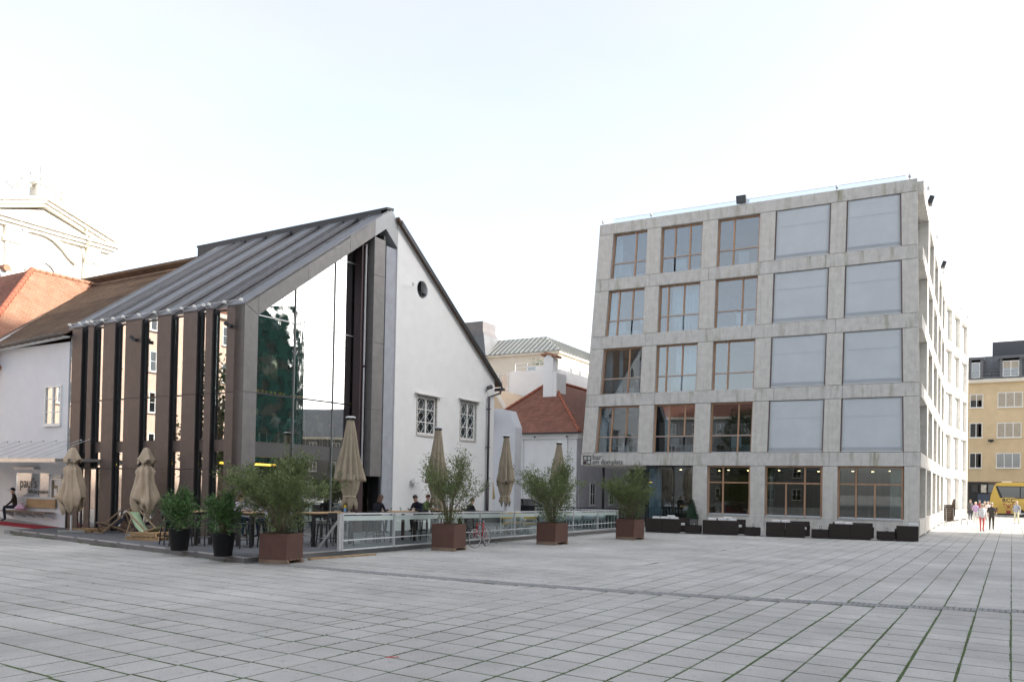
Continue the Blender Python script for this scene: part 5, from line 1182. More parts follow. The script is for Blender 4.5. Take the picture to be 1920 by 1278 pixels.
# ---------------------------------------------------------------- shrubs
def leafcloud(m, pts, L, W, n, spread, up=.35, rr=r5, droop=.0):
    """n lance-shaped leaves around each twig end"""
    for p, d in pts:
        for _ in range(n):
            a = rr.uniform(0, 2*PI); el = rr.uniform(-.5, 1.0)
            v = Vector((math.cos(a)*math.cos(el), math.sin(a)*math.cos(el), math.sin(el))) + d*.7; v.z -= droop; v.normalize()
            o = p + Vector((rr.gauss(0, spread), rr.gauss(0, spread), rr.gauss(0, spread)))
            l = L*rr.uniform(.6, 1.15); w_ = W*rr.uniform(.7, 1.2); s = v.cross(Vector((rr.uniform(-1, 1), rr.uniform(-1, 1), 1))).normalized()
            nn = s.cross(v)
            m.add([o, o + v*l*.45 + s*w_/2 + nn*l*.03, o + v*l - nn*l*.06, o + v*l*.45 - s*w_/2 + nn*l*.03], [(0,1,2), (0,2,3)])
def shrub(stems, height, rad_, z0, rr, lean=(0, 0), twig=4, flat_top=.0, base=.12):
    """branching stems; returns stem mesh and twig ends"""
    m = MB(); ends = []
    for k in range(stems):
        a = 2*PI*k/stems + rr.uniform(-.3, .3); q = math.sqrt((k+.6)/stems); R = rad_*q*rr.uniform(.75, 1.1); H = height*(1-.35*q*q)*rr.uniform(.82, 1.06)
        p0 = Vector((math.cos(a)*base*q, math.sin(a)*base*q, z0)); p3 = Vector((math.cos(a)*R+lean[0], math.sin(a)*R+lean[1], z0+H)); p1 = p0.lerp(p3, .35) + Vector((-math.cos(a)*R*.12, -math.sin(a)*R*.12, H*.10)); p2 = p0.lerp(p3, .7) + Vector((rr.gauss(0, .04), rr.gauss(0, .04), H*.05))
        m.tube([p0, p1, p2, p3], [.014, .011, .008, .004], 5)
        for t in range(twig):
            f = .3 + .65*t/max(1, twig-1); s = p1.lerp(p2, (f-.3)/.4) if f < .7 else p2.lerp(p3, (f-.7)/.3); d = (p3-p1).normalized() + Vector((rr.uniform(-.9, .9), rr.uniform(-.9, .9), rr.uniform(-.1, .6))); d.normalize(); e = s + d*rr.uniform(.14, .34)*height/1.3
            m.tube([s, e], [.006, .003], 4); ends += [(e, d), (s.lerp(e, .55), d)]
        ends += [(p3, (p3-p2).normalized()), (p2, (p3-p2).normalized())]
    return m, ends
def corten_planter(px, py, phi, size, hbox, label, seed, stems, H, R, nl, L=.13, lean=(0, 0), pall=.12, Wd=.020, twig=5, fill=8):
    P = G(px, py); c, s = math.cos(phi), math.sin(phi); ctr = P + Vector((c*(-size/2) - s*size/2, s*(-size/2) + c*size/2, 0)); rr = random.Random(seed)
    t = thing('corten_planter', label, 'planter', ctr, phi, 'rusty square planters along the terrace')
    h = size/2
    for yy in (-h+.05, h-.05): 
        m = MB(); m.box(-h-.01, h+.03, yy-.05, yy+.05, 0, pall-.03); part('skid', m, OLDTIM, t)
    m = MB()
    for k in range(5): m.box(-h, h, -h + k*(size-.12)/4, -h + .12 + k*(size-.12)/4, pall-.029, pall-.004)
    part('pallet_board', m, OLDTIM, t)
    z0, z1 = pall, pall+hbox; e = .012; m = MB()
    m.box(-h, h, -h, -h+e, z0, z1); m.box(-h, h, h-e, h, z0, z1); m.box(-h, -h+e, -h+e, h-e, z0, z1); m.box(h-e, h, -h+e, h-e, z0, z1); m.box(-h+e, h-e, -h+e, h-e, z0, z0+.02); part('box', m, CORTEN, t)
    m = MB(); m.box(-h+e, h-e, -h+e, h-e, z1-.12, z1-.06); part('soil', m, SOIL, t)
    p = thing('oleander_shrub', label.replace('rusty square planter holding', 'oleander:') if False else LAB_SHRUB[seed], 'shrub', ctr + Vector((0, 0, z1-.06)), phi, 'oleanders in rusty planters')
    sm, ends = shrub(stems, H, R, 0, rr, lean, twig)
    part('stems', sm, STEM, p)
    low = []
    for _ in range(int(90*R)):
        zq = rr.uniform(.05, .72)*H; a = rr.uniform(0, 2*PI); q = R*(.22 + .62*min(1, zq/(.55*H)))*math.sqrt(rr.random()); low.append((Vector((q*math.cos(a)+lean[0]*.5, q*math.sin(a)+lean[1]*.5, zq)), Vector((math.cos(a)*.5, math.sin(a)*.5, .6))))
    lm = MB(); leafcloud(lm, ends, L, Wd, nl, .06, rr=rr); leafcloud(lm, low, L, Wd, fill, .09, rr=rr); part('leaves', lm, LEAF, p)
    return ctr
LAB_SHRUB = {1: 'broad dense oleander shrub growing in the rusty planter at the deck corner', 2: 'open twiggy oleander shrub in the planter beside the red bicycle', 3: 'olive green oleander shrub in the planter before the middle of the glass fence', 4: 'roundish oleander shrub in the planter at the far end of the glass fence'}
corten_planter(537, 1058, rad(17), .84, .70, 'rusty square planter on a pallet at the deck corner', 1, 40, 2.05, 1.62, 13, .16, (-.05, .06), twig=8, Wd=.030, fill=15)
corten_planter(850.7, 1033.4, rad(8), .86, .78, 'rusty square planter on a pallet beside the red bicycle', 2, 26, 2.35, 1.22, 12, .11, (.08, .06), twig=7, Wd=.030, fill=12)
corten_planter(1041.3, 1021.7, rad(-4), .88, .72, 'rusty square planter on a pallet before the middle of the glass fence', 3, 30, 2.3, 1.5, 14, .115, (.02, .0), twig=8, Wd=.034, fill=20)
corten_planter(1188.4, 1012, rad(-6), .90, .76, 'rusty square planter at the far end of the glass fence', 4, 32, 2.1, 1.35, 14, .115, (.0, .0), twig=8, Wd=.034, fill=20)
def pot(px, py, label, lab2, seed):
    P = G(px, py, DZ); t = thing('plant_pot', label, 'plant pot', P, 0, 'black pots on the deck')
    m = MB(); m.lathe([(.0, 0), (.225, 0), (.235, .01), (.31, .60), (.325, .61), (.325, .65), (.30, .65), (.295, .58), (0, .56)], 28); part('pot', m, BLACKP, t, smooth=True)
    m = MB(); m.lathe([(0, .585), (.29, .585), (.29, .57), (0, .57)], 18); part('soil', m, SOIL, t)
    rr = random.Random(seed); p = thing('potted_shrub', lab2, 'shrub', P + Vector((0, 0, .585)), rr.random()*6, 'leafy shrubs in black pots')
    sm, ends = shrub(34, 1.05, .46, 0, rr, twig=5); part('stems', sm, STEM, p)
    low = [(Vector((rr.gauss(0, .27), rr.gauss(0, .27), rr.uniform(.08, .75))), Vector((0, 0, .3))) for _ in range(170)]
    lm = MB(); leafcloud(lm, ends, .15, .027, 7, .05, rr=rr, droop=.15); leafcloud(lm, low, .16, .027, 6, .05, rr=rr, droop=.45); part('leaves', lm, LEAFD, p)
pot(336, 1031, 'tall black pot on the deck next to the deck chairs', 'bushy green shrub in the black pot next to the deck chairs', 31)
pot(418, 1041.6, 'tall black pot on the deck next to the rusty corner planter', 'bushy green shrub in the black pot next to the rusty corner planter', 32)
# ---------------------------------------------------------------- umbrellas
def big_umbrella(x, y, top, label, seed, rmax=.52):
    t = thing('folded_umbrella', label, 'umbrella', (x, y, DZ), seed, 'large folded beige umbrellas in a row'); rr = random.Random(seed); H = top - DZ
    m = MB(); m.lathe([(0, 0), (.42, 0), (.42, .07), (.06, .09), (.055, H-.1), (0, H-.1)], 14); part('pole', m, ALU, t)
    nf = 11; n = nf*6; ph = [rr.uniform(-.35, .35) for _ in range(nf+1)]; am = [rr.uniform(.7, 1.25) for _ in range(nf+1)]; hemj = [rr.uniform(-.08, .22) for _ in range(nf+1)]
    rows = 20; ztop, zbot = H-.06, 2.12; prof = [(.10 + (rmax-.10)*(k/rows)**.95, ztop + (zbot-ztop)*k/rows) for k in range(rows+1)]
    def wob(i, k, a, r, z):
        q = k/6; j = int(q) % nf; u = i/rows; fold = math.cos(2*PI*(q + ph[j]*.35*u)); amp = .10 + .20*u
        rr_ = r*(1 + amp*fold*am[j] - .08) * (1 + .16*u*math.sin(a*2 + seed) + .05*math.sin(a*5+9*u))
        return rr_, z + (hemj[j]*u**4)*(1 if fold > 0 else .2)
    m = MB(); m.lathe(prof, n, (0, 0, 0), wob, cap=False); c = part('canopy', m, BEIGE, t, smooth=True); c.modifiers.new('thick', 'SOLIDIFY').thickness = .006
    # valance corners gathered round the pole below the tie
    m = MB(); prof2 = [(rmax*.80, 2.34), (rmax*.78, 2.1), (rmax*.66, 1.85), (rmax*.46, 1.60), (rmax*.56, 1.42), (rmax*.56, 1.30)]
    def wob2(i, k, a, r, z):
        fold = math.cos(5*a + seed) ; f2 = math.cos(11*a+2*seed); u = i/5
        return r*(1 + .22*fold*u + .10*f2), z - (.24*(abs(math.cos(2.5*a+seed))**3) - .05)*(1 if i == 5 else (.4 if i == 4 else 0))
    m.lathe(prof2, 55, (0, 0, 0), wob2, cap=False); c2 = part('lower_folds', m, BEIGE, t, smooth=True); c2.modifiers.new('thick', 'SOLIDIFY').thickness = .006
    m = MB(); m.tube([(rmax*.50*math.cos(a), rmax*.50*math.sin(a), 1.60+.012*math.sin(3*a)) for a in [2*PI*k/20 for k in range(20)]], .022, 6, True); m.tube([(rmax*.50, .05, 1.60), (rmax*.6, .08, 1.47), (rmax*.58, .06, 1.35)], .016, 5); part('tie_strap', m, STRAP, t)
    m = MB(); m.lathe([(0, H-.06), (.17, H-.06), (.18, H-.03), (.12, H-.0), (.0, H+.01)], 16); part('top_cap', m, ALUW, t, smooth=True)
    m = MB()
    for k in range(10): a = 2*PI*k/10; m.obox((.12*math.cos(a), .12*math.sin(a), H-.10), .02, .02, .035)
    part('rib_joint', m, DARKM, t)
def at_x(px, X): d = ray(px, 900); k = X/d.x; return d.y*k, (FW.dot(d*k))
for px, X, ty, lab, sd in ((655, -19.3, 780, 'folded beige umbrella standing before the glazed gable', 1), (820, -19.2, 800, 'folded beige umbrella standing before the barred windows', 2), (948, -19.5, 815, 'folded beige umbrella standing right of the downpipe', 3), (1047, -19.1, 828, 'folded beige umbrella standing behind the olive green oleander', 4)):
    y, dep = at_x(px, X); zt = Dp(px, ty, dep).z; big_umbrella(X, y, zt, lab, sd, .41)
P = Dp(916, 900, 45); 
t = thing('small_umbrella', 'beige folded umbrella with sunlight painted into its ochre canvas just behind the gable house corner', 'umbrella', (P.x, P.y, 0), 0)
m = MB(); m.tube([(0, 0, 0), (0, 0, 3.3)], .035, 8); m.lathe([(0, 0), (.35, 0), (.35, .06), (0, .07)], 12); part('pole', m, ALU, t)
m = MB(); m.lathe([(.05, 3.35), (.16, 2.9), (.27, 2.2), (.34, 1.5), (.2, 1.45)], 40, (0, 0, 0), lambda i, k, a, r, z: (r*(1+.16*math.cos(8*a)), z), cap=False); part('canopy', m, mat('sunlit_canvas', (.62, .45, .22), .9), t, smooth=True)  # beige canvas, the yellow of the sun on it mixed into its colour
def tied_umbrella(px, py, label, seed):
    P = G(px, py, DZ); rr = random.Random(seed); t = thing('tied_umbrella', label, 'umbrella', P, rr.random()*3, 'small tied beige umbrellas')
    m = MB(); m.box(-.42, .42, -.42, .42, 0, .09); part('base_slab', m, mat('base_concrete', (.28, .28, .27), .9), t, bevel=.01)
    m = MB(); m.tube([(0, 0, .09), (0, 0, 3.05)], .038, 8); m.tube([(0, 0, 2.6), (0, 0, 3.05)], .085, 8); m.tube([(0, 0, .55), (0, 0, .62)], .05, 8); part('pole', m, ALU, t)
    m = MB(); nf = 5
    def w1(i, k, a, r, z): u = i/6; return r*(1 + .20*u*math.cos(nf*a+seed) + .10*u*math.cos(9*a)), z + .09*u*u*math.cos(nf*a+seed+.6)
    m.lathe([(.04, 3.20), (.09, 3.17), (.15, 3.05), (.20, 2.92), (.25, 2.80), (.285, 2.72), (.29, 2.68)], 54, (0, 0, 0), w1, cap=False); c = part('cap', m, BEIGE2, t, smooth=True); c.modifiers.new('thick', 'SOLIDIFY').thickness = .006
    m = MB(); ph = [rr.uniform(-.5, .5) for _ in range(9)]
    def w2(i, k, a, r, z):
        u = i/13; f = math.cos(7*a + 1.4*math.sin(2*u+seed)+seed) + .5*math.cos(12*a - 3*u + seed)
        tuck = .13*math.sin(10*u + 2*math.sin(a+seed))*math.cos(3*a+seed)
        hem = (.22*math.sin(3*a+seed) + .12*math.cos(7*a+seed)) * max(0, u-.75)/.25
        return r*(1 + (.10+.12*u)*f + tuck), z + hem
    prof = [(.09, 2.66), (.13, 2.56), (.24, 2.44), (.29, 2.32), (.27, 2.2), (.30, 2.05), (.32, 1.9), (.35, 1.75), (.39, 1.6), (.42, 1.45), (.45, 1.32), (.44, 1.22), (.38, 1.10), (.31, .98)]
    m.lathe(prof, 84, (0, 0, 0), w2, cap=False); c = part('canopy', m, BEIGE2, t, smooth=True); c.modifiers.new('thick', 'SOLIDIFY').thickness = .006
    m = MB(); m.lathe([(.24, 1.30), (.28, 1.1), (.2, .95), (.17, .86)], 60, (0, 0, 0), lambda i, k, a, r, z: (r*(1+.18*math.cos(6*a+seed)), z - .12*(i == 3)*math.cos(3*a)), cap=False); c = part('inner_folds', m, BEIGE2, t, smooth=True); c.modifiers.new('thick', 'SOLIDIFY').thickness = .006
tied_umbrella(133, 998, 'tied beige umbrella standing before the entrance door', 41)
tied_umbrella(270, 1004, 'tied beige umbrella standing among the deck chairs', 42)
# ---------------------------------------------------------------- pallets and deck chairs
def pallet(P, rz, label, n=1):
    t = thing('pallet', label, 'pallet', P, rz)
    for q in range(n):
        z = q*.145; a = .12*q
        for k in range(3): m = MB(); m.box(-.6+a, .6-a, -.36 + k*.31, -.26 + k*.31, z+.022, z+.10); part('bearer', m, TIMBER, t)
        for k in range(3): m = MB(); m.box(-.6+a, .6-a, -.365 + k*.31, -.255 + k*.31, z, z+.021); part('foot_board', m, TIMBER, t)
        for k in range(7): m = MB(); x = -.6 + a + k*(1.2-2*a-.1)/6; m.box(x, x+.1, -.4, .4, z+.101, z+.122); part('deck_board', m, TIMBER, t)
pallet(G(163, 996, DZ), .1, 'pale timber pallet lying before the entrance door'); pallet(G(272, 1012, DZ) + Vector((0, .15, 0)), .35, 'two stacked pale timber pallets behind the green deck chair', 2)
NAVY = mat('navy_canvas', (.016, .016, .028), .9, .2, 8); MINT = mat('mint_canvas', (.42, .56, .36), .9, .1, 4); BEECH = mat('beech_wood', (.36, .25, .16), .6, .15, 6, stretch=(1, 1, .2))
def deck_chair(P, rz, fabric, label, motif):
    t = thing('deck_chair', label, 'deck chair', P, rz)
    A = lambda x, y, z: Vector((x, y, z)); w_ = .29
    for s in (-1, 1):
        m = MB(); m.bar(A(s*w_, -.62, .0), A(s*w_, .52, .95), .028, .05); part('back_rail', m, BEECH, t)
        m = MB(); m.bar(A(s*(w_-.05), .48, .03), A(s*(w_-.05), -.55, .40), .028, .05); part('seat_rail', m, BEECH, t)
        m = MB(); m.bar(A(s*(w_+.04), .30, .72), A(s*(w_+.04), .55, .0), .022, .04); part('strut', m, BEECH, t)
    for (y, z) in ((-.60, .02), (.51, .94)): m = MB(); m.tube([A(-w_, y, z), A(w_, y, z)], .017, 6); part('cross_bar', m, BEECH, t)
    for (y, z) in ((.46, .04), (-.54, .40)): m = MB(); m.tube([A(-w_+.05, y, z), A(w_-.05, y, z)], .017, 6); part('cross_bar', m, BEECH, t)
    m = MB(); prof = [(.52, .955), (.44, .80), (.34, .62), (.22, .44), (.06, .30), (-.12, .25), (-.32, .30), (-.55, .42)]; hw = .235
    m.add([(-hw, y, z) for y, z in prof] + [(hw, y, z) for y, z in prof], [(k, k+1, len(prof)+k+1, len(prof)+k) for k in range(len(prof)-1)])
    sl_ = part('sling', m, fabric, t, smooth=True); sl_.modifiers.new('thick', 'SOLIDIFY').thickness = .006
    if motif:      # white palm printed on the sling
        m = MB(); c0 = Vector((0, .40, .735)); u = Vector((1, 0, 0)); v = Vector((0, .49, .87)).normalized(); nrm = u.cross(v).normalized()
        P2 = lambda a, b: c0 + u*a + v*b + nrm*.014
        for k in range(7):
            a = rad(-20 + k*37); tip = P2(.19*math.cos(a), .03+.14*math.sin(a)); b1 = P2(.07*math.cos(a+.28), .03+.06*math.sin(a+.28)); b2 = P2(.07*math.cos(a-.28), .03+.06*math.sin(a-.28))
            m.add([P2(0, .03), b2, tip, b1], [(0,1,2,3)])
        m.add([P2(-.012, .02), P2(.012, .02), P2(.05, -.24), P2(.015, -.24)], [(0,1,2,3)])
        part('palm_print', m, WHITE, sl_)
dz_ = lambda px, py: G(px, py, DZ)
deck_chair(dz_(213, 998), rad(-6), NAVY, 'navy deck chair with white palm print left of the tied umbrella', 1)
deck_chair(dz_(243, 997) + Vector((.25, .35, 0)), rad(-10), NAVY, 'navy deck chair with white palm print half behind the tied umbrella', 1)
deck_chair(dz_(272, 1010), rad(105), MINT, 'mint green deck chair on the deck beside the black pot', 0)
deck_chair(dz_(315, 1004) + Vector((-.3, .4, 0)), rad(150), NAVY, 'folded away navy deck chair behind the first black pot', 0)
# ---------------------------------------------------------------- bar tables and stools
def bar_table(P, rz, label, w_=.75, d_=.75, h=1.08):
    t = thing('bar_table', label, 'table', P, rz, 'high bar tables on the deck')
    m = MB(); m.box(-w_/2, w_/2, -d_/2, d_/2, h-.035, h); part('tabletop', m, TIMBER, t, bevel=.006)
    m = MB(); m.box(-w_/2+.05, w_/2-.05, -d_/2+.05, d_/2-.05, h-.09, h-.036); part('apron', m, BLACK, t)
    for sx in (-1, 1):
        for sy in (-1, 1): m = MB(); m.box(sx*(w_/2-.1)-.045, sx*(w_/2-.1)+.045, sy*(d_/2-.1)-.045, sy*(d_/2-.1)+.045, 0, h-.091); part('leg', m, BLACK, t)
    return t
ANTH = flat('anthracite_plastic', (.025, .026, .03), .5)
def make_stool():
    t = thing('bar_stool', 'x', 'bar stool', (0, 0, 0), 0, 'dark bar stools on the deck'); h = .76
    m = MB(); m.box(-.2, .2, -.2, .2, h-.03, h+.005); part('seat', m, ANTH, t, bevel=.01)
    m = MB(); m.hexa([(-.2, -.23, h+.16), (.2, -.23, h+.16), (.2, -.205, h+.16), (-.2, -.205, h+.16), (-.19, -.26, h+.34), (.19, -.26, h+.34), (.19, -.235, h+.34), (-.19, -.235, h+.34)]); part('backrest', m, ANTH, t, bevel=.008)
    for sx in (-1, 1):
        m = MB(); m.bar((sx*.23, -.25, 0), (sx*.185, -.185, h-.03), .035, .03); m.bar((sx*.185, -.185, h-.03), (sx*.19, -.235, h+.30), .03, .025); part('leg', m, ANTH, t)
        m = MB(); m.bar((sx*.23, .23, 0), (sx*.185, .185, h-.03), .035, .03); part('leg', m, ANTH, t)
    for a, b in (((-.21, .21), (.21, .21)), ((-.215, -.22), (-.215, .21)), ((.215, -.22), (.215, .21))): m = MB(); m.bar((*a, .27), (*b, .27), .022, .028); part('footrest', m, ALU if a[1] == b[1] else ANTH, t)
    return t
stool0 = make_stool(); used = [0]
def stool(P, rz, label):
    P = Vector((P[0], P[1], DZ))
    if not used[0]: used[0] = 1; stool0.location = P; stool0.rotation_euler = (0, 0, rz); stool0['label'] = label; return stool0
    return dup(stool0, P, rz, label)
T1 = Vector((-20.3, 16.9, DZ))     # table by the second pot
bar_table(T1, .05, 'high wooden bar table between the black pot and the corner planter')
bar_table(Vector((-22.05, 16.2, DZ)), .05, 'high wooden bar table behind the first black pot')
bar_table(Vector((-19.15, 18.95, DZ)), .02, 'long high bar table at the start of the glass fence', .8, 1.9)
bar_table(Vector((-18.75, 22.1, DZ)), .02, 'high bar table where the couple in dark clothes sits', .75, 1.5)
bar_table(Vector((-18.9, 25.2, DZ)), .02, 'high bar table behind the red bicycle', .8, 1.2)
for P, rz, lab in (((-20.0, 16.2), .15, 'dark bar stool between the second black pot and the corner planter'), ((-20.95, 16.85), -1.5, 'dark bar stool on which the red haired woman sits'), ((-19.65, 17.0), 1.5, 'dark bar stool behind the big corner oleander'),
                   ((-21.75, 15.4), .1, 'dark bar stool with wooden back behind the first black pot'), ((-22.6, 15.6), -.3, 'dark bar stool against the corner copper fin'), ((-21.4, 16.1), 1.4, 'dark bar stool between both black pots'),
                   ((-18.5, 18.35), 1.6, 'dark bar stool at the brace of the glass fence'), ((-18.5, 19.1), 1.5, 'dark bar stool behind the first fence pane'), ((-19.85, 18.6), -1.6, 'dark bar stool under the folded umbrella by the glazed gable'), ((-19.8, 19.4), -1.5, 'dark bar stool across the long table from the first fence pane'),
                   ((-18.85, 21.05), .1, 'dark bar stool on which the woman in dark jacket sits'), ((-18.6, 23.2), PI, 'dark bar stool on which the man in dark jacket sits'), ((-18.2, 25.6), 1.5, 'dark bar stool beside the planter with twiggy oleander'), ((-19.6, 25.6), -1.5, 'dark bar stool on which the drinking man sits'), ((-19.5, 24.6), -1.4, 'dark bar stool on which the guest in green sits')):
    stool(P, rz, lab)
def table_item(kind, P):
    if kind == 'caddy':
        t = thing('menu_caddy', 'small caddy with yellow and blue cards on the bar table', 'caddy', P, .3); m = MB(); m.box(-.09, .09, -.07, .07, 0, .12); part('box', m, BLACK, t); m = MB(); m.box(.0, .08, -.05, -.035, .12, .24); part('yellow_card', m, YEL, t); m = MB(); m.box(.02, .1, -.09, -.075, .0, .15); part('blue_card', m, flat('blue_card', (.15, .32, .55), .6), t)
    else:
        t = thing('drinking_glass', 'water glass standing on the table of the couple', 'glass', P, 0, 'glasses on the couple table'); m = MB(); m.lathe([(.0, 0), (.03, 0), (.038, .13), (.034, .13), (.028, .01), (0, .01)], 12); part('body', m, CGLASS, t, smooth=True)
table_item('caddy', (-18.95, 19.6, DZ+1.08))
for q in ((-18.7, 22.2), (-18.8, 21.8), (-18.55, 22.5)): table_item('glass', (*q, DZ+1.08))
# ---------------------------------------------------------------- glass fence
FX = -17.12; fy = [17.62, 19.99, 22.42, 24.97, 27.44, 30.0, 32.55, 35.11, 37.45]
ftop = lambda y: 1.31 - (y-17.62)*.0105
fence = thing('glass_fence', 'aluminium framed glass windbreak fence along the terrace edge', 'fence', (FX, 0, DZ), 0)
for k, y in enumerate(fy):
    m = MB(); m.box(-.04, .04, y-.035, y+.035, 0, ftop(y)-DZ); m.box(-.07, .07, y-.05, y+.05, 0, .012); part('post', m, ALU, fence, bevel=.004)
m = MB(); m.box(-.045, .045, fy[0]-.16, fy[0]-.055, 0, ftop(fy[0])-DZ-.02); part('end_post', m, ALU, fence, bevel=.004)
m = MB(); m.bar((-.05, fy[0]-.11, .92), (-.62, fy[0]-.42, .0), .05, .06); part('brace', m, ALU, fence)
for y0, y1 in zip(fy, fy[1:]):
    a, b = y0+.036, y1-.036; za, zb = ftop(y0)-DZ, ftop(y1)-DZ
    def slant(name, d0, d1, x0, x1, mt, par=fence): return part(name, MB().hexa([(x0,a,za-d1),(x1,a,za-d1),(x1,b,zb-d1),(x0,b,zb-d1),(x0,a,za-d0),(x1,a,za-d0),(x1,b,zb-d0),(x0,b,zb-d0)]), mt, par)
    slant('top_rail', 0, .045, -.03, .03, ALUW); slant('frosted_pane', .085, .235, -.008, .008, FROST); 
    part('clear_pane', MB().hexa([(-.006,a,.045),(.006,a,.045),(.006,b,.045),(-.006,b,.045),(-.006,a,za-.24),(.006,a,za-.24),(.006,b,zb-.24),(-.006,b,zb-.24)]), glass('fence_glass', (.86, .92, .905), .06), fence)
    part('mid_rail', MB().box(.012, .04, a, b, .30, .33), ALUW, fence); part('bottom_rail', MB().box(-.025, .03, a, b, .005, .042), ALUW, fence)
fence2 = thing('rear_glass_fence', 'low glass windbreak across the far end of the terrace', 'fence', (0, 37.45, DZ), 0)
for x in (-17.3, -19.6, -22.0): part('post', MB().box(x-.035, x+.035, -.04, .04, 0, .95), ALU, fence2)
for x in (-19.6, -22.0): part('clear_pane', MB().box(x+.04, x+2.2, -.006, .006, .05, .88), glass('fence_glass', (.86, .92, .905), .06), fence2); part('top_rail', MB().box(x+.036, x+2.26, -.03, .03, .9, .94), ALUW, fence2)
# ---------------------------------------------------------------- yellow folding chairs, white armchairs, low tables
YFAB = mat('yellow_canvas', (.72, .46, .02), .85, .06, 5)
def director(P, rz, label):
    t = thing('yellow_chair', label, 'chair', P, rz, 'yellow canvas folding chairs')
    for s in (-1, 1):
        m = MB(); m.bar((s*.27, -.24, 0), (s*.27, -.24, .92), .025, .035); part('rear_post', m, ALUW, t); m = MB(); m.bar((s*.27, .24, 0), (s*.27, .24, .64), .025, .035); part('front_post', m, ALUW, t)
        m = MB(); m.box(s*.27-.03, s*.27+.03, -.26, .28, .64, .665); part('armrest', m, ALUW, t)
    for y in (-.2, .2): m = MB(); m.bar((-.26, y, .05), (.26, y, .45), .02, .03); m.bar((.26, y-.03, .05), (-.26, y-.03, .45), .02, .03); part('cross_leg', m, ALUW, t)
    m = MB(); m.box(-.27, .27, -.22, .22, .445, .46); part('seat', m, YFAB, t); m = MB(); m.box(-.29, .29, -.262, -.245, .68, .90); part('backrest', m, YFAB, t)
for px, dep, rz, lab in ((885, 34.0, .5, 'yellow canvas folding chair left of the fence post'), (967, 35.2, -.3, 'yellow canvas folding chair in the middle of its row'), (992, 34.2, .2, 'yellow canvas folding chair next to the olive green oleander')):
    P = Dp(px if px != 885 else 944, 960, dep); director(Vector((P.x, P.y, DZ)), rz + .6, lab)
WPLA = flat('pale_grey_plastic', (.58, .63, .66), .45)
def make_arm():
    t = thing('white_armchair', 'pale grey plastic armchair at the far end of the terrace', 'chair', (0, 0, 0), 0, 'pale armchairs at the far end of the terrace')
    m = MB(); m.lathe([(.24, .44), (.30, .46), (.31, .60), (.30, .80)], 20, (0, 0, 0), lambda i, k, a, r, z: (r, z - (max(0, math.sin(a))*.22 if i == 3 else (max(0, math.sin(a))*.10 if i == 2 else 0))), cap=False); m.lathe([(0, .44), (.24, .44), (.24, .425), (0, .425)], 20); sh = part('shell', m, WPLA, t, smooth=True); sh.modifiers.new('thick', 'SOLIDIFY').thickness = .012
    for sx, sy in ((-1, -1), (1, -1), (1, 1), (-1, 1)): m = MB(); m.tube([(sx*.17, sy*.17, .43), (sx*.26, sy*.26, 0)], .012, 6); part('leg', m, ALU, t)
    return t
arm0 = make_arm(); spots = [(-18.0, 31.6, 1.2), (-18.0, 32.7, 1.9), (-18.9, 33.3, -1.4), (-17.9, 34.2, 1.4), (-18.9, 34.9, -1.8), (-17.9, 35.6, 1.5), (-18.8, 36.4, -1.5), (-17.8, 36.7, 1.7), (-19.6, 31.9, -1.5)]
for k, (x, y, a) in enumerate(spots):
    if k == 0: arm0.location = (x, y, DZ); arm0.rotation_euler = (0, 0, a)
    else: dup(arm0, (x, y, DZ), a)
for k, (x, y, lab) in enumerate(((-18.9, 28.9, 'round low table among the yellow chairs'), (-18.45, 32.1, 'round low table among the first pale armchairs'), (-18.4, 35.2, 'round low table among the last pale armchairs'))):
    t = thing('round_table', lab, 'table', (x, y, DZ), 0); m = MB(); m.lathe([(0, .70), (.40, .70), (.40, .725), (0, .725)], 24); part('tabletop', m, FASCIA, t); m = MB(); m.lathe([(.22, 0), (.22, .015), (.03, .03), (.028, .70)], 14); part('pedestal', m, BLACK, t)
P = Dp(903, 975, 33.2); t = thing('grey_sunshade_panel', 'stretched grey canvas windbreak panel behind the bicycle', 'windbreak', (P.x, P.y, DZ), 1.2)
m = MB(); m.box(-.9, 1.1, -.008, .008, .35, 1.0); part('canvas', m, FASCIA, t); m = MB(); m.box(-.93, -.9, -.02, .02, 0, 1.02); m.box(1.1, 1.13, -.02, .02, 0, 1.02); part('post', m, ALU, t)
P = Dp(861, 948, 42); t = thing('red_chair', 'red folding chair propped behind the terrace', 'chair', (P.x, P.y, 0), .4)
m = MB(); m.box(-.22, .22, -.03, .0, 1.05, 1.6); part('backrest', m, flat('red_paint', (.45, .03, .04), .5), t); m = MB(); m.box(-.22, .22, -.03, .4, .85, .9); part('seat', m, flat('red_paint', (.45, .03, .04), .5), t)
for sx in (-1, 1): m = MB(); m.bar((sx*.2, .0, 0), (sx*.2, -.01, 1.5), .03, .03); m.bar((sx*.2, .38, 0), (sx*.2, .36, .86), .03, .03); part('leg', m, BLACK, t)
# dark railing with flower boxes behind the far end
P = Dp(1120, 950, 43); t = thing('dark_railing', 'dark slatted railing behind the far end of the terrace', 'railing', (P.x, P.y, 0), rad(3))
m = MB(); m.box(-3.4, 2.4, -.04, .04, 1.02, 1.14); part('top_rail', m, BLACK, t)
for k in range(30): part('slat', MB().box(-3.3+k*.19, -3.2+k*.19, -.02, .02, .1, 1.02), BLACK, t)
part('bottom_rail', MB().box(-3.4, 2.4, -.03, .03, .03, .1), BLACK, t)
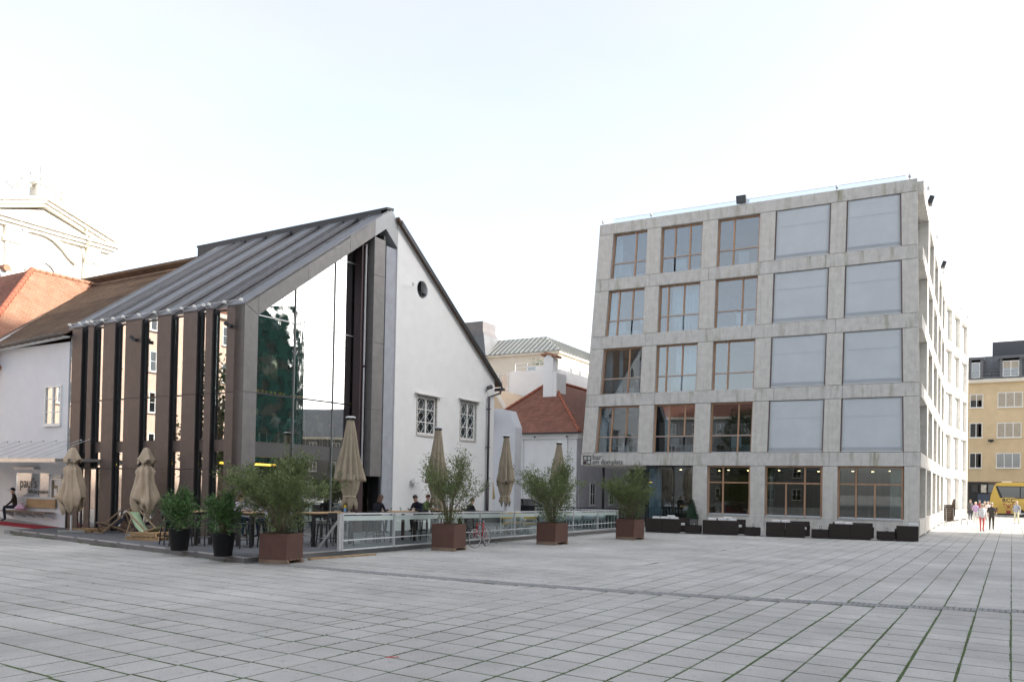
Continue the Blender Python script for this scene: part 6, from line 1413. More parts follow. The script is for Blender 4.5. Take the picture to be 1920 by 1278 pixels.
# ---------------------------------------------------------------- wicker lounge in front of the hotel
SR = HR + rad(9.2)
def LF(x, y, z=0): return KF.w(x, y, z)
def sofa(x, y, rz, w_, label, n=2, grp='dark wicker sofas before the hotel'):
    t = thing('wicker_sofa', label, 'sofa', LF(x, y), SR+rz, grp)      # back towards local -y, x from 0 to w_
    for k in range(n): m = MB(); m.box(k*w_/n+.005, (k+1)*w_/n-.005, 0, .20, .03, .72); part('back', m, WICKER, t, bevel=.012)
    m = MB(); m.box(0.01, w_-.01, .203, .82, .03, .33); part('seat_base', m, WICKER, t, bevel=.012)
    for xx_ in (0.0, w_-.16): m = MB(); m.box(xx_+.005, xx_+.155, .205, .81, .334, .56); part('arm', m, WICKER, t, bevel=.012)
    for k in range(n): m = MB(); m.box(.17+k*(w_-.34)/n, .16+(k+1)*(w_-.34)/n, .21, .84, .336, .45); part('seat_cushion', m, CUSH, t, bevel=.03)
    return t
def pillow(x, y, rz, tilt, label, z=.45, grp='white lounge pillows'):
    t = tag(part('pillow', MB().obox((0, 0, .20), .21, .075, .18), CUSH, None, bevel=.05), label, 'pillow', grp); t.location = LF(x, y, z); t.rotation_euler = (tilt, 0, SR+rz)
def low_table(x, y, label, rz=0):
    t = thing('wicker_table', label, 'table', LF(x, y), SR+rz, 'low wicker tables before the hotel')
    m = MB(); m.box(0, .74, 0, .74, .03, .42); part('body', m, WICKER, t, bevel=.012); m = MB(); m.box(-.005, .745, -.005, .745, .423, .435); part('glass_top', m, flat('smoked_glass', (.02, .02, .022), .1), t)
    for a in (.1, .64): m = MB(); m.box(a-.02, a+.02, .08, .12, 0, .029); part('foot', m, ALU, t)
    a = thing('table_lantern', 'small steel lantern on a wicker table', 'lantern', LF(x, y, .436) + Matrix.Rotation(SR+rz, 3, 'Z') @ Vector((.4, .3, 0)), SR, 'lanterns on the wicker tables'); m = MB(); m.box(-.05, .05, -.05, .05, 0, .015); m.box(-.05, .05, -.05, .05, .15, .165)
    for sx, sy in ((-1, -1), (1, -1), (1, 1), (-1, 1)): m.box(sx*.045-.005, sx*.045+.005, sy*.045-.005, sy*.045+.005, .015, .15)
    part('frame', m, DARKM, a)
    m = MB(); m.lathe([(0, .016), (.025, .016), (.025, .08), (0, .08)], 8); part('candle', m, CUSH, a)
groups = [(-12.46, -4.75, 1.72, 'glazed bar corner'), (-9.62, -4.33, 1.72, 'second bar window'), (-6.62, -3.9, 1.80, 'third bar window'), (-3.80, -3.36, 1.85, 'last bar window')]
for k, (x, y, w_, lab) in enumerate(groups):
    sofa(x, y, 0, w_, 'dark wicker sofa with its back to the square before the %s' % lab)
    c, s = math.cos(rad(9.2)), math.sin(rad(9.2))
    bx_, by_ = x + w_*c - 2.35*s + .28, y + w_*s + 2.35*c
    sofa(bx_, by_, PI, w_, 'dark wicker sofa facing the square before the %s' % lab)
    for j in range(3 if k < 2 else 2): pillow(x + .42 + j*.46, y + .34 + .07*j, r5.uniform(-.45, .45), -.2 - .3*r5.random(), 'white pillow on the sofa before the %s' % lab, .46)
    if k < 2: pillow(x + .95, y + 1.35, .1, .25, 'white pillow on the sofa before the %s' % lab, .50)
    tx_, ty_ = x + (w_+.30)*c, y + (w_+.30)*s + .05
    low_table(tx_, ty_, 'low wicker table beside the sofa before the %s' % lab)
ac = sofa(-.90, -2.88, 0, .93, 'single dark wicker armchair at the hotel corner', 1, 'dark wicker armchair'); pillow(-.22, -2.45, .1, -.25, 'white pillow on the armchair at the hotel corner', .47, 'pillow')
sofa(-14.2, -4.9, 0, 1.5, 'dark wicker sofa half hidden behind the last rusty planter')
P = LF(-11.2, -.55); t = thing('topiary_pot', 'dark cone topiary in a grey pot beside the hotel column', 'plant pot', P, 0); m = MB(); m.box(-.28, .28, -.28, .28, 0, .62); part('pot', m, FASCIA, t, bevel=.01)
m = MB(); ends = []
for _ in range(900):
    z = random.random()**1.4; a = random.uniform(0, 2*PI); r = .33*(1-z)**.8 + .02; ends.append((Vector((r*math.cos(a), r*math.sin(a), .62+1.05*z)), Vector((math.cos(a), math.sin(a), .8))))
leafcloud(m, ends, .06, .02, 3, .02, rr=random.Random(2)); part('cone', m, mat('box_leaf', (.012, .05, .02), .6, .4, 9), t); m = MB(); m.lathe([(.27, .63), (.24, .9), (.13, 1.3), (.02, 1.6)], 14); part('cone_core', m, mat('box_leaf', (.012, .05, .02), .6, .4, 9), t)
# stack of chairs and steel hoop on the sunny flank
P = Dp(1779, 985, 57); t0 = None
for k in range(9):
    t = thing('stacked_chair', 'brown wicker chair, %s in the tall stack by the sunny flank' % ['lowest', 'second from the bottom', 'third from the bottom', 'fourth from the bottom', 'middle one', 'fourth from the top', 'third from the top', 'second from the top', 'topmost'][k], 'chair', (P.x + .0, P.y - .02*k, .13*k), 1.9, 'stacked brown chairs')
    m = MB(); m.box(-.27, .27, -.27, .27, .34, .455); part('seat', m, flat('dark_brown_weave', (.07,.045,.03), .8), t); m = MB(); m.hexa([(-.25, -.27, .46), (.25, -.27, .46), (.25, -.24, .46), (-.25, -.24, .46), (-.25, -.36, .88), (.25, -.36, .88), (.25, -.33, .88), (-.25, -.33, .88)]); part('backrest', m, flat('dark_brown_weave', (.07,.045,.03), .8), t)
    for sx, sy in ((-1, -1), (1, -1), (1, 1), (-1, 1)): m = MB(); m.bar((sx*.23, sy*.23, 0), (sx*.22, sy*.22, .40), .03, .03); part('leg', m, ALU, t)
P = Dp(1803, 982, 60); m = MB(); m.tube([(0, 0, 0), (0, 0, .7), (.1, .0, .85), (.3, 0, .85), (.4, 0, .7), (.4, 0, 0)], .03, 8); tag(part('bicycle_hoop', m, ALU, None, smooth=True, loc=(P.x, P.y, 0), rz=.3), 'bent steel bicycle hoop by the sunny flank', 'bicycle stand')
m = MB(); a_, b_ = G(578, 1049, .0), G(704, 1040, .0); m.bar(a_ + Vector((0, 0, .03)), b_ + Vector((0, 0, .03)), .08, .05); tag(part('timber_batten', m, TIMBER), 'pale timber batten lying along the deck edge by the corner planter', 'batten')
# ================================================================ people
def stand_pose(stride=.0, arm=.1, bend=.0):
    J = dict(pelvis=(0, 0, .93), spine=(0, .0, 1.12), chest=(0, .02, 1.31), neck=(0, .02, 1.46), head0=(0, .035, 1.55), head1=(0, .04, 1.645))
    for s, n in ((-1, 'L'), (1, 'R')):
        st = stride*s
        J['hip'+n] = (s*.09, 0, .88); J['kne'+n] = (s*.10, st*.5+.03, .49); J['ank'+n] = (s*.10, st-.02, .09 + max(0, -st)*.12); J['toe'+n] = (s*.115, st+.14, .035)
        J['sho'+n] = (s*.175, .01, 1.39); J['elb'+n] = (s*(.23), -.02-st*.3, 1.12); J['wri'+n] = (s*.24, .07-st*.6+bend*.2, .89+bend*.18); J['han'+n] = (s*.235, .10-st*.68+bend*.26, .81+bend*.22)
    return J
def sit_pose(s_=.76, lean=.0, reach=.25, feet=.30, tablez=None):
    J = dict(pelvis=(0, 0, s_+.11), spine=(0, .01+lean*.3, s_+.29), chest=(0, .03+lean*.8, s_+.48), neck=(0, .04+lean*1.15, s_+.63), head0=(0, .07+lean*1.35, s_+.71), head1=(0, .085+lean*1.45, s_+.805))
    tz = tablez if tablez is not None else s_+.32
    for s, n in ((-1, 'L'), (1, 'R')):
        J['hip'+n] = (s*.10, .03, s_+.09); J['kne'+n] = (s*.13, .42, s_+.07); J['ank'+n] = (s*.12, .36, feet+.08); J['toe'+n] = (s*.125, .52, feet+.035)
        J['sho'+n] = (s*.175, .02+lean*.95, s_+.56); J['elb'+n] = (s*.24, .10+lean*.9, s_+.33); J['wri'+n] = (s*.15, .10+reach+lean, tz+.04); J['han'+n] = (s*.10, .17+reach+lean, tz+.045)
    return J
RADI = dict(pelvis=(.155, .115), spine=(.135, .10), chest=(.155, .11), neck=(.052, .052), head0=(.070, .082), head1=(.078, .092), hip=(.09, .09), kne=(.058, .06), ank=(.04, .042), toe=(.042, .03), sho=(.062, .06), elb=(.044, .044), wri=(.028, .028), han=(.034, .022))
BONES = [('pelvis', 'spine', 1), ('spine', 'chest', 1), ('chest', 'neck', 1), ('neck', 'head0', 0), ('head0', 'head1', 0)]
for n in 'LR': BONES += [('chest', 'sho'+n, 1), ('sho'+n, 'elb'+n, 2), ('elb'+n, 'wri'+n, 3), ('wri'+n, 'han'+n, 0), ('pelvis', 'hip'+n, 4), ('hip'+n, 'kne'+n, 4), ('kne'+n, 'ank'+n, 4), ('ank'+n, 'toe'+n, 5)]
def cloth(c, n=[0]): 
    k = 'cloth_%d_%d_%d' % tuple(int(x*1000) for x in c); return mat(k, c, .9, .18, 9, .2, bscale=25)
def person(label, P, rz, J, top, leg, shoe=(.03, .025, .02), hair=(.05, .03, .02), sleeve=True, group=None, scale=1.0, hairlen=0, skin=None, cap=None, stout=1.0, fingers=True):
    t = thing('person', label, 'person', P, rz, group); t.scale = (scale,)*3
    names = list(J); vs = [Vector(J[n]) for n in names]; idx = {n: i for i, n in enumerate(names)}; rads = []
    for n in names:
        r = RADI[n[:-1]] if n[-1] in 'LR' and n[:-1] in RADI else RADI[n]; k = stout if n in ('pelvis', 'spine', 'chest') else 1.0; rads.append((r[0]*k, r[1]*k))
    ed = [(idx[a], idx[b]) for a, b, _ in BONES]; cat_ = [c for _, _, c in BONES]
    if fingers:
        for n in 'LR':
            w_, h = Vector(J['wri'+n]), Vector(J['han'+n]); d = (h-w_).normalized(); sd = 1 if n == 'R' else -1; side = d.cross(Vector((0, 0, 1))); side = side.normalized() if side.length > .2 else Vector((0, 1, 0)); side2 = Vector((-side.y, side.x, 0)).normalized() if abs(d.z) > .7 else side; curl = Vector((0, 0, -.5)) if abs(d.z) < .7 else Vector((-sd*.5, 0, 0))
            for q in range(4):
                o = side2*(.027*(1.5-q)/1.5); L = (.032, .038, .035, .027)[q]; a = h + o + d*L*.6; b = a + (d + curl*.6).normalized()*L
                vs += [h + o*.85 + d*.008, a, b]; rads += [(.010, .010), (.009, .009), (.007, .007)]; i = len(vs); ed += [(idx['han'+n], i-3), (i-3, i-2), (i-2, i-1)]; cat_ += [0, 0, 0]
            b0 = w_.lerp(h, .55) + side2*.028; b1 = b0 + (d*.6 + side2*.7).normalized()*.04; vs += [b0, b1]; rads += [(.012, .012), (.009, .009)]; i = len(vs); ed += [(idx['han'+n], i-2), (i-2, i-1)]; cat_ += [0, 0]
    me = bpy.data.meshes.new('body'); me.from_pydata(vs, ed, []); o = bpy.data.objects.new('body', me); link(o)
    o.modifiers.new('skin', 'SKIN').use_smooth_shade = True
    sv = me.skin_vertices[0].data
    for i, r in enumerate(rads): sv[i].radius = r
    for v in sv: v.use_root = False
    sv[idx['pelvis']].use_root = True
    sb = o.modifiers.new('sub', 'SUBSURF'); sb.levels = 1; sb.render_levels = 1
    dg = bpy.context.evaluated_depsgraph_get(); dg.update(); m2 = bpy.data.meshes.new_from_object(o.evaluated_get(dg)); bpy.data.objects.remove(o); bpy.data.meshes.remove(me)
    m2.name = 'body'; m2.materials.clear(); sk = skin or SKIN
    tm, lm, sm = cloth(top), cloth(leg), cloth(shoe)
    for m_ in (sk, tm, tm, tm if sleeve else sk, lm, sm): m2.materials.append(m_)
    segs = [(vs[a], vs[b], c) for (a, b), c in zip(ed, cat_)]; mi = []
    for p in m2.polygons:
        c = p.center; best = 9; bc = 1
        for a, b, k in segs:
            ab = b-a; f = max(0, min(1, (c-a).dot(ab)/max(ab.length_squared, 1e-8))); dd = (c-(a+ab*f)).length - (.09 if k in (1,) else .045 if k == 4 else 0.0)
            if dd < best: best, bc = dd, k
        if c.z > vs[idx['neck']].z + .03 and bc == 1: bc = 0
        mi.append(bc)
    m2.polygons.foreach_set('material_index', mi); m2.polygons.foreach_set('use_smooth', [True]*len(mi))
    part('body', m2, None, t)
    h0, h1 = vs[idx['head0']], vs[idx['head1']]; c = (h0+h1)/2 + Vector((0, .0, .03)); fwd = Vector((0, 1, 0)); axis = (h1-h0).normalized(); fy_ = (fwd - axis*fwd.dot(axis)).normalized(); rx_ = fy_.cross(axis)
    M = Matrix((rx_, fy_, axis)).transposed()
    q = lambda x, y, z: c + M @ Vector((x, y, z))
    m = MB()
    m.ball(q(0, .098, -.02), .013, .02, .022, 6, 5, M); m.cur = 0
    for s in (-1, 1): m.ball(q(s*.082, -.005, -.005), .012, .022, .032, 6, 5, M)
    m.cur = 1
    for s in (-1, 1): m.ball(q(s*.032, .084, .012), .013, .010, .008, 6, 4, M)
    m.cur = 2; m.ball(q(0, .088, -.058), .024, .010, .007, 6, 4, M)
    part('face', m, [sk, EYE_M, flat('lips', (.40, .16, .14), .5)], t, smooth=True)
    hm = mat('hair_%d_%d' % (int(hair[0]*1000), int(hair[2]*1000)), hair, .6, .3, 30, .3, stretch=(1, 1, .3))
    m = MB(); nn_h, mm_h = 14, 9; vs_h = []; fs_h = []
    for i in range(mm_h):
        tt = (i/(mm_h-1))*rad(112)
        for k in range(nn_h):
            a = 2*PI*k/nn_h; fr = math.sin(a); lim = 1.0 - .52*max(0, fr)**.7; th_ = tt*lim
            x, y, z = .094*math.sin(th_)*math.cos(a), .108*math.sin(th_)*math.sin(a) - .008, .018 + .108*math.cos(th_)
            if hairlen and i >= mm_h-2 and fr < .35: z -= hairlen*(i-mm_h+3)/2; y -= .015; x *= 1.08
            vs_h.append(q(x, y, z))
    for i in range(mm_h-1):
        for k in range(nn_h): fs_h.append((i*nn_h+k, i*nn_h+(k+1) % nn_h, (i+1)*nn_h+(k+1) % nn_h, (i+1)*nn_h+k))
    m.add(vs_h, fs_h)
    if cap is None: part('hair', m, hm, t, smooth=True)
    else:
        part('cap', m, cloth(cap), t, smooth=True); m = MB(); m.hexa([q(-.07, .06, .045), q(.07, .06, .045), q(.06, .185, .03), q(-.06, .185, .03), q(-.07, .06, .058), q(.07, .06, .058), q(.06, .185, .040), q(-.06, .185, .040)]); part('cap_brim', m, cloth(cap), t)
    return t
# on the bench
bx_ = -13.55; J = sit_pose(.52, .03, .22, .0, .60)
person('person in brown jacket, dark cap and jeans sitting on the wall bench', W3(bx_, -.28, rz_(bx_)), HF.r + PI - .55, J, (.045, .028, .02), (.018, .022, .045), (.06, .035, .02), (.3, .3, .3), cap=(.012, .012, .015), stout=1.15)
t = tag(part('carrier_bag', MB().lathe([(.04, 0), (.20, .02), (.22, .10), (.15, .20), (.06, .25), (.09, .30)], 16, (0, 0, 0), lambda i, k, a, r, z: (r*(1+.18*math.cos(3*a)+.08*math.cos(7*a)), z)), mat('white_bag', (.70, .66, .69), .5, .2, 7, col2=(.66, .22, .42)), None, smooth=True, loc=W3(bx_+.42, -.25, rz_(bx_)+.48)), 'white and pink plastic carrier bag lying on the wall bench', 'bag')
# at the bar tables
person('person with long dark red hair and pale striped shirt at the bar table', (-20.95, 16.85, DZ), -PI/2+.1, sit_pose(.76, .06, .22, .30, .92+.17), (.50, .46, .52), (.03, .06, .12), (.08, .04, .03), (.10, .012, .012), hairlen=.2)
person('person in white patterned shirt behind the big corner oleander', (-19.62, 17.0, DZ), PI/2, sit_pose(.76, .10, .2, .30, .92+.17), (.62, .62, .64), (.02, .03, .06), hair=(.2, .15, .1))
person('person with brown ponytail and dark jacket at the bar table', (-18.85, 21.05, DZ), .0, sit_pose(.76, .12, .25, .30, 1.10), (.010, .011, .018), (.02, .02, .03), hair=(.10, .05, .03), hairlen=.16)
person('person with short dark hair and navy jacket leaning over the bar table', (-18.6, 23.2, DZ), PI+.1, sit_pose(.76, .20, .30, .30, 1.12), (.012, .014, .028), (.02, .02, .03), hair=(.03, .018, .012), stout=1.08)
person('person in green top sitting behind the navy jacket', (-19.5, 24.6, DZ), -PI/2+.2, sit_pose(.76, .05, .2, .30), (.10, .14, .05), (.03, .03, .04), hair=(.12, .04, .02))
J = sit_pose(.76, .12, .18, .30); J['wriR'] = (.10, .33, 1.27); J['hanR'] = (.07, .32, 1.34); J['elbR'] = (.25, .28, 1.12)
person('person with glasses drinking from a white cup by the gable wall', (-19.6, 25.6, DZ), -PI/2-.3, J, (.40, .40, .42), (.04, .04, .05), hair=(.09, .05, .03))
person('person in black sitting behind the twiggy oleander', (-19.3, 27.3, DZ), -.3, sit_pose(.62, .08, .22, .15), (.015, .015, .016), (.03, .03, .04), hair=(.12, .05, .03))
stool((-19.3, 27.3), -.3, 'dark bar stool behind the twiggy oleander')
# diners upstairs behind the glass, backs to the square
zf = zs[2]
for k, (px, py, top, hr, lab) in enumerate(((487, 790, (.10, .17, .22), (.3, .3, .28), 'person in blue shirt dining upstairs by the corner column'), (522, 785, (.66, .67, .66), (.04, .03, .02), 'person in white shirt with dark hair dining upstairs behind the glass'), (551, 785, (.42, .48, .50), (.30, .24, .18), 'person in checked shirt dining upstairs behind the glass'), (574, 800, (.20, .24, .18), (.1, .1, .08), 'person in dull green shirt dining upstairs behind the glass'), (603, 790, (.66, .66, .64), (.3, .25, .2), 'person in white shirt dining upstairs next to the tall umbrella'), (634, 795, (.45, .26, .30), (.05, .04, .03), 'person in pink shirt dining upstairs behind the tall umbrella'))):
    y_, _ = HF.onx(px, py, GX-.85)
    if y_ > 6.9: y_ = 6.9
    person(lab, W3(GX-.85, y_, zf), HF.r + PI/2 + .15*math.sin(k*2.), sit_pose(.46, .10, .22, .0), top, (.03, .03, .04), hair=hr, fingers=False, stout=1.1)
    t = thing('dining_chair', ['dark dining chair upstairs by the corner column', 'dark dining chair under the white shirted dark haired diner', 'dark dining chair under the checked shirt diner', 'dark dining chair under the dull green diner', 'dark dining chair under the white shirted diner by the umbrella', 'dark dining chair under the pink shirted diner'][k], 'chair', W3(GX-.85, y_, zf), HF.r + PI/2 + .15*math.sin(k*2.), 'dining chairs upstairs')
    m = MB(); m.box(-.22, .22, -.2, .24, .40, .46); part('seat', m, ANTH, t); m = MB(); m.box(-.22, .22, -.25, -.21, .46, .92); part('backrest', m, ANTH, t)
    for sx, sy in ((-1, -.2), (1, -.2), (1, .2), (-1, .2)): m = MB(); m.bar((sx*.2, sy, 0), (sx*.19, sy*.95, .40), .022, .022); part('leg', m, ALUW, t)
t = thing('dining_table', 'long dining table upstairs behind the glass', 'table', W3(GX-1.75, 3.4, zf), HF.r); m = MB(); m.box(-.4, .4, -3.0, 3.0, .71, .75); part('tabletop', m, OLDTIM, t)
for y_ in (-2.6, 0, 2.6): m = MB(); m.box(-.04, .04, y_-.04, y_+.04, 0, .71); part('leg', m, DARKM, t)
# walking in the lane
def wlk(px, py, lab, top, leg, rz, J, hair, sc=1.0, **k):
    P = G(px, py); return person(lab, P, rz, J, top, leg, hair=hair, scale=sc, group=None, **k)
PALE = flat('fair_skin', (.60, .40, .30), .6)
wlk(1841, 996, 'person in white jacket and coral red trousers walking towards the square', (.72, .73, .76), (.55, .13, .12), PI+.3, stand_pose(.10), (.62, .58, .50), .98, skin=PALE, stout=1.15)
wlk(1859, 992.5, 'person in dark shirt with shoulder bag walking in the lane', (.06, .055, .05), (.05, .04, .03), PI+.1, stand_pose(.06, bend=1), (.60, .56, .5), 1.0, skin=PALE, stout=1.12)
P = G(1859, 992.5) + Vector((-.28, -.12, .85)); tag(part('shoulder_bag', MB().ball((0, 0, .1), .17, .08, .14, 10, 7), mat('tan_leather', (.42, .33, .24), .7), None, smooth=True, loc=P), 'beige shoulder bag carried by the person in dark shirt', 'bag')
wlk(1906, 981.5, 'person in grey blue jacket and pale trousers walking past the coach', (.30, .32, .38), (.58, .55, .38), PI-.2, stand_pose(.12), (.55, .5, .45), 1.03, skin=PALE, stout=1.1)
for px, py, lab, top, leg, hr in ((1819, 974, 'person in dark clothes with red scarf standing at the shop door', (.10, .09, .09), (.06, .06, .07), (.25, .2, .15)), (1829, 979, 'person in lilac top and pale trousers behind the white jacket', (.45, .32, .50), (.60, .58, .52), (.72, .66, .52)), (1836, 972, 'person in deep red top in the group at the coach', (.30, .07, .07), (.2, .2, .22), (.5, .42, .34)), (1846, 975, 'person in brown top in the group at the coach', (.28, .2, .14), (.3, .26, .22), (.6, .55, .48)), (1852, 976, 'person in cream top behind the person in dark shirt', (.66, .58, .54), (.55, .5, .45), (.72, .62, .5))):
    wlk(px, py, lab, top, leg, PI + r5.uniform(-.6, .6), stand_pose(r5.uniform(-.08, .08), bend=r5.choice((0, 1))), hr, r5.uniform(.96, 1.04), skin=PALE, stout=1.12, fingers=False)
P = G(1917.5, 978); person('person in brown top half behind the edge of the coach', P + Vector((.4, .3, 0)), PI, stand_pose(.05), (.35, .22, .15), (.3, .28, .2), hair=(.05, .04, .03), scale=1.0, skin=PALE, fingers=False)
# ================================================================ bicycle
bp = G(898, 1024.5); t = thing('red_bicycle', 'red road bicycle leaning against the glass fence', 'bicycle', bp, 0)
RED = flat('red_frame_paint', (.50, .02, .035), .3)
d0, d1 = G(897, 1027), Vector((-16.75, G(897, 1027).y + 1.0, 0)); 
# wheels stand along the fence, front wheel nearer the square
A = Vector((.16, -.50, .34)); B = Vector((-.02, .50, .34)); ax = (B-A).normalized(); lat = Vector((ax.y, -ax.x, 0)); 
def wheel(c, name):
    steer = ax if name == 'rear_wheel' else (ax + lat*.35).normalized()
    m = MB(); R = .335; pts = [c + steer*(R*math.cos(a)) + Vector((0, 0, R*math.sin(a))) for a in [2*PI*k/32 for k in range(32)]]
    m.tube(pts, .014, 6, True); o = part(name, m, BLACK, t, smooth=True)
    m = MB(); m.tube([c + steer*(.315*math.cos(a)) + Vector((0, 0, .315*math.sin(a))) for a in [2*PI*k/32 for k in range(32)]], .012, 6, True); part('rim', m, flat('silver_rim', (.66, .64, .62), .35, metal=.4), o, smooth=True)
    m = MB(); l2 = Vector((steer.y, -steer.x, 0)); m.tube([c - l2*.04, c + l2*.04], .02, 8)
    for k in range(20): a = 2*PI*k/20; m.tube([c + l2*(.03 if k % 2 else -.03), c + steer*(.31*math.cos(a)) + Vector((0, 0, .31*math.sin(a)))], .0022, 3)
    part('spokes', m, ALU, o)
wheel(A, 'front_wheel'); wheel(B, 'rear_wheel')
at = lambda f, z, o=0: A.lerp(B, f)*1 + Vector((0, 0, z-.34)) + lat*o
bb_, seat_, hd, hd2 = at(.60, .29), at(.74, .88), at(.17, .86), at(.14, .70)
m = MB(); m.tube([hd2, bb_], .017, 8); m.tube([hd, at(.72, .80)], .016, 8); m.tube([bb_, seat_], .016, 8); m.tube([hd, hd2], .02, 8)
for s in (-.05, .05): m.tube([bb_ + lat*s*.5, B + lat*s], .009, 6); m.tube([at(.72, .80) + lat*s*.3, B + lat*s], .008, 6); m.tube([hd2 + lat*s, A + Vector((0, 0, .12)) + lat*s, A + lat*s], .010, 6)
part('frame', m, RED, t, smooth=True)
m = MB(); m.tube([seat_, at(.755, .97)], .013, 6); sp2 = part('seat_post', m, ALU, t)
m = MB(); sd_ = at(.76, .99); m.hexa([sd_ - ax*.15 - lat*.02, sd_ - ax*.15 + lat*.02, sd_ + ax*.12 + lat*.07, sd_ + ax*.12 - lat*.07] + [p + Vector((0, 0, .045)) for p in (sd_ - ax*.15 - lat*.02, sd_ - ax*.15 + lat*.02, sd_ + ax*.12 + lat*.07, sd_ + ax*.12 - lat*.07)]); part('saddle', m, BLACK, t, bevel=.015)
m = MB(); hb = at(.15, .95); m.tube([hd, hb, hb - ax*.07], .012, 6); m.tube([hb - ax*.07 - lat*.2, hb - ax*.07 + lat*.2], .012, 6)
for s in (-.2, .2): e = hb - ax*.07 + lat*s; m.tube([e, e - ax*.10, e - ax*.13 + Vector((0, 0, -.06)), e - ax*.08 + Vector((0, 0, -.12)), e + Vector((0, 0, -.12))], .013, 6)
part('handlebar', m, BLACK, t, smooth=True)
m = MB(); m.tube([bb_ + lat*.055 + ax*(.09*math.cos(a)) + Vector((0, 0, .09*math.sin(a))) for a in [2*PI*k/18 for k in range(18)]], .006, 5, True); m.tube([bb_ - lat*.07, bb_ + lat*.07], .016, 6); m.tube([bb_ + lat*.07, bb_ + lat*.08 + ax*.1 + Vector((0, 0, -.13))], .009, 5); m.tube([bb_ - lat*.07, bb_ - lat*.08 - ax*.1 + Vector((0, 0, .13))], .009, 5)
for s, p in ((1, bb_ + lat*.12 + ax*.1 + Vector((0, 0, -.13))), (-1, bb_ - lat*.12 - ax*.1 + Vector((0, 0, .13)))): m.obox(p, .04, .045, .012)
part('crankset', m, ALU, t)
m = MB(); m.tube([bb_ + lat*.055 + Vector((0, 0, .09)), B + lat*.04 + Vector((0, 0, .04))], .004, 4); m.tube([bb_ + lat*.055 - Vector((0, 0, .09)), B + lat*.04 - Vector((0, 0, .04))], .004, 4); part('chain', m, DARKM, t)
# ================================================================ coach
P = Dp(1855, 968, 85); bus = thing('yellow_coach', 'yellow touring coach with balloon emblem standing in the lane', 'coach', (P.x, P.y, 0), 0)
YB_ = flat('coach_yellow', (.66, .44, .085), .3); hgt = Dp(1880, 904, 84).z
L_ = 12.0; m = MB(); prof = [(.35, .32), (.06, .9), (.0, 1.4), (.12, 2.2), (.42, hgt-.35), (.62, hgt-.08), (1.0, hgt), (L_-.5, hgt), (L_-.1, hgt-.3), (L_, 1.2), (L_-.1, .32)]
m.prism(prof, lambda p, t_: (p[0], t_, p[1]), 0, 2.5); part('body', m, YB_, bus, bevel=.06)
BG = glass('coach_glass', (.12, .14, .15), .25)
wz0_, wz1_ = 1.95, hgt-.38
m = MB(); m.prism([(.95, wz0_+.05), (.55, wz1_), (L_-.5, wz1_), (L_-.5, wz0_), (1.3, wz0_)], lambda p, t_: (p[0], t_, p[1]), -.012, -.004); part('window_band', m, DARKM, bus)
for k in range(6):
    x0 = 1.0 + k*1.82; m = MB(); m.prism([((x0+.2) if k == 0 else x0, wz0_+.08), (x0-.25 if k == 0 else x0, wz1_-.08), (x0+1.72, wz1_-.08), (x0+1.72, wz0_+.08)], lambda p, t_: (p[0], t_, p[1]), -.024, -.014); part('side_window', m, BG, bus)
    m = MB(); m.box(x0+1.5, x0+1.7, -.0135, -.0125, wz0_+.1, wz1_-.1); part('red_curtain', m, flat('curtain_red', (.40, .05, .08), .9), bus)
m = MB(); m.box(.25, L_-.2, -.012, -.004, 1.32, 1.35); part('side_trim', m, flat('coach_trim', (.45, .30, .06), .4), bus)
for k in range(5): m = MB(); m.box(.75 + k*2.1 + (.0), 2.7+k*2.1, -.010, -.003, .45, 1.22); part('luggage_flap', m, flat('coach_flap', (.58, .39, .08), .35), bus, bevel=.004)
for x in (2.9, 9.2):
    m = MB(); m.tube([(x, .02, .5), (x, .34, .5)], .48, 20); w1 = part('wheel', m, BLACK, bus, smooth=False); m = MB(); m.tube([(x, -.01, .5), (x, .03, .5)], .27, 16); part('rim', m, ALU, w1)
m = MB(); m.box(.35, .75, -.02, .0, .55, .95); part('tail_light', m, flat('dark_red_lens', (.20, .03, .03), .3), bus)
m = MB(); m.box(.3, L_-.3, .03, 2.4, .16, .34); part('underbody', m, DARKM, bus)
m = MB(); m.box(1.1, 2.0, .6, 1.9, hgt, hgt+.14); part('roof_vent', m, CUSH, bus, bevel=.05)
# balloon emblem on the coach side
ex_ = F_.ony(1891, 936, 0) if False else None
q = Dp(1891, 937, 84.0); ecx, ecz, eR = q.x - P.x, q.z, .62
EB = thing('x', 'x', 'x') if False else bus
def disc(cx_, cz_, r, y, n=28, squeeze=0): return [(cx_ + r*math.cos(2*PI*k/n), cz_ + r*math.sin(2*PI*k/n)) for k in range(n)]
DKR = flat('emblem_red', (.30, .03, .035), .5)
m = MB(); m.prism(disc(ecx, ecz, eR, 0), lambda p, t_: (p[0], t_, p[1]), -.016, -.012); em_ = part('emblem', m, flat('emblem_yellow', (.74, .52, .14), .4), bus)
m = MB(); n = 26
for k in range(n):
    for ring in range(2):
        if (k + ring) % 2: continue
        if abs(math.sin(2*PI*(k+.5)/n)) < .55: continue
        a0, a1 = 2*PI*k/n, 2*PI*(k+1)/n; r0, r1 = eR*(1-.14*ring), eR*(1-.14*(ring+1)); m.prism([(ecx+r0*math.cos(a0), ecz+r0*math.sin(a0)), (ecx+r0*math.cos(a1), ecz+r0*math.sin(a1)), (ecx+r1*math.cos(a1), ecz+r1*math.sin(a1)), (ecx+r1*math.cos(a0), ecz+r1*math.sin(a0))], lambda p, t_: (p[0], t_, p[1]), -.021, -.017)
part('emblem_checks', m, [DKR], em_)
me = text_mesh('RCC', .62, 'lettering', BLACK, .002, 1.0, .014); o = put('lettering', me, em_, (ecx-.575, -.024, ecz-.22)); o.rotation_euler = (PI/2, 0, 0); o.scale = (.93, .95, 1)
m = MB()
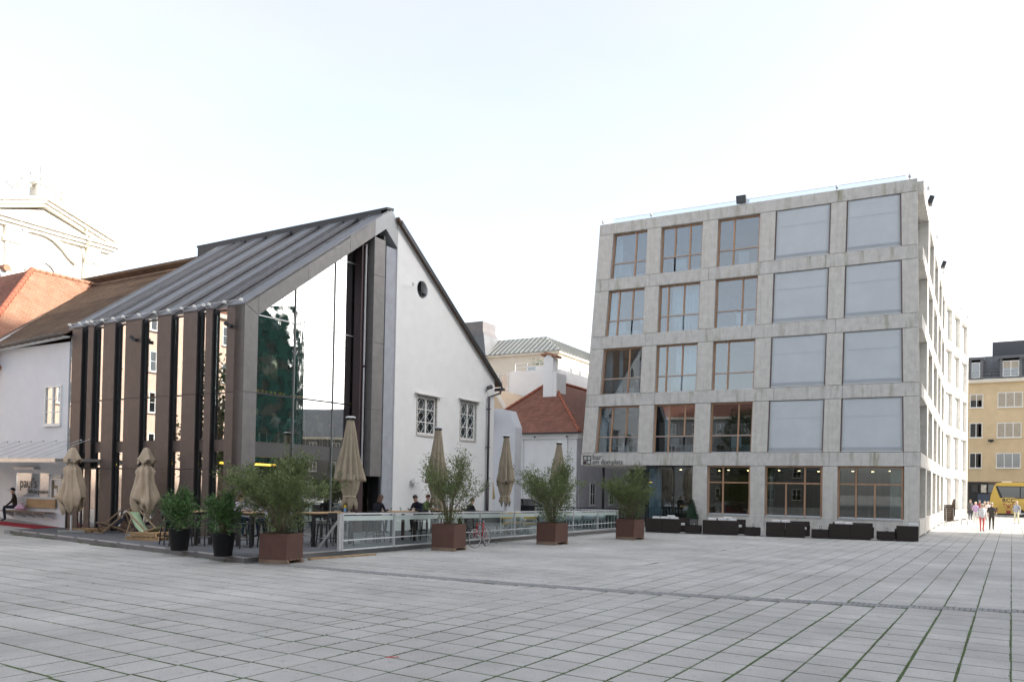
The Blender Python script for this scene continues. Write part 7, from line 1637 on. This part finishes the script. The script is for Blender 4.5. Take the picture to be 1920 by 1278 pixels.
for s in (-1, 1): m.bar((ecx+s*.52, -.016, ecz-.36), (ecx+s*.14, -.016, ecz-1.12), .025, .006, (0, 1, 0)); m.bar((ecx+s*.2, -.016, ecz-.55), (ecx+s*.08, -.016, ecz-1.12), .02, .006, (0, 1, 0))
part('balloon_ropes', m, DKR, em_); m = MB(); m.box(ecx-.2, ecx+.2, -.02, -.012, ecz-1.42, ecz-1.12); part('balloon_basket', m, DKR, em_)
m = MB(); m.box(ecx-.1, ecx+.1, -.018, -.012, ecz-.85, ecz-.62); part('burner', m, DKR, em_)
me = text_mesh('®', .3, 'lettering', DKR, .002); o = put('lettering', me, em_, (ecx+.72, -.016, ecz+.42)); o.rotation_euler = (PI/2, 0, 0)
# ================================================================ parked car behind the fence
P = Dp(992, 955, 52); car = thing('parked_car', 'dark parked car seen above the glass fence', 'car', (P.x, P.y, 0), rad(3))
prof = [(-2.1, .32), (-2.15, .62), (-2.0, .85), (-1.3, .98), (-.75, 1.36), (-.2, 1.45), (.7, 1.42), (1.35, 1.08), (2.0, 1.0), (2.12, .7), (2.08, .32)]
m = MB(); m.prism(prof, lambda p, t_: (p[0], t_, p[1]), -.85, .85); part('body', m, flat('black_car_paint', (.015, .016, .02), .15), car, bevel=.07)
m = MB(); m.prism([(-1.15, 1.0), (-.7, 1.32), (-.15, 1.39), (.0, 1.0)], lambda p, t_: (p[0], t_, p[1]), -.87, -.856); part('side_window', m, BG, car); m = MB(); m.prism([(.05, 1.0), (.0, 1.39), (.65, 1.36), (1.2, 1.04)], lambda p, t_: (p[0], t_, p[1]), -.87, -.856); part('side_window', m, BG, car)
for x in (-1.3, 1.3):
    for y in (-.84, .66): m = MB(); m.tube([(x, y, .32), (x, y+.18, .32)], .32, 18); part('wheel', m, BLACK, car)
for y in (-.6, .6): m = MB(); m.box(-2.17, -2.1, y-.18, y+.18, .62, .76); part('headlight', m, ALUW, car)
# ================================================================ trees across the square, mirrored in the hotel panes
def tree(P, H, R, label, seed, n=170, per=36):
    rr = random.Random(seed); t = thing('broadleaf_tree', label, 'tree', P, 0, 'trees across the square'); m = MB(); m.tube([(0, 0, 0), (.1, .05, H*.25), (-.05, .1, H*.5), (.05, 0, H*.8)], [.28, .22, .15, .05], 8); ends = []
    for k in range(n):
        a = rr.uniform(0, 2*PI); z = rr.uniform(.3, 1.0); q = R*math.sqrt(max(.05, 1-((z-.58)/.45)**2))*rr.uniform(.35, 1.05); e = Vector((q*math.cos(a), q*math.sin(a), H*z)); s = Vector((0, .03, H*(.22+.5*rr.random()*z)))
        if k % 3 == 0: m.tube([s, s.lerp(e, .5) + Vector((0, 0, .3)), e], [.07, .045, .015], 5)
        ends.append((e, (e-s).normalized()))
    part('trunk', m, STEM, t); lm = MB(); leafcloud(lm, ends, .34, .17, per, .42, rr=rr); part('crown', lm, LEAFT, t)
tree(Vector((-19.5, -12, 0)), 11.5, 3.8, 'leafy tree across the square mirrored in the hotel windows', 61); tree(Vector((-41, 3, 0)), 9.5, 3.0, 'leafy tree across the square mirrored between the copper fins', 62, 120, 30)
